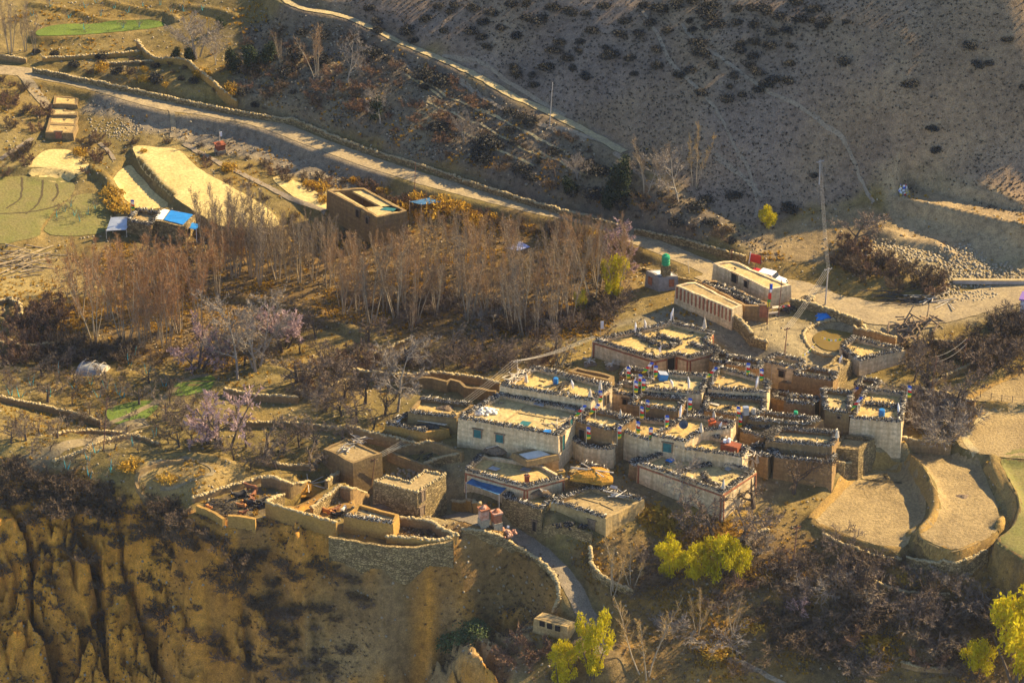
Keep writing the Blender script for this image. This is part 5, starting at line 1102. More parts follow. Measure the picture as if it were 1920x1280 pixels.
timber("jumble of pale felled timber at the left edge by the poplars", "timber_pile", "timber", [(20, 486), (50, 478), (75, 490), (30, 505), (70, 510), (15, 500)], plain("felled_timber", (.34, .265, .16), .9, .4, 2), (.06, .12), (2.5, 6), 3, 46, (1.6, 1.2), .2, .35, .5)
timber("dark pile of driftwood and stumps on the plaza edge", "driftwood_pile", "wood pile", [(1690, 615), (1715, 612), (1738, 606), (1705, 625), (1700, 640)], WOODP, (.08, .2), (1.0, 2.8), 4, 60, (.9, .8), .6, .8, .7, .5)
timber("long grey poles lying along the ditch below the stone rubble", "pole_pile", "poles", [(1670, 558), (1700, 562), (1730, 568), (1690, 565)], STICK, (.05, .09), (3, 7), 5, 22, (1.2, .7), -.1, .2, .3)
timber("planks and branches beside the rubble ditch", "plank_pile", "planks", [(1745, 555), (1760, 565), (1775, 570)], PALEWOOD, (.05, .1), (2, 4), 6, 14, (.8, .6), .7, .5, .4)
timber("bundle of dark poles leaning behind the barrel roof", "pole_bundle", "poles", [(1046, 688), (1056, 690)], STICK, (.05, .08), (3, 4.5), 7, 22, (.7, .3), 1.2, .15, .6, .55)
timber("tripod of pale poles on the square mud barn", "pole_tripod", "poles", [(652, 843)], PALEWOOD, (.06, .09), (1.8, 2.6), 8, 7, (.35, .3), 1.1, .5, -1, .3)
timber("jumbled planks on the cream house's roof", "plank_pile", "planks", [(1160, 930), (1150, 925)], STICKEND, (.05, .08), (1.2, 2.4), 9, 9, (.6, .4), -.4, .7, -1, .05)
timber("old planks scattered on the barrel roof", "plank_pile", "planks", [(1040, 727), (1055, 722), (1062, 718)], STICK, (.05, .09), (1.2, 2.6), 10, 14, (.5, .3), .5, .5, -1, .05)
timber("sticks heaped at the left end of the stick-heaped roof", "stick_heap", "sticks", [(1450, 818), (1446, 812)], STICK, (.04, .07), (1.5, 2.6), 11, 30, (.5, .4), .8, .4, -1, .2)
timber("branches and planks on the right edge of the teal-skylight roof", "stick_heap", "sticks", [(1060, 790), (1050, 800)], PALEWOOD, (.04, .07), (1.2, 2.4), 12, 14, (.5, .5), .4, .8, -1, .15)
timber("driftwood on the back rim of the triangular pen's barn corner", "stick_heap", "sticks", [(675, 826), (684, 822), (668, 830)], PALEWOOD, (.04, .08), (1.2, 2.4), 13, 26, (.5, .4), .4, .6, -1, .2)
timber("loose brush along the left edge of the barrel roof", "stick_heap", "sticks", [(960, 712), (972, 705), (985, 698)], PALEWOOD, (.04, .08), (1.2, 2.6), 14, 22, (.4, .3), .9, .5, -1, .2)
timber("dry branches piled at the dark gap behind the front house", "stick_heap", "sticks", [(1400, 852), (1408, 860)], PALEWOOD, (.04, .08), (1.2, 2.4), 15, 18, (.5, .4), .9, .8, -1, .35)
timber("timber frame lying in the triangular pen", "plank_pile", "planks", [(790, 862), (800, 856)], STICK, (.05, .08), (1.2, 2.2), 16, 8, (.6, .4), .4, .7, .2)
def sheet_thing(lb, name, cat, poly, m, z=None, lift=.12, posts=0.0, pm=None, thick=.05, sag=.0):
    q0 = [hit(*p_) for p_ in pts(poly)]; zz = np.mean([a[2] for a in q0]) + lift if z is None else z; q = np.array([at(a, b_, zz) for a, b_ in pts(poly)]); c_ = q.mean(0); T = thing(name, lb, cat, c_)
    if area2(q) < 0: q = q[::-1]
    n_ = len(q); vs = [tuple(p_ - c_ + np.array([0, 0, rnd.uniform(-.06, .06)])) for p_ in q]; vs += [(a, b_, z_ - thick) for a, b_, z_ in vs]; vs += [(0, 0, -sag), (0, 0, -sag - thick)]
    f = [(i, (i + 1) % n_, 2 * n_) for i in range(n_)] + [((i + 1) % n_ + n_, i + n_, 2 * n_ + 1) for i in range(n_)] + [(i, i + n_, (i + 1) % n_ + n_, (i + 1) % n_) for i in range(n_)]
    MB().add(vs, f).build("cover", m, T)
    if posts:
        for p_ in q: gz = float(hz(p_[0], p_[1])[0]); MB().tube([(p_[0] - c_[0], p_[1] - c_[1], gz - c_[2] - .3), (p_[0] - c_[0], p_[1] - c_[1], .12)], .06, 5).build("post", pm or PALEWOOD, T)
    return T
g = gp(800, 398); sheet_thing("flat blue tarpaulin canopy on posts beside the courtyard building", "tarpaulin_canopy", "canopy", "768 378,790 384,826 378,806 371", BLUET, g[2] + 1.6, 0, 1)
g = gp(905, 955); sheet_thing("sagging blue tarpaulin lean-to in front of the white red-edged wall", "tarpaulin_lean_to", "lean-to", "874 905,936 928,950 914,890 892", BLUET, g[2] + 2.3, 0, 1, None, .05, .25)
g = gp(968, 470); sheet_thing("pale blue plastic sheet lying among the poplars", "plastic_sheet", "plastic sheet", "946 465,972 470,994 462,975 452", plain("lilac_plastic", (.30, .34, .55), .5, .2), g[2] + .35, 0)
sheet_thing("blue and white sheet on the left terrace of the front house", "plastic_sheet", "plastic sheet", "1247 862,1258 866,1266 861,1256 858", BLUEP, None, .12)
sheet_thing("crumpled pale sheet beside the red chimney's front", "plastic_sheet", "plastic sheet", "1358 878,1366 882,1372 878,1364 875", METAL, None, .12)
sheet_thing("grey tin sheets lying in the shade at the back of the teal-skylight roof", "tin_sheet", "tin sheet", "1000 756,1018 762,1024 757,1004 752", METAL, None, .1)
sheet_thing("tin sheet at the right back of the teal-skylight roof", "tin_sheet", "tin sheet", "1058 764,1078 770,1080 765,1060 761", METAL, None, .1)
sheet_thing("bright blue plastic scrap on the teal-skylight roof's front right", "plastic_sheet", "plastic sheet", "1018 808,1032 811,1034 806,1022 804", BLUEP, None, .15)
sheet_thing("pale board tilted on the ochre-fronted shed", "board", "board", "738 785,746 791,754 783,747 776", WHITES, None, .3)
sheet_thing("zinc sheet lying between the straw heap and the white-fronted house", "tin_sheet", "tin sheet", "1062 893,1074 898,1092 892,1078 885", METAL, None, .15)
sheet_thing("long plank on the plank roof", "plank", "plank", "1330 756,1348 761,1349 758,1331 753", PALEWOOD, None, .15)
sheet_thing("pale board near the red chimney block", "board", "board", "1386 838,1404 842,1408 838,1390 835", FILM, None, .2)
sheet_thing("white tray on the back rim of the cream house", "tray", "tray", "1143 914,1156 917,1158 912,1146 909", WHITES, None, .35)
sheet_thing("pale plank shelf beside the red door on the plaza", "plank_shelf", "shelf", "1448 578,1476 575,1474 571,1448 574", PALEWOOD, gp(1462, 580)[2] + .6, 0, 1)
sheet_thing("corrugated zinc roof on posts left of the blue-roofed house", "shed_roof", "shed", "199 432,237 430,246 405,208 407", METAL, gp(215, 440)[2] + 1.2, 0, 1)
sheet_thing("blue porch roof on white pillars in front of the blue-roofed house", "porch", "porch", "340 424,368 430,374 420,350 414", BLUEP, gp(355, 452)[2] + 1.9, 0, 1, WPAINT)
g = gp(1548, 594); _, vs, f = heap("", 1548, 594, 1.5, .9, .7, None, None, None, 8); T = thing("tarpaulin_heap", "heap covered with a blue tarpaulin at the foot of the plaza wall", "tarpaulin", g); MB().add(vs, f).build("cover", BLUEP, T)
for k in range(5): a = k * 1.25; MB().lathe((1.35 * math.cos(a), .8 * math.sin(a), -.02), [(.16, 0), (.18, .1), (.1, .22)], 6).build("stone", RUBBLE, T)
# --- greenhouse tunnel
P = [gp(*p_) for p_ in pts("141 702,186 707,208 689,163 678")]; c_ = np.mean(P, 0); T = thing("greenhouse", "low plastic-film greenhouse with a grey-white gable roof on the pasture", "greenhouse", c_)
a, b_, cc, d = [p_ - c_ for p_ in P]; mb = MB(); n_ = 10
for (p_, q_) in ((a, d), (b_, cc)):
    for k in range(n_ + 1): t = k / n_; m_ = p_ + (q_ - p_) * t; mb.v.append((m_[0], m_[1], min(p_[2], q_[2]) - .2 + 1.0 * min(1, (1.15 * math.sin(math.pi * t)) ** .6) + .1))
for k in range(n_): mb.f.append((k, k + 1, n_ + 2 + k, n_ + 1 + k)); mb.m.append(0)
mb.f.append(tuple(range(n_, -1, -1))); mb.f.append(tuple(range(n_ + 1, 2 * n_ + 2))); mb.m += [1, 1]
mb.build("film", [FILM, PALEWOOD], T)
for t in (.15, .5, .85):
    mb = MB(); mb.tube([np.array(mb_) for mb_ in [tuple(np.array([*(a + (b_ - a) * t)[:2], 0]) + np.array([*((d - a) * s_)[:2], 1.15 * min(1, (1.15 * math.sin(math.pi * max(s_, .02))) ** .6)])) for s_ in np.linspace(.02, .98, 9)]], .04, 4); mb.build("hoop", PALEWOOD, T)
# --- small shrines
def chorten(lb, px, py, hpx, w, m1, m2, extra=None):
    g = gp(px, py); h_ = zfac(hpx); T = thing("shrine_pillar", lb, "shrine", g, .45)
    MB().box((0, 0, h_ * .18 - .1), (w * 1.15, w * 1.15, h_ * .36 + .2)).build("plinth", RUBBLE, T); MB().box((0, 0, h_ * .58), (w, w, h_ * .45)).build("body", m1, T)
    MB().box((0, 0, h_ * .83), (w * 1.25, w * 1.25, h_ * .07)).build("cornice", m2, T); MB().lathe((0, 0, h_ * .86), [(w * .42, 0), (w * .36, h_ * .06), (w * .12, h_ * .12), (w * .05, h_ * .16)], 8).build("finial", m1, T); return T, h_
PINKW = earth("red_streaked_whitewash", (.50, .34, .25), (.42, .17, .09), 1.2, 3.0)
chorten("left shrine pillar with red-streaked whitewash at the head of the lane", 907, 985, 36, 1.0, PINKW, REDP); chorten("right shrine pillar, redder, at the head of the lane", 931, 990, 34, 1.0, REDP, PINKW)
T, hh = chorten("stepped red shrine with a white flag on the terrace under the road", 413, 287, 22, 1.2, BRICKRED, BRICKRED); MB().tube([(0, 0, hh), (0, 0, hh + 1.6)], .04, 5).build("pole", PALEWOOD, T); MB().box((.22, 0, hh + 1.2), (.36, .04, .7)).build("flag", CLOTH[1], T)
g, vs, f = heap("", 1693, 362, 1.0, .8, 1.3, None, None, None, 11); T = thing("prayer_cairn", "cairn wrapped in coloured prayer flags at the corner of the lit upper terrace", "cairn", g); MB().add(vs, f).build("stones", RUBBLE, T)
for k in range(26): a = rnd.uniform(3.0, 6.6); z_ = rnd.uniform(.15, 1.3); rr = 1.02 * (1 - z_ / 1.9); MB().box((rr * math.cos(a), .85 * rr * math.sin(a) - .1, z_), (.32, .06, .26), a + 1.57).build("flag", CLOTH[(1, 1, 4, 0, 1, 2, 1)[k % 7]], T)
g = gp(950, 1000); T = thing("mani_heap", "heap of red and white mani stones with a small white flag beside the lane", "stone heap", g); q = np.random.RandomState(4).normal(0, .45, (40, 3)); q[:, 2] = np.abs(q[:, 2]) * .5; stones("stones", q, (.2, .5), PINKW, T, 4); MB().tube([(0, 0, 0), (.05, 0, 1.2)], .03, 4).build("pole", PALEWOOD, T); MB().box((.18, 0, 1.0), (.3, .03, .3)).build("flag", CLOTH[1], T)
# ladder against the yard wall, fence, gate, channel beam
g = gp(888, 958); T = thing("ladder", "wooden ladder leaning on the ochre yard wall by the lean-to", "ladder", g, .3); 
for s_ in (-.28, .28): MB().tube([(s_, -.5, -.05), (s_, .1, 1.7)], .045, 5).build("rail", WOODP, T)
for k in range(5): t = .15 + k * .18; MB().tube([(-.28, -.5 + .6 * t, 1.75 * t), (.28, -.5 + .6 * t, 1.75 * t)], .04, 5).build("rung", WOODP, T)
P = [gp(*p_) for p_ in pts("1838 745,1858 749,1878 752,1898 755,1920 756,1935 756")]; T = thing("post_fence", "wire fence on thin posts along the lower edge of the upper ploughed field", "fence", P[0])
for p_ in P: q = p_ - P[0]; MB().tube([q - np.array([0, 0, .3]), q + np.array([0, 0, 1.0])], .05, 5).build("post", WOODP, T)
for zz in (.45, .85): MB().tube([p_ - P[0] + np.array([0, 0, zz]) for p_ in P], .015, 3).build("wire", STEEL, T)
g = gp(1416, 494); T = thing("gate_panel", "dark red metal gate panel beside the road", "gate", g, -.5); MB().box((0, 0, .75), (1.7, .07, 1.2)).build("panel", REDPAINT, T)
for s_ in (-.85, .85): MB().tube([(s_, 0, -.3), (s_, 0, 1.5)], .06, 6).build("post", STEEL, T)
a = gp(1786, 529); b_ = gp(1935, 532); T = thing("channel_wall", "long pale concrete channel edge under the rubble slope", "channel", a, math.atan2(b_[1] - a[1], b_[0] - a[0])); L = float(np.linalg.norm((b_ - a)[:2])); MB().box((L / 2, 0, .1), (L, .5, .5)).build("beam", CONC, T); MB().box((L / 2, .05, .39), (L, .62, .08)).build("coping", CAPS, T)
g = gp(1921, 597); T = thing("kiosk", "corner of a small white kiosk with purple trim at the right edge of the picture", "kiosk", g, -.3); MB().box((.6, .4, 1.4), (2.4, 2.0, 3.2)).build("body", WPAINT, T); MB().box((.6, .4, 3.1), (2.8, 2.4, .2)).build("roof", plain("purple_trim", (.20, .12, .35), .6, .1), T)
# --- jeep and motorbikes
g = gp(1447, 533); T = thing("jeep", "white jeep with a dark windscreen parked behind the long cream building", "jeep", g, -.55)
mb = MB(); prof = [(-1.9, .45), (-1.95, 1.0), (-1.75, 1.75), (.25, 1.78), (.75, 1.12), (1.8, 1.0), (1.95, .75), (1.95, .45)]; n_ = len(prof); vs = [(x_, y_ * (1 if z_ < 1.2 else .88), z_) for y_ in (-.82, .82) for x_, z_ in prof]
mb.add(vs, [tuple(range(n_)), tuple(range(2 * n_ - 1, n_ - 1, -1))] + [((i + 1) % n_, i, n_ + i, n_ + (i + 1) % n_) for i in range(n_)]).build("body", WPAINT, T)
MB().box((.53, 0, 1.47), (.1, 1.35, .62), 0, 0, Matrix.Rotation(-.62, 3, 'Y')).build("windscreen", GLASSM, T)
for y_ in (-.79, .79): MB().box((-.2, y_, 1.45), (.8, .06, .4)).build("window", GLASSM, T); MB().box((-1.2, y_, 1.45), (.8, .06, .4)).build("window", GLASSM, T)
for x_ in (-1.25, 1.25):
    for y_ in (-.8, .8):
        w = MB().tube([(x_, y_ - .12, .36), (x_, y_ + .12, .36)], .36, 14).build("wheel", RUBBERM, T); MB().tube([(x_, y_ - .135, .36), (x_, y_ + .135, .36)], .18, 10).build("rim", STEEL, w)
for y_ in (-.55, .55): MB().tube([(1.92, y_, .85), (1.99, y_, .85)], .11, 8).build("headlight", GLASSM, T)
MB().box((2.0, 0, .5), (.12, 1.6, .16)).build("bumper", STEEL, T)
g = gp(1423, 524); T = thing("tractor_hood", "red tractor bonnet showing left of the white jeep behind the long cream building", "tractor", g, -.55); MB().box((0, 0, 1.1), (1.7, .8, .7)).build("bonnet", REDPAINT, T); MB().tube([(-.6, 0, 1.4), (-.6, 0, 2.1)], .06, 6).build("exhaust", STEEL, T)
for x_, r in ((-.7, .45), (.7, .34)):
    for y_ in (-.6, .6): MB().tube([(x_, y_ - .12, r), (x_, y_ + .12, r)], r, 14).build("wheel", RUBBERM, T)
def bike():
    T = thing("motorbike", "", "motorbike")
    for x_ in (-.62, .62):
        mb = MB(); P = [(x_ + .30 * math.cos(a), 0, .32 + .30 * math.sin(a)) for a in np.linspace(0, 6.283, 15)]; w = mb.tube(P, .055, 6, 0, False).build("wheel", RUBBERM, T); m2 = MB()
        for k in range(4): a = k * .785; m2.tube([(x_ - .28 * math.cos(a), 0, .32 - .28 * math.sin(a)), (x_ + .28 * math.cos(a), 0, .32 + .28 * math.sin(a))], .012, 3)
        m2.build("spokes", STEEL, w)
    MB().tube([(-.62, 0, .32), (-.2, 0, .55), (.25, 0, .75), (.42, 0, .85), (.62, 0, .32)], .045, 6).build("frame", STEEL, T); MB().box((0, 0, .42), (.38, .26, .32)).build("engine", STEEL, T)
    MB().tube([(-.02, 0, .78), (.2, 0, .86), (.36, 0, .82)], [.10, .15, .08], 8).build("fuel_tank", REDPAINT, T); MB().tube([(-.75, 0, .84), (-.4, 0, .78), (-.05, 0, .80)], [.07, .11, .09], 6).build("seat", RUBBERM, T)
    MB().tube([(.38, -.36, 1.05), (.42, 0, .98), (.38, .36, 1.05)], .025, 5).build("handlebar", STEEL, T); MB().tube([(.52, 0, .86), (.62, 0, .86)], .09, 8).build("headlight", GLASSM, T); return T
B0 = bike()
for i, (px, py, rz, lb) in enumerate(((1404, 596, .5, "dark motorbike parked by the stepped stone wall below the shed"), (1470, 586, 2.6, "left one of two dark motorbikes under the end of the long cream building"), (1481, 584, 2.9, "right one of two dark motorbikes under the end of the long cream building"))):
    T = B0 if i == 0 else copy_tree(B0); g = gp(px, py); T.location = g; T.rotation_euler = (0, .0, rz); T['label'] = lb; T['group'] = "motorbikes on the plaza"
g = gp(1447, 592); T = thing("log_bench", "pale log bench beside the prayer mast", "bench", g, .2); MB().tube([(-.9, 0, .4), (.9, .05, .42)], .16, 7).build("seat", PALEWOOD, T)
for s_ in (-.6, .6): MB().box((s_, 0, .12), (.3, .35, .5)).build("leg", RUBBLE, T)
straw("small dark dung heap in the middle of the narrow ploughed field", 1806, 930, .9, .6, .35, 31, 0, WOODP, "dung_heap")
# --- cattle
def animal(lying):
    """a cow grown from a skeleton with the Skin modifier: one continuous body"""
    V_ = []; E = []; Rr = []
    def v(p_, r): V_.append(p_); Rr.append(r); return len(V_) - 1
    zb = .42 if lying else .92
    a = v((-.62, 0, zb + .06), (.21, .25)); b1 = v((-.25, 0, zb), (.27, .30)); c1 = v((.2, 0, zb + .01), (.27, .32)); d1 = v((.55, 0, zb + .08), (.19, .25)); nk = v((.80, 0, zb + .28), (.11, .16)); hd = v((1.0, 0, zb + .36), (.11, .12)); mz = v((1.26, 0, zb + .20), (.075, .075))
    E += [(a, b1), (b1, c1), (c1, d1), (d1, nk), (nk, hd), (hd, mz)]
    tl = v((-.80, 0, zb + .12), (.04, .04)); t2 = v((-.88, 0, zb - .30), (.025, .025)); E += [(a, tl), (tl, t2)]
    for s_ in (-1, 1):
        if lying:
            k1 = v((.62, .24 * s_, .16), (.07, .07)); k2 = v((.40, .30 * s_, .08), (.05, .05)); E += [(d1, k1), (k1, k2)]
            h1 = v((-.45, .30 * s_, .26), (.13, .13)); h2 = v((-.15, .36 * s_, .12), (.07, .07)); h3 = v((-.42, .40 * s_, .07), (.05, .05)); E += [(a, h1), (h1, h2), (h2, h3)]
        else:
            s1 = v((.50, .15 * s_, .68), (.11, .11)); k1 = v((.52, .15 * s_, .38), (.06, .06)); k2 = v((.50, .15 * s_, .06), (.05, .05)); E += [(d1, s1), (s1, k1), (k1, k2)]
            h1 = v((-.52, .17 * s_, .70), (.13, .13)); h2 = v((-.66, .17 * s_, .40), (.06, .06)); h3 = v((-.60, .17 * s_, .06), (.05, .05)); E += [(a, h1), (h1, h2), (h2, h3)]
        e1 = v((.98, .20 * s_, zb + .42), (.035, .05)); E += [(hd, e1)]
    me = bpy.data.meshes.new("tmp"); me.from_pydata([(x_, y_, z_) for x_, y_, z_ in V_], E, []); o = bpy.data.objects.new("tmp", me); COL.objects.link(o)
    md = o.modifiers.new("s", 'SKIN'); ss = o.modifiers.new("u", 'SUBSURF'); ss.levels = 1; ss.render_levels = 1
    for i, r in enumerate(Rr): me.skin_vertices[0].data[i].radius = r
    me.skin_vertices[0].data[1].use_root = True
    bpy.context.view_layer.update(); ev = o.evaluated_get(bpy.context.evaluated_depsgraph_get()); m2 = bpy.data.meshes.new_from_object(ev); m2.name = "body"
    for p_ in m2.polygons: p_.use_smooth = True
    bpy.data.objects.remove(o); bpy.data.meshes.remove(me); return m2, zb
COAT = {'brown': plain("brown_hide", (.20, .075, .03), .8, .3, 2), 'black': plain("black_hide", (.018, .016, .016), .7, .3, 2), 'orange': plain("tan_hide", (.42, .17, .045), .8, .25, 2), 'white': plain("white_hide", (.55, .50, .42), .8, .2, 2)}
AM = {k: animal(k) for k in (True, False)}
def cow(lb, px, py, coat, lying, rz, s_=1.0, grp=None):
    me, zb = AM[lying]; key = f"{coat}{lying}"; 
    if key not in AM: m2 = me.copy(); m2.materials.clear(); m2.materials.append(COAT[coat]); AM[key] = m2
    g = gp(px, py); T = thing("cow", lb, "cow", g, rz, grp); T.scale = (s_,) * 3; link("body", AM[key], T)
    for q in (-1, 1): MB().tube([(.98, .10 * q, zb + .46), (1.0, .22 * q, zb + .54), (1.06, .24 * q, zb + .66)], [.035, .03, .01], 6).build("horn", PALEWOOD, T)
    return T
for a in (("brown cow standing at the back wall of the cattle pen", 472, 924, 'brown', False, 2.8, 1.0), ("large black cow lying alone in the cattle pen", 452, 932, 'black', True, 3.6, 1.15), ("dark brown cow lying right of the large black one", 474, 932, 'brown', True, 1.2, .9), ("tan calf in the middle of the lying herd", 460, 944, 'orange', True, .4, .8), ("black cow lying in the middle of the herd", 467, 946, 'black', True, 5.6, 1.0), ("brown cow lying behind the black one in the middle of the herd", 475, 943, 'brown', True, 2.2, .9), ("black cow lying at the right of the herd", 488, 944, 'black', True, .5, .9), ("small black cow lying lowest right in the cattle pen", 481, 953, 'black', True, .1, .7), ("black cow lying against the dividing stone wall", 495, 946, 'black', True, .6, .75), ("tan calf lying at the left of the herd", 454, 951, 'orange', True, 3.0, .75), ("brown calf lying by the pen's front wall", 454, 964, 'brown', True, .3, .7), ("tan calf in the left corner of the cattle pen", 391, 953, 'orange', True, 5.4, .7),
          ("brown cow lying in the small fold below the straw heap", 628, 960, 'brown', True, .8, .9), ("tan cow lying at the left of the small fold", 614, 962, 'orange', True, 2.7, .9), ("black cow lying at the front of the small fold", 630, 969, 'black', True, .2, .9), ("white cow standing at the right of the small fold", 645, 962, 'white', False, 4.4, .8)):
    cow(*a)
timber("heap of branches in the left half of the cattle pen", "stick_heap", "sticks", [(405, 948), (415, 945), (425, 955), (430, 960)], STICK, (.03, .06), (1.0, 2.2), 21, 60, (.7, .5), .5, .9, .35, .2)
# ------------------------------------------------------------------ plants
class Plant:
    """grows a bare woody plant: tubes for the stems, thin tapering slips for the twigs"""
    def __init__(s, seed): s.r = np.random.RandomState(seed); s.t = MB(); s.c = MB(); s.tw = []
    def branch(s, p, d, L, r0, lev, P):
        r = s.r; n_ = max(3, int(P['seg'][lev])); pts_ = [p.copy()]; d = d / np.linalg.norm(d); rad = [r0]
        for i in range(n_):
            d = d + r.normal(0, P['wob'][lev], 3) + np.array([0, 0, P['up'][lev]]); d /= np.linalg.norm(d)
            p = p + d * L / n_; pts_.append(p.copy()); rad.append(max(r0 * (1 - (i + 1) / n_ * .85), .006))
        (s.t if lev <= P['tl'] else s.c).tube(pts_, rad, 5 if lev == 0 else (4 if lev == 1 else 3), 0, False)
        kids = P['n'][lev]; st = P['start'][lev]; last = lev == len(P['n']) - 1
        for k in range(int(r.poisson(kids)) if kids > 3 else int(kids)):
            t = st + (1 - st) * (k + r.rand()) / max(kids, 1); t = min(t, .99); f = t * n_; i = min(int(f), n_ - 1); q = pts_[i] + (pts_[i + 1] - pts_[i]) * (f - i)
            a = pts_[i + 1] - pts_[i]; a /= np.linalg.norm(a); o = r.normal(0, 1, 3); o -= a * (o @ a); o /= np.linalg.norm(o) + 1e-9
            an = R(P['ang'][lev]) * r.uniform(.7, 1.25); nd = a * math.cos(an) + o * math.sin(an)
            cl = L * P['len'][lev] * r.uniform(.6, 1.15) * (1 - P['taper'] * t)
            if last: s.tw.append((q, nd, cl))
            else: s.branch(q, nd, cl, max(rad[i] * .55, .012), lev + 1, P)
    def twig_mesh(s, mats, w=.035, per=3, curve=.35):
        r = s.r; V_ = []
        for q, d, L in s.tw:
            for k in range(per):
                d2 = d + r.normal(0, .45, 3) * (k > 0); d2 /= np.linalg.norm(d2); o = np.cross(d2, r.normal(0, 1, 3)); o /= np.linalg.norm(o) + 1e-9
                b_ = q + d2 * L * .25 * k; e = b_ + d2 * L * r.uniform(.7, 1.1) + np.array([0, 0, curve * L * .3])
                V_ += [b_ - o * w / 2, b_ + o * w / 2, e]
        return np.array(V_)
def merge_crown(name, pl, mats, w, per, curve=.35):
    tv = pl.twig_mesh(None, w, per, curve); mb = pl.c; o = len(mb.v)
    k = len(tv) // 3; v = mb.v + [tuple(x) for x in tv]; f = mb.f + [(o + 3 * i, o + 3 * i + 1, o + 3 * i + 2) for i in range(k)]
    me = bpy.data.meshes.new(name); me.from_pydata(v, [], f); me.materials.append(mats[0]); me.materials.append(mats[-1])
    me.polygons.foreach_set('material_index', [0] * len(mb.f) + [1] * k); me.update(); return me
def make_bare(seed, stems, spread, Hh, r0, P, bark, twig, w=.035, per=3, base_r=.25, curve=.35, cb=None):
    pl = Plant(seed)
    for k in range(stems):
        a = 6.283 * (k + pl.r.rand() * .6) / stems; sp = R(spread) * pl.r.uniform(.35, 1.2) if stems > 1 else R(spread) * pl.r.rand()
        d = np.array([math.cos(a) * math.sin(sp), math.sin(a) * math.sin(sp), math.cos(sp)]); br = base_r * (pl.r.rand() ** .5 if stems > 1 else 0)
        pl.branch(np.array([math.cos(a) * br, math.sin(a) * br, -.25]), d, Hh * pl.r.uniform(.75, 1.05), r0 * pl.r.uniform(.7, 1.1), 0, P)
    return pl.t.mesh("trunk", bark), merge_crown("crown", pl, [cb or bark, twig], w, per, curve)
def leaf_blob(seed, lobes, n_, size, m, tri=False, name="crown", flatten=1.0, hang=0):
    r = np.random.RandomState(seed); V_ = []
    for (cx0, cy0, cz0, rx, ry, rz_, wt) in lobes:
        k = int(n_ * wt); d = r.normal(0, 1, (k, 3)); d /= np.linalg.norm(d, axis=1)[:, None]; rr = r.rand(k) ** .45
        nv = .72 + .55 * vnoise(d[:, 0] * 2.2 + seed + cx0, d[:, 1] * 2.2 + d[:, 2] * 1.7 + cz0, seed)
        c_ = np.array([cx0, cy0, cz0]) + d * np.array([rx, ry, rz_]) * (rr * nv)[:, None]
        u = r.normal(0, 1, (k, 3)); u /= np.linalg.norm(u, axis=1)[:, None]; u[:, 2] -= hang; w = np.cross(u, r.normal(0, 1, (k, 3))); w /= np.linalg.norm(w, axis=1)[:, None] + 1e-9
        s_ = r.uniform(.6, 1.3, k)[:, None] * size; c_[:, 2] = np.maximum(c_[:, 2], .03)
        V_.append(np.stack([c_ - u * s_, c_ + w * s_ * .5, c_ + u * s_, c_ - w * s_ * .5], 1).reshape(-1, 3))
    return soup(name, np.concatenate(V_), 4, m)
POP = dict(seg=(7, 4, 3), wob=(.05, .10, .1), up=(.03, .16, .1), tl=0, n=(20, 8, 0), start=(.30, .15, .1), ang=(34, 34, 30), len=(.21, .42, .3), taper=.62)
POP.update(n=(21, 8), seg=(7, 4), start=(.36, .12), len=(.22, .45), taper=.5)
WAL = dict(seg=(5, 5, 4), wob=(.10, .14, .16), up=(.02, .07, .04), tl=1, n=(10, 10, 9), start=(.24, .2, .15), ang=(52, 48, 42), len=(.72, .48, .42), taper=.35)
ORC = dict(seg=(4, 5, 4), wob=(.14, .18, .2), up=(.0, .05, .02), tl=1, n=(7, 8, 7), start=(.35, .2, .1), ang=(58, 50, 45), len=(.95, .5, .45), taper=.25)
SHR = dict(seg=(4, 3), wob=(.14, .18), up=(.02, .03), tl=0, n=(9, 6), start=(.2, .15), ang=(40, 42), len=(.5, .5), taper=.3)
def protos(nm, k, f): return [f(i) for i in range(k)]
T_POP = protos('pop', 4, lambda i: make_bare(100 + i, 6 + i % 3, 12, 12.0, .10, POP, BARK_TAN, TW_RUSTY, .036, 4, .6))
T_POPG = protos('popg', 4, lambda i: make_bare(120 + i, 3 + i % 3, 8, 12.0, .10, POP, BARK_TAN, TW_GREY, .033, 4, .5))
T_POPR = protos('popr', 3, lambda i: make_bare(140 + i, 4 + i % 2, 9, 12.0, .09, POP, BARK_TAN, TW_RUST, .034, 4, .5))
T_WAL = protos('wal', 3, lambda i: make_bare(160 + i, 1 + (i == 2) * 2, 16, 5.2, .13, WAL, BARK_GREY, TW_WHITE, .035, 3, .3))
T_ORC = protos('orc', 4, lambda i: make_bare(180 + i, 1, 14, 1.9, .13, ORC, BARK_DARK, [TW_PURPLE, TW_DARK, TW_GREY, TW_PURPLE][i], .032, 3, 0))
T_SAP = protos('sap', 2, lambda i: make_bare(200 + i, 2, 16, 1.3, .07, dict(ORC, tl=0, n=(5, 5, 4)), TURQ, TW_GREY, .022, 2, .05, .35, TW_GREY))
T_PNK = protos('pnk', 3, lambda i: make_bare(220 + i, 3, 26, 3.6, .12, WAL, BARK_DARK, BLOSSOM, .07, 2, .3, .6))
T_GLD = protos('gld', 2, lambda i: make_bare(230 + i, 3, 12, 11.0, .10, POP, BARK_TAN, TW_GOLD, .05, 3, .4))
S_GREY = [make_bare(300 + i, 11, 44, 2.2, .035, SHR, BARK_DARK, TW_PURPLE, .04, 3, .35) for i in range(4)]
S_DARK = [make_bare(310 + i, 12, 48, 1.9, .035, SHR, BARK_DARK, TW_DARK, .05, 4, .4) for i in range(3)]
S_RED = [make_bare(320 + i, 12, 55, 1.5, .03, SHR, TW_RED, TW_RED, .05, 4, .5) for i in range(3)]
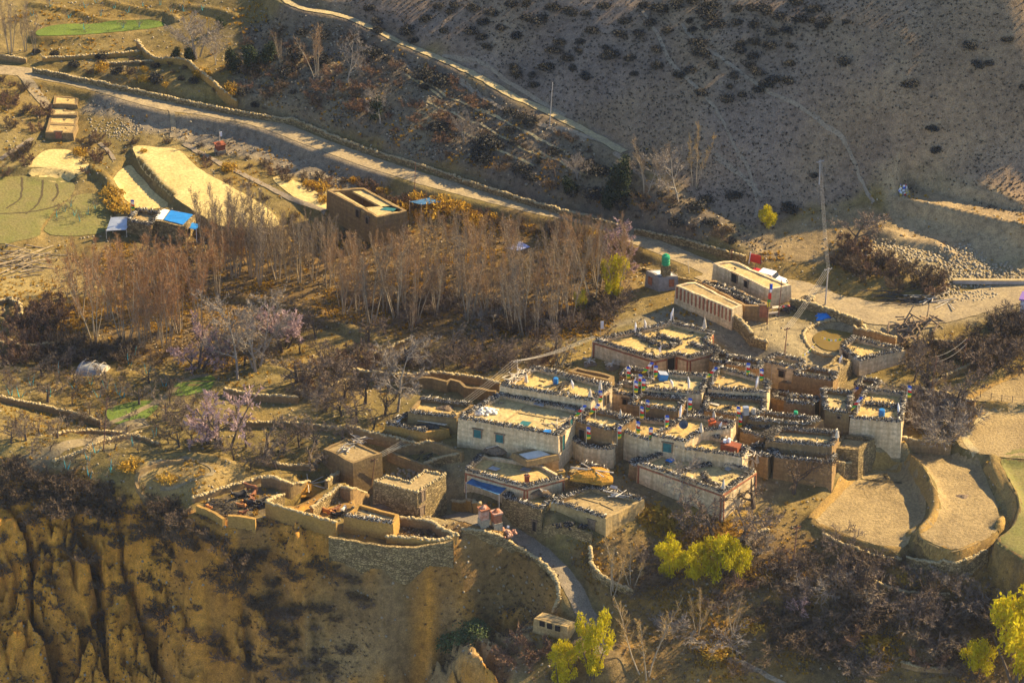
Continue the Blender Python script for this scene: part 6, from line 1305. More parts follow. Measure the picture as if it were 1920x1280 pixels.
S_PALE = [make_bare(330 + i, 12, 42, 2.0, .03, SHR, BARK_GREY, TW_WHITE, .04, 3, .35) for i in range(3)]
def joined(pair, name):
    a, b_ = pair; me = bpy.data.meshes.new(name); bm = bmesh.new(); bm.from_mesh(a); bm.from_mesh(b_)
    n0 = len(a.polygons); bm.faces.ensure_lookup_table(); bm.to_mesh(me); 
    for m in (a.materials[0], b_.materials[0], b_.materials[1]): me.materials.append(m)
    mi = [0] * n0 + [p_.material_index + 1 for p_ in b_.polygons]; me.polygons.foreach_set('material_index', mi); bm.free(); return me
S_GREY, S_DARK, S_RED, S_PALE = [[joined(q, 'shrub') for q in L] for L in (S_GREY, S_DARK, S_RED, S_PALE)]
S_HILL = [leaf_blob(400 + i, [(0, 0, .48, .85, .85, .55, 1), (.4, .2, .42, .55, .55, .45, .5), (-.35, -.25, .38, .55, .55, .42, .5)], 380, .115, SAGE, name="shrub") for i in range(4)]
MATB = leaf_blob(480, [(0, 0, .3, 1, 1, .45, 1), (.5, .3, .25, .7, .7, .35, .6), (-.5, -.2, .25, .7, .7, .35, .6)], 420, .09, MATG, name='shrub')
S_GOLD = [leaf_blob(420 + i, [(0, 0, .3, .8, .8, .5, 1), (.5, .3, .25, .5, .5, .35, .5)], 260, .11, GRASS, name="shrub", hang=-.6) for i in range(2)]
def willow(seed):
    r = np.random.RandomState(seed); L = [(0, 0, 3.1, 1.2, 1.2, 1.5, .5)]
    for k in range(17):
        d = r.normal(0, 1, 3); d /= np.linalg.norm(d); q = r.uniform(.75, 1.05); s_ = r.uniform(.45, .85); L.append((d[0] * 1.75 * q, d[1] * 1.75 * q, 3.1 + d[2] * 2.1 * q, s_, s_, s_ * 1.35, .16 * s_ * s_ * 2.2))
    return leaf_blob(seed, L, 1250, .13, WILLOW, hang=.7)
WLEAF = [willow(440 + i) for i in range(4)]
WTR = [make_bare(450 + i, 3, 20, 4.6, .14, dict(POP, n=(12, 3)), BARK_DARK, TW_GOLD, .03, 1, .3)[0] for i in range(2)]
JLEAF = [leaf_blob(460 + i, [(0, 0, 1.7, 1.0, 1.0, 1.7, 1), (.35, .1, 2.9, .7, .7, 1.3, .6), (-.3, -.2, 1.2, 1.0, 1.0, 1.1, .6)], 900, .15, JUNIPER) for i in range(3)]
JTR = make_bare(470, 1, 4, 3.2, .14, dict(POP, n=(5, 2)), BARK_DARK, TW_DARK, .03, 1, 0)[0]
BIG = {}
def mesh_h(*ms): 
    k = tuple(m.name for m in ms)
    if k not in BIG: BIG[k] = max(max(v.co.z for v in m.vertices) for m in ms)
    return BIG[k]
prnd = random.Random(11)
def place_tree(name, pair, px, py, hpx, label, cat='tree', group=None, wide=1.0, ground=None):
    g = gp(px, py) if ground is None else ground; tr, cr = pair; hm = hpx / 12.3; s = hm / mesh_h(tr, cr)
    T = thing(name, label, cat, (g[0], g[1], g[2] - .05), prnd.random() * 6.28, group); T.scale = (s * wide, s * wide, s); T.rotation_euler = (prnd.gauss(0, .045), prnd.gauss(0, .045), T.rotation_euler[2])
    for nm, me in (("trunk", tr), ("crown", cr)):
        o = bpy.data.objects.new(nm, me); COL.objects.link(o); o.parent = T
    return T
def place_shrub(me, px, py, hpx, label, group, name="shrub", cat="shrub", wide=1.0, g=None):
    g = gp(px, py) if g is None else g; s = hpx / 12.3 / mesh_h(me); o = bpy.data.objects.new(name, me); COL.objects.link(o)
    o.location = (g[0], g[1], g[2] - .06); o.rotation_euler = (prnd.gauss(0, .06), prnd.gauss(0, .06), prnd.random() * 6.28); o.scale = (s * wide * prnd.uniform(.85, 1.2), s * wide * prnd.uniform(.85, 1.2), s)
    return tag(o, label, cat, group)
BLOCK = [HS[k]['P'] for k in HS]
def free(g, pad=.6):
    for P in BLOCK:
        c_ = P.mean(0)
        if abs(g[0] - c_[0]) < 14 and abs(g[1] - c_[1]) < 14:
            if inside(np.array([g[:2]]), inset(P, -pad))[0]: return False
    return True
def scatter(poly, n_, mind, seed, ok=None):
    """pixel positions in a picture-space polygon, spaced on the ground"""
    r = random.Random(seed); q = pts(poly); xs = [a for a, _ in q]; ys = [b_ for _, b_ in q]; P = np.array(q); o = []; G = []
    tries = 0
    while len(o) < n_ and tries < n_ * 60:
        tries += 1; a = r.uniform(min(xs), max(xs)); b_ = r.uniform(min(ys), max(ys))
        if not inside(np.array([[a, b_]]), P)[0]: continue
        g = gp(a, b_)
        if any((g[0] - h_[0]) ** 2 + (g[1] - h_[1]) ** 2 < mind * mind for h_ in G): continue
        if not free(g): continue
        if ok and not ok(a, b_, g): continue
        o.append((a, b_)); G.append(g)
    return list(zip(o, G))
def ch(L): return prnd.choice(L)
def near(line, d_):
    L = np.asarray(line)[:, :2]; return lambda a, b_, g: seg_dist(np.array([g[:2]]), L)[0][0] > d_
ok_road = lambda a, b_, g: near(ROAD, 2.8)(a, b_, g) and near(PATH, 2.4)(a, b_, g) and near(ROADB, 4)(a, b_, g)
# --- poplar groves
for (a, b_, h_) in ((178, 640, 165), (232, 648, 170), (288, 640, 178), (332, 622, 168), (372, 606, 150), (252, 604, 165), (205, 600, 150), (150, 592, 150), (312, 572, 150), (362, 562, 140), (408, 552, 140), (440, 522, 120), (282, 545, 125), (222, 545, 118), (172, 545, 105), (268, 655, 120), (310, 648, 140)):
    place_tree("poplar", ch(T_POP), a, b_, h_, "bare poplar clump with rust-brown twigs in the left grove behind the greenhouse", group="rust-brown poplars of the left grove")
for (a, b_), g in scatter("365 470,380 440,470 430,560 420,625 440,640 500,560 545,470 540,420 520", 42, 1.7, 3):
    place_tree("poplar", ch(T_POPG), a, b_, max(40, min(prnd.uniform(90, 150), b_ - (335 if a < 500 else 402))), "slender grey bare poplar in the thicket between the blue roof and the courtyard building", group="grey poplars by the blue roof", ground=g)
for (a, b_), g in scatter("610 545,650 600,770 622,900 612,1010 640,1100 610,1170 570,1185 500,1120 450,1000 440,870 420,780 430,700 455,620 490", 94, 1.9, 5):
    place_tree("poplar", ch(T_POPG + T_POPR if a > 800 else T_POPR + T_POPG[:2]), a, b_, max(32, min(prnd.choice((prnd.uniform(70, 120), prnd.uniform(115, 175))), b_ - (428 if a < 775 else 395))), "tall bare poplar in the wide grove behind the village's garden walls", group="poplars of the middle grove", ground=g)
for (a, b_, h_) in ((20, 98, 120), (48, 96, 115), (66, 100, 90)):
    place_tree("poplar", ch(T_POPG), a, b_, h_, "big bare poplar at the top left beside the road bend", group="poplars at the road bend")
# --- single bare trees
for nm, pr, a, b_, h_, lb, w in (
 ("walnut_tree", T_WAL[0], 745, 772, 125, "pale-branched bare walnut tree beside the tall brown garden wall", 1.2),
 ("walnut_tree", T_WAL[1], 445, 712, 165, "largest white-branched bare tree between the two pink trees", 1.0),
 ("walnut_tree", T_WAL[2], 478, 690, 130, "white-branched bare tree leaning over the further pink tree", 1.0),
 ("bare_tree", T_WAL[0], 1272, 942, 88, "white-stemmed bare tree before the front house with two sunlit roof terraces", .9),
 ("walnut_tree", T_ORC[1], 1488, 925, 85, "dark spreading bare tree in front of the plain brown wall", 1.15),
 ("walnut_tree", T_ORC[0], 1338, 1006, 95, "dark-trunked bare fruit tree on the orange grass below the front house", 1.1),
 ("bare_tree", T_ORC[3], 1388, 1012, 90, "bushy purple-grey bare tree beside the dark-trunked fruit tree", 1.1),
 ("bare_tree", T_ORC[2], 1412, 950, 60, "small bare tree against the lit corner of the front house", 1.0),
 ("bare_tree", T_WAL[1], 652, 155, 115, "white-stemmed bare tree highest on the slope above the road", .8),
 ("poplar", T_POPR[0], 592, 145, 110, "russet bare tree left of the white-stemmed tree on the slope", 1.2),
 ("poplar", T_POPG[1], 526, 120, 62, "slim pale bare trees among the evergreens on the slope", 1.0),
 ("bare_tree", T_WAL[2], 372, 108, 100, "broad bare tree standing over the dark evergreen bushes", 1.1),
 ("bare_tree", T_WAL[0], 405, 122, 60, "small white-branched tree leaning right under the broad bare tree", 1.0),
 ("bare_tree", T_WAL[1], 713, 232, 75, "pale bare tree on the reddish scrub slope above the stone road wall", 1.0),
 ("bare_tree", T_WAL[2], 872, 268, 70, "thin bare tree alone on the streaked slope above the road wall", .7),
 ("poplar", T_POPG[0], 1210, 362, 105, "tall grey bare tree right of the dark evergreen column", 1.3),
 ("bare_tree", T_WAL[1], 1272, 378, 120, "crooked white bare tree right of the dark evergreen column", 1.0),
 ("poplar", T_GLD[0], 1303, 352, 125, "slender bare tree with a golden-brown top above the road", .8),
 ("poplar", T_POPG[2], 1240, 350, 85, "grey bare tree between the tall grey tree and the crooked white tree", 1.2),
 ("bare_tree", T_WAL[0], 1180, 345, 60, "small bare tree just behind the dark evergreen column", 1.0),
 ("bare_tree", T_WAL[2], 1085, 335, 55, "low bare tree on the terrace left of the dark evergreen column", 1.0),
 ("bare_tree", T_ORC[1], 1040, 330, 50, "dark thin tree at the end of the slope terrace", 1.0),
 ("poplar", T_GLD[1], 1210, 1268, 130, "large golden bare tree in the gorge right of the yellow willow", 1.25),
 ("poplar", T_GLD[0], 1150, 1112, 95, "golden bare tree by the curved stone fold wall", 1.1),
 ("poplar", T_GLD[1], 1185, 1105, 75, "smaller golden bare tree beside the curved stone fold wall", 1.1),
 ("bare_tree", T_GLD[0], 1308, 1188, 75, "tan bare sapling clump under the yellow shrubs", 1.2),
 ("bare_tree", T_POPG[3], 1374, 1188, 70, "white-stemmed bare clump in the dark gorge scrub", 1.3),
 ("bare_tree", T_ORC[0], 1714, 716, 70, "bare tree by the whitewashed wall in the dry walled garden", .9),
 ("bare_tree", T_ORC[2], 1738, 722, 55, "thin bare tree in the middle of the dry walled garden", .9),
 ("pink_tree", T_PNK[0], 372, 692, 98, "bushy pink-flowering tree left of the white-branched walnut", 1.15),
 ("pink_tree", T_PNK[1], 532, 655, 92, "pink-flowering tree right of the white-branched walnut", 1.1),
 ("pink_tree", T_PNK[2], 420, 838, 108, "tall mauve-pink tree in the orchard below the green lawn", .95),
 ("pink_tree", T_PNK[1], 1150, 500, 70, "pale pink tree at the right end of the middle grove", 1.2),
 ("pink_tree", T_PNK[0], 1500, 1155, 45, "little pink-flowering tree alone in the gorge scrub", 1.0),
 ("old_tree", T_ORC[3], 1597, 462, 75, "old tree with a thick dark trunk and faded pink crown on the stony slope", 1.2),
 ("pink_tree", T_ORC[0], 1788, 768, 75, "pinkish bare tree behind the thorny garden", 1.1),
 ("pink_tree", T_ORC[3], 1760, 716, 60, "pinkish tree inside the dry walled garden", .9)):
    place_tree(nm, pr, a, b_, h_, lb, wide=w)
# --- orchards
for (a, b_, h_) in ((462, 838, 55), (497, 852, 52), (532, 848, 60), (562, 838, 55), (596, 832, 52), (392, 832, 48), (342, 805, 52), (312, 788, 42), (362, 776, 46), (336, 838, 50), (440, 862, 46), (520, 878, 48), (470, 880, 40), (640, 826, 46), (580, 880, 46)):
    place_tree("fruit_tree", ch(T_ORC), a, b_, h_, "small bare fruit tree in the orchard above the cattle pen", group="orchard trees above the cattle pen", wide=1.1)
for (a, b_, h_) in ((575, 722, 66), (622, 735, 60), (645, 748, 66), (684, 756, 78), (722, 778, 64), (612, 690, 60), (672, 684, 54), (556, 716, 50), (832, 690, 50), (762, 686, 52), (804, 672, 44), (872, 688, 50), (932, 680, 48), (958, 695, 40), (700, 806, 46), (668, 790, 60), (640, 780, 56), (610, 770, 52), (690, 640, 56), (720, 628, 52), (905, 655, 40), (1040, 660, 46), (990, 668, 46), (850, 655, 40)):
    place_tree("fruit_tree", ch(T_ORC), a, b_, h_, "dark bare fruit tree in the shaded garden around the brown garden walls", group="garden trees round the brown walls", wide=1.15)
for (a, b_), g in scatter("1440 1060,1560 1050,1700 1120,1900 1120,1900 1230,1700 1240,1560 1200,1480 1120", 15, 2.6, 8):
    place_tree("fruit_tree", ch(T_ORC), a, b_, prnd.uniform(48, 85), "grey bare tree in the scrubby gorge below the ploughed fields", group="bare trees of the gorge", ground=g, wide=1.15)
SAPL = "95 12,160 15,190 30,240 24,268 12,300 10,215 16,322 24,180 6,158 56,230 54,262 52,345 22,60 30,130 34,380 18"
for a, b_ in pts(SAPL): place_tree("sapling", ch(T_SAP), a, b_, 24, "young fruit tree with turquoise-painted trunk in the far field at the top left", 'sapling', "painted saplings of the far field")
for a, b_ in pts("120 398,134 388,107 408,165 402,178 392,150 415,140 405"): place_tree("sapling", ch(T_SAP), a, b_, 26, "young fruit tree with turquoise-painted trunk on the small pasture left of the blue roof", 'sapling', "painted saplings left of the blue roof")
for a, b_ in pts("20 740,38 744,92 742,170 720,198 728,230 744,222 738,250 668,243 684,308 724,185 744,60 722,140 728,276 700,110 700"): place_tree("sapling", ch(T_SAP), a, b_, 36, "young fruit tree with turquoise-painted trunk near the plastic greenhouse", 'sapling', "painted saplings by the greenhouse")
for a, b_ in pts("125 878,166 862,168 894,208 882,248 836,290 818,180 848"): place_tree("sapling", ch(T_SAP), a, b_, 34, "young fruit tree with turquoise-painted trunk on the strip at the cliff top", 'sapling', "painted saplings at the cliff top")
for a, b_ in pts("30 800,75 815,125 800,170 790,60 850,22 830"): place_tree("fruit_tree", T_ORC[2], a, b_, 30, "spindly bare sapling on the open pasture at the left edge", group="spindly saplings on the left pasture")
for (a, b_), g in scatter("0 700,120 690,330 715,420 775,330 800,160 780,0 730", 24, 2.6, 71):
    place_tree("fruit_tree", ch(T_ORC), a, b_, prnd.uniform(22, 42), "small leafless fruit tree on the open ground between the greenhouse and the green lawns", group="fruit trees round the greenhouse", ground=g)
for (a, b_), g in scatter("20 790,180 800,330 800,420 840,360 850,230 850,60 850", 16, 3.0, 72):
    place_tree("fruit_tree", ch(T_ORC), a, b_, prnd.uniform(20, 36), "small leafless fruit tree on the dry pasture above the cliff-top track", group="fruit trees of the dry pasture", ground=g)
for (a, b_), g in scatter("400 640,560 610,640 640,600 680,420 700", 14, 2.2, 73):
    place_tree("fruit_tree", ch(T_ORC), a, b_, prnd.uniform(30, 55), "leafless fruit tree in the brown garden behind the pink trees", group="fruit trees behind the pink trees", ground=g)
# --- leafy and evergreen trees
for i, (a, b_, h_, lb, w) in enumerate(((1437, 428, 48, "small round yellow tree at the foot of the hill", .9), (1256, 1085, 80, "yellow-green willow at the left end of the willow hedge", .85), (1302, 1092, 72, "second willow of the yellow hedge, low and wide", 1.0), (1348, 1092, 88, "tallest willow in the middle of the yellow hedge", 1.0), (1382, 1080, 76, "yellow willow at the right end of the hedge", .85),
        (1108, 1268, 122, "tall yellow willow beside the tiny three-window hut", .66), (1052, 1290, 82, "low dull willow below the tiny three-window hut", .9), (1905, 1290, 178, "biggest yellow willow at the lower right corner", .9), (1828, 1268, 76, "small yellow willow beside the biggest willow at the lower right", 1.0), (1088, 588, 46, "small yellow bush at the edge of the middle grove", .7), (1148, 566, 92, "dull green willow among the bare trees by the pump house", .8))):
    place_tree("willow", (WTR[i % 2], WLEAF[i % 4]), a, b_, h_, lb, wide=w)
for i, (a, b_, h_, w, lb) in enumerate(((470, 128, 55, 1.3, "largest dark evergreen clump on the slope at the top"), (438, 132, 46, 1.2, "dark evergreen left of the largest clump"), (502, 118, 46, 1.3, "dark evergreen right of the largest clump"), (356, 115, 34, 1.4, "low evergreen under the broad bare tree"), (330, 112, 26, 1.5, "flat evergreen bush left of the broad bare tree"), (415, 52, 24, 1.5, "single round evergreen on the edge of the far field"),
        (1160, 378, 88, 1.0, "tall dark evergreen column above the road"), (1168, 345, 58, .9, "dark evergreen standing behind the tall column"), (1068, 362, 34, 1.6, "wide dark evergreen bush beside the stone road wall"), (1140, 392, 40, 1.4, "low dark evergreen at the foot of the tall column"), (705, 225, 50, .9, "evergreen half hidden behind a pale bare tree on the slope"))):
    place_tree("juniper", (JTR, JLEAF[i % 3]), a, b_, h_, lb, wide=w)
# --- shrubs
SLOPE = "560 30,640 55,740 95,830 135,960 200,1070 245,1150 290,1270 372,1400 440,1380 470,1280 430,1100 385,980 340,900 310,800 285,700 240,640 215,560 190,520 160,530 110"
for (a, b_), g in scatter(SLOPE, 95, 1.6, 21, ok_road):
    red = 560 < a < 900 and 120 < b_ < 270 and prnd.random() < .7
    place_shrub(ch(S_RED) if red else ch(S_HILL + S_DARK), a, b_, prnd.uniform(8, 22), "low reddish or dark scrub bush on the slope above the stone road wall", "scrub on the slope above the road", wide=1.25, g=g, name="slope_bush", cat="bush")
for (a, b_), g in scatter("460 60,530 60,560 100,540 190,470 185,420 140", 14, 1.6, 22):
    place_shrub(ch(S_RED + S_DARK), a, b_, prnd.uniform(14, 24), "brown bush between the evergreens and the curving mud wall", "bushes by the curving wall", g=g, wide=1.2, name="slope_bush", cat="bush")
BIGS = "850 15,690 20,800 38,820 18,880 62,905 45,935 55,985 12,1005 15,1040 22,1068 25,985 40,1010 40,1090 82,1110 60,1120 62,1160 66,1135 92,1170 45,1210 15,1215 45,1250 60,1270 8,1290 40,1285 10,1145 110,1050 85,1080 95,965 70,1040 100,1065 115,1075 130,970 140,1055 118,1180 115,1235 130,1275 145,1005 165,1000 145,965 128,910 90,845 25,710 40,760 62,780 78,705 62,1300 8,1318 28,1330 35,1345 48,1378 20,1410 20,1430 22,1465 35,1385 42,1412 48,1412 82,1388 88,1320 55,1305 83,1311 105,1337 127,1388 97,1413 110,1448 150,1438 160,1416 140,1407 128,1380 145,1295 133,1522 43,1530 50,1555 42,1585 43,1500 40,1470 62,1480 90,1440 90,1460 88,1818 88,1887 77,1830 126,1858 124,1750 243,1535 55,1520 20,1490 8,1365 165,1365 190,1395 180,1378 190,1422 175,1350 160,1312 180,1920 165,1705 165,1752 286,1530 330,1480 395,1375 370,1322 375,1580 120,1450 60,1190 140,1230 95,1100 145,885 20,960 8,1240 20,1330 12,905 75,830 60,1200 65,1100 30,1130 15,925 30,1295 60,1480 125,1480 155,1025 130"
bl = pts(BIGS); done = []
for a, b_ in bl:
    a += prnd.uniform(-4, 4); b_ += prnd.uniform(-3, 3)
    if any((a - c_) ** 2 + (2 * (b_ - d_)) ** 2 < 460 for c_, d_ in done): continue
    done.append((a, b_))
    place_shrub(ch(S_HILL), a, b_, prnd.uniform(10, 16), "dark rounded thorn bush on the shaded hillside", "dark bushes on the hillside", wide=prnd.uniform(1.0, 1.45), name="hillside_bush", cat="bush")
for (a, b_), g in scatter("0 886,120 902,240 928,335 968,380 996,420 1015,330 1020,200 970,90 960,0 950", 62, 1.15, 31):
    place_shrub(ch(S_DARK), a, b_, prnd.uniform(20, 44), "dark leafless thorn bush in the thicket along the cliff edge", "thorn thicket at the cliff edge", g=g, wide=1.25, name="thorn_bush", cat="bush")
for (a, b_), g in scatter("0 990,420 1030,520 1040,640 1080,700 1120,640 1270,480 1280,400 1180,0 1280", 90, 1.3, 33, lambda a, b_, g: bilin(GULLY, g[0:1], g[1:2], GX0, GY0, GS, GS)[0] < .55):
    place_shrub(ch(S_DARK + S_GREY[:2]), a, b_, prnd.uniform(9, 26), "dark bush clinging to the ochre cliff", "bushes on the cliff", g=g, wide=1.3, name="cliff_bush", cat="bush")
for (a, b_), g in scatter("0 960,400 1015,620 1065,700 1100,660 1260,480 1270,300 1180,0 1120", 60, 1.4, 34):
    place_shrub(ch(S_DARK + S_RED[:1]), a, b_, prnd.uniform(9, 26), "scrubby dark bush on the upper face of the ochre cliff", "bushes on the cliff", g=g, wide=1.3, name="cliff_bush", cat="bush")
for a, b_, h_ in ((450, 1070, 46), (440, 1100, 40), (462, 1050, 40), (300, 1150, 34), (190, 1100, 34), (490, 1130, 30), (540, 1060, 26), (410, 1020, 36)):
    place_shrub(ch(S_DARK), a, b_, h_, "big dark bush filling a gully of the ochre cliff", "gully bushes", wide=1.4, name="cliff_bush", cat="bush")
for (a, b_), g in scatter("1180 1010,1240 985,1420 1040,1420 985,1500 985,1560 1020,1700 1045,1820 1040,1920 1030,1920 1270,1700 1270,1400 1270,1230 1220,1190 1130,1200 1060", 44, 1.5, 35):
    place_shrub(ch(S_GREY + S_DARK[:2] + S_PALE[:2] + S_RED[:1]), a, b_, prnd.uniform(18, 46), "leafless grey-brown bush in the tangled scrub of the gorge", "tangled scrub of the gorge", g=g, wide=1.2, name="gorge_bush", cat="bush")
for (a, b_), g in scatter("1380 1090,1500 1060,1640 1100,1900 1080,1900 1240,1700 1270,1480 1240,1390 1160", 14, 2.0, 36):
    place_shrub(ch(S_DARK), a, b_, prnd.uniform(24, 44), "dark brown leafless bush standing in the gorge scrub", "dark bushes of the gorge", g=g, wide=1.5, name="dark_bush", cat="bush")
for (a, b_), g in scatter("1680 745,1720 740,1790 760,1828 770,1812 800,1770 825,1700 812,1680 790", 13, 1.4, 37):
    place_shrub(ch(S_GREY + S_PALE), a, b_, prnd.uniform(32, 52), "thorny leafless bush in the walled garden below the blue-bin house", "bushes of the thorny garden", g=g, wide=1.1, name="garden_bush", cat="bush")
for (a, b_), g in scatter("1800 660,1870 655,1880 630,1925 610,1925 700,1870 700,1820 720", 9, 1.6, 38):
    place_shrub(ch(S_GREY + S_DARK), a, b_, prnd.uniform(40, 66), "tall leafless bush in the brown thicket beside the leaning power pole", "thicket beside the power pole", g=g, name="thicket_bush", cat="bush")
for (a, b_), g in scatter("1690 640,1760 645,1840 655,1790 680,1740 700,1700 700", 12, 1.5, 39):
    place_shrub(ch(S_DARK + S_GREY), a, b_, prnd.uniform(16, 34), "dark weed bush inside the dry walled garden", "weeds of the dry garden", g=g, name="weed_bush", cat="weed")
for (a, b_), g in scatter("1560 500,1600 470,1680 500,1760 520,1770 560,1680 545,1600 525", 13, 1.5, 40, ok_road):
    place_shrub(ch(S_RED + S_DARK), a, b_, prnd.uniform(22, 48), "russet bush along the shaded ditch under the stone heap", "russet bushes of the ditch", g=g, name="ditch_bush", cat="bush")
for (a, b_), g in scatter("640 560,760 610,880 600,1000 640,1100 620,1180 590,1170 560,1000 590,860 560,700 540", 46, 1.5, 41):
    place_shrub(ch(S_GREY + S_DARK + S_PALE[:1]), a, b_, prnd.uniform(18, 42), "brushy undergrowth bush at the foot of the middle grove", "undergrowth of the middle grove", g=g, name="grove_bush", cat="bush")
for (a, b_), g in scatter("560 690,700 660,860 660,1000 650,1100 650,1010 690,900 700,820 690,700 700,660 760,600 780,560 750", 40, 1.5, 42):
    place_shrub(ch(S_GREY + S_RED[:1] + S_PALE[:1]), a, b_, prnd.uniform(16, 34), "grey garden shrub between the grove and the garden walls", "garden shrubs", g=g, name="garden_bush", cat="bush")
for (a, b_), g in scatter("100 620,180 650,330 660,330 690,240 680,90 690,60 650", 22, 1.5, 43):
    place_shrub(ch(S_DARK), a, b_, prnd.uniform(16, 34), "dark brush under the left grove", "brush under the left grove", g=g, wide=1.3, name="grove_bush", cat="bush")
for (a, b_), g in scatter("20 600,100 570,120 620,60 680,0 700,0 640", 10, 1.5, 44):
    place_shrub(ch(S_RED), a, b_, prnd.uniform(24, 44), "reddish bush at the left edge beside the hollow pasture", "reddish bushes at the left edge", g=g, name="red_bush", cat="bush")
for (a, b_), g in scatter("200 105,60 95,90 130,200 150,330 165,440 200,520 210,440 160,330 120", 28, 1.6, 45, ok_road):
    place_shrub(ch(S_HILL + S_DARK + S_GOLD), a, b_, prnd.uniform(8, 18), "small dark bush on the bank between the mud walls and the road", "bushes on the bank above the road", g=g, name="bank_bush", cat="bush")
for (a, b_), g in scatter("0 140,40 160,90 210,70 300,0 330", 14, 1.6, 46):
    place_shrub(ch(S_DARK + S_RED), a, b_, prnd.uniform(12, 28), "dark bush on the shaded bank left of the stepped row of houses", "bushes left of the stepped row", g=g, name="bank_bush", cat="bush")
for (a, b_), g in scatter("140 250,260 270,250 285,330 262,420 280,620 340,610 395,560 350,430 300,440 330,540 410,600 420,500 400,430 345,330 272,170 310,160 340", 40, 1.4, 47):
    place_shrub(ch(S_DARK + S_RED + S_GOLD[:1]), a, b_, prnd.uniform(8, 20), "brown bush among the terraces under the road embankment", "bushes among the upper terraces", g=g, name="terrace_bush", cat="bush")
for (a, b_), g in scatter("640 330,760 370,900 400,1000 420,1150 440,1150 460,900 425,800 400,770 410,640 350", 34, 1.4, 48, ok_road):
    place_shrub(ch(S_RED + S_GOLD + S_DARK), a, b_, prnd.uniform(12, 28), "russet roadside bush between the road and the middle grove", "roadside bushes above the grove", g=g, name="roadside_bush", cat="bush")
for a, b_, h_ in ((206, 366, 16), (216, 384, 15), (236, 396, 14), (250, 876, 18), (1222, 966, 18), (1260, 985, 16), (1300, 990, 16), (1420, 1082, 18), (1350, 1225, 16), (1330, 1220, 15), (1640, 1200, 18), (1630, 1215, 16), (310, 900, 14), (1700, 1090, 14), (1410, 1178, 16)):
    place_shrub(ch(S_GOLD), a, b_, h_, "clump of bright orange dry grass", "orange grass clumps", name="grass_clump", cat="grass clump", wide=1.5)
for a, b_, h_ in ((860, 1200, 30), (880, 1190, 26), (845, 1212, 24), (895, 1182, 20)):
    place_shrub(MATB, a, b_, h_ * .7, "flat grey-green juniper mat on the spur left of the tiny hut", "juniper mats on the spur", name="juniper_mat", wide=1.3)
place_shrub(ch(S_RED), 985, 1230, 42, "dark red bush left of the tiny three-window hut", None, wide=1.2)
place_shrub(ch(S_RED), 1010, 1222, 36, "smaller dark red bush against the tiny three-window hut", None, wide=1.2)
# --- what nobody could count: tiny scrub on the hill, dry grass, loose stones
def tufts(name, poly_or_mask, n_, size, m, seed, up=1.0, k=12, ok=None):
    r = np.random.RandomState(seed); w = poly_or_mask.ravel(); idx = np.flatnonzero(r.rand(w.size) < w * (n_ / max(w.sum(), 1)))
    cx0 = X.ravel()[idx] + r.uniform(-.2, .2, len(idx)); cy0 = Y.ravel()[idx] + r.uniform(-.2, .2, len(idx)); z0 = hz(cx0, cy0); s_ = r.uniform(*size, len(idx)); V_ = []
    for j in range(k):
        a = r.rand(len(idx)) * 6.28; el = r.uniform(.15, 1.2, len(idx)) * up; dx = np.cos(a) * np.cos(el); dy = np.sin(a) * np.cos(el); dz = np.sin(el)
        b_ = np.stack([cx0 + np.cos(a) * s_ * .2, cy0 + np.sin(a) * s_ * .2, z0 - .03], 1); e = np.stack([cx0 + dx * s_, cy0 + dy * s_, z0 + dz * s_ * .8 + .03], 1); w_ = np.stack([-np.sin(a), np.cos(a), np.zeros(len(idx))], 1) * (s_ * .14)[:, None]
        V_.append(np.stack([b_ - w_, b_ + w_, e + w_ * .7, e - w_ * .7], 1))
    V_ = np.stack(V_, 1).reshape(-1, 3); return tag(link(name, soup(name, V_, 4, m)), kind='stuff')
vis = ((U > -60) & (U < 1980) & (V > -60) & (V < 1340)).astype(float)
clump = sstep(-.3, .3, fbm(X / 6, Y / 6, 201, 3)); droad = np.ones(X.shape)
for P_ in list(FIELD.values()) + [POND_RING] + [HS[k]['P'] for k in HS]:
    sl_, d = sdist(P_, .6); droad[sl_] *= (d > .3)
for L, w in ((ROAD, 3.0), (PATH, 2.2), (ROADB, 4.2), (TRAIL, 1.4)):
    sl_ = window(L, 6); d, _ = seg_dist(np.stack([X[sl_].ravel(), Y[sl_].ravel()], 1), L[:, :2]); droad[sl_] *= (d > w).reshape(X[sl_].shape)
tufts("low_scrub", (m_hill * .9 + m_slope * .7) * vis * droad * (.8 + .3 * clump), 8500, (.12, .30), SAGE, 51)
tufts("cliff_scrub", (m_cliff * (1 - .3 * m_bare)) * vis * (.05 + clump ** 2), 4200, (.14, .36), TW_DARK, 52)
_pl = zone("1400 560,1480 570,1620 590,1960 540,1960 600,1800 600,1690 650,1560 720,1400 720,1340 600", 2)
gmask = (1 - _pl) * (m_scrub * .8 + m_forest * .5 + flat * .16 + m_emb * .25 + m_slope * .3) * vis * droad * (sstep(0, .5, fbm(X / 5, Y / 5, 211, 3)) + .06)
tufts("dry_grass", gmask, 9000, (.15, .42), GRASS, 53, 1.2)
tufts("dead_litter", (m_scrub + m_forest * .8 + m_emb * .3 + m_slope * .6) * vis * droad * (.3 + clump), 8000, (.12, .4), TW_GREY, 54)
bandm = zone("1190 965,1245 962,1320 985,1400 985,1420 1010,1330 1020,1240 1000", 2) + zone("1300 1215,1360 1215,1380 1235,1310 1235", 2) + zone("1600 1190,1680 1205,1660 1240,1600 1225", 2) + zone("1400 1060,1470 1062,1440 1085", 2) + zone("200 345,232 385,250 405,220 400", 1)
tufts("orange_grass", np.clip(bandm, 0, 1) * vis, 3200, (.2, .5), GRASS, 55, 1.3)
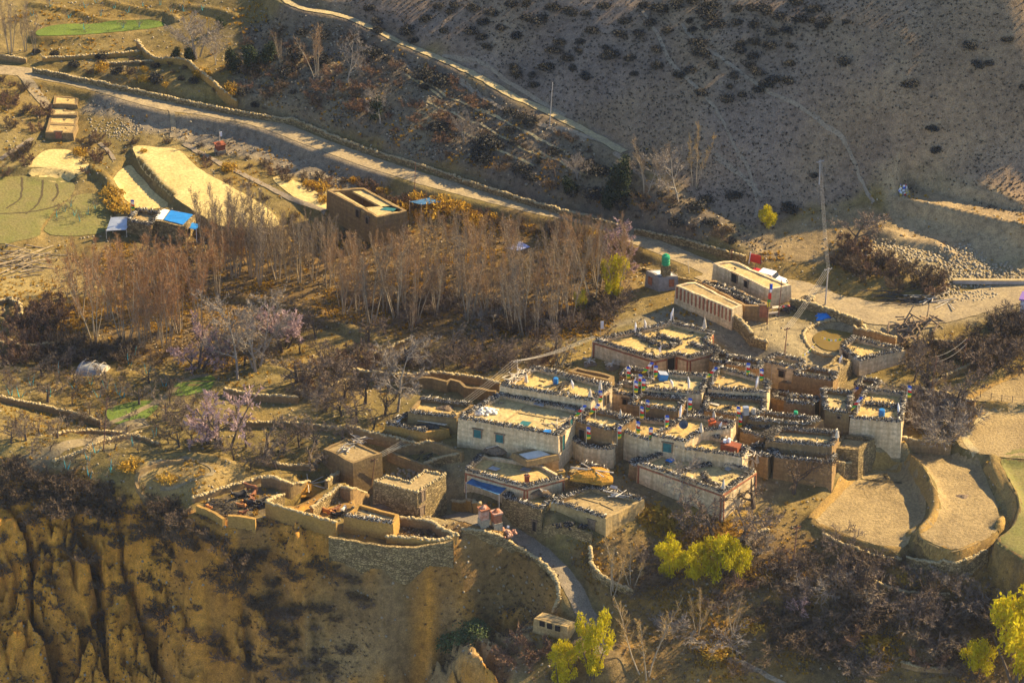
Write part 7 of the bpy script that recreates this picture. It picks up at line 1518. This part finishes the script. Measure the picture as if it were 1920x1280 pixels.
def stones_mask(name, mask, n_, size, m, seed):
    r = np.random.RandomState(seed); w = mask.ravel(); idx = np.flatnonzero(r.rand(w.size) < w * (n_ / max(w.sum(), 1))); x_ = X.ravel()[idx] + r.uniform(-.2, .2, len(idx)); y_ = Y.ravel()[idx] + r.uniform(-.2, .2, len(idx))
    return tag(stones(name, np.stack([x_, y_, hz(x_, y_) + size[0] * .15], 1), size, m, None, seed), kind='stuff')
rub = zone("1628 462,1700 462,1760 480,1800 470,1850 500,1925 505,1925 528,1800 532,1760 540,1850 552,1780 568,1740 560,1770 535,1690 495,1630 475", 2.0)
stones_mask("stone_rubble", np.clip(rub, 0, 1), 2700, (.14, .48), RUBBLE, 61)
stones_mask("rubble_heap", zone("718 893,745 880,775 878,790 886,768 902,730 897,700 905,690 898", .8), 420, (.2, .5), RUBBLE, 62)
stones_mask("scattered_stones", (flat * .25 + m_emb * .5 + m_slope * .6 + m_bare * .7 + m_cliff * .35 + m_scrub * .3) * vis * droad, 5000, (.1, .34), RUBBLE, 63)
stones_mask("slope_stones", zone("170 225,230 222,260 245,240 262,170 250", 2), 130, (.12, .36), RUBBLE, 64)
# ------------------------------------------------------------------ air: pale haze round camera and scene
zlo = float(AZ.min()) - 1.0; zhi = max(float(AZ.max()), CAM[2]) + 25.0
hm = bpy.data.materials.new("pale_haze"); hm.use_nodes = True; hn = hm.node_tree.nodes; hl = hm.node_tree.links; hn.clear()
hv = hn.new('ShaderNodeVolumePrincipled'); hv.inputs['Density'].default_value = HAZE; hv.inputs['Color'].default_value = (.72, .82, 1.0, 1); hv.inputs['Anisotropy'].default_value = .0
ho = hn.new('ShaderNodeOutputMaterial'); hl.new(hv.outputs[0], ho.inputs['Volume'])
xa, xb = float(ax[0]) - 2, float(ax[-1]) + 2; ya, yb = float(ay[0]) - 2, float(ay[-1]) + 2
tag(MB().box(((xa + xb) / 2, (ya + yb) / 2, (zlo + zhi) / 2), (xb - xa, yb - ya, zhi - zlo)).build("haze", hm), kind='stuff')
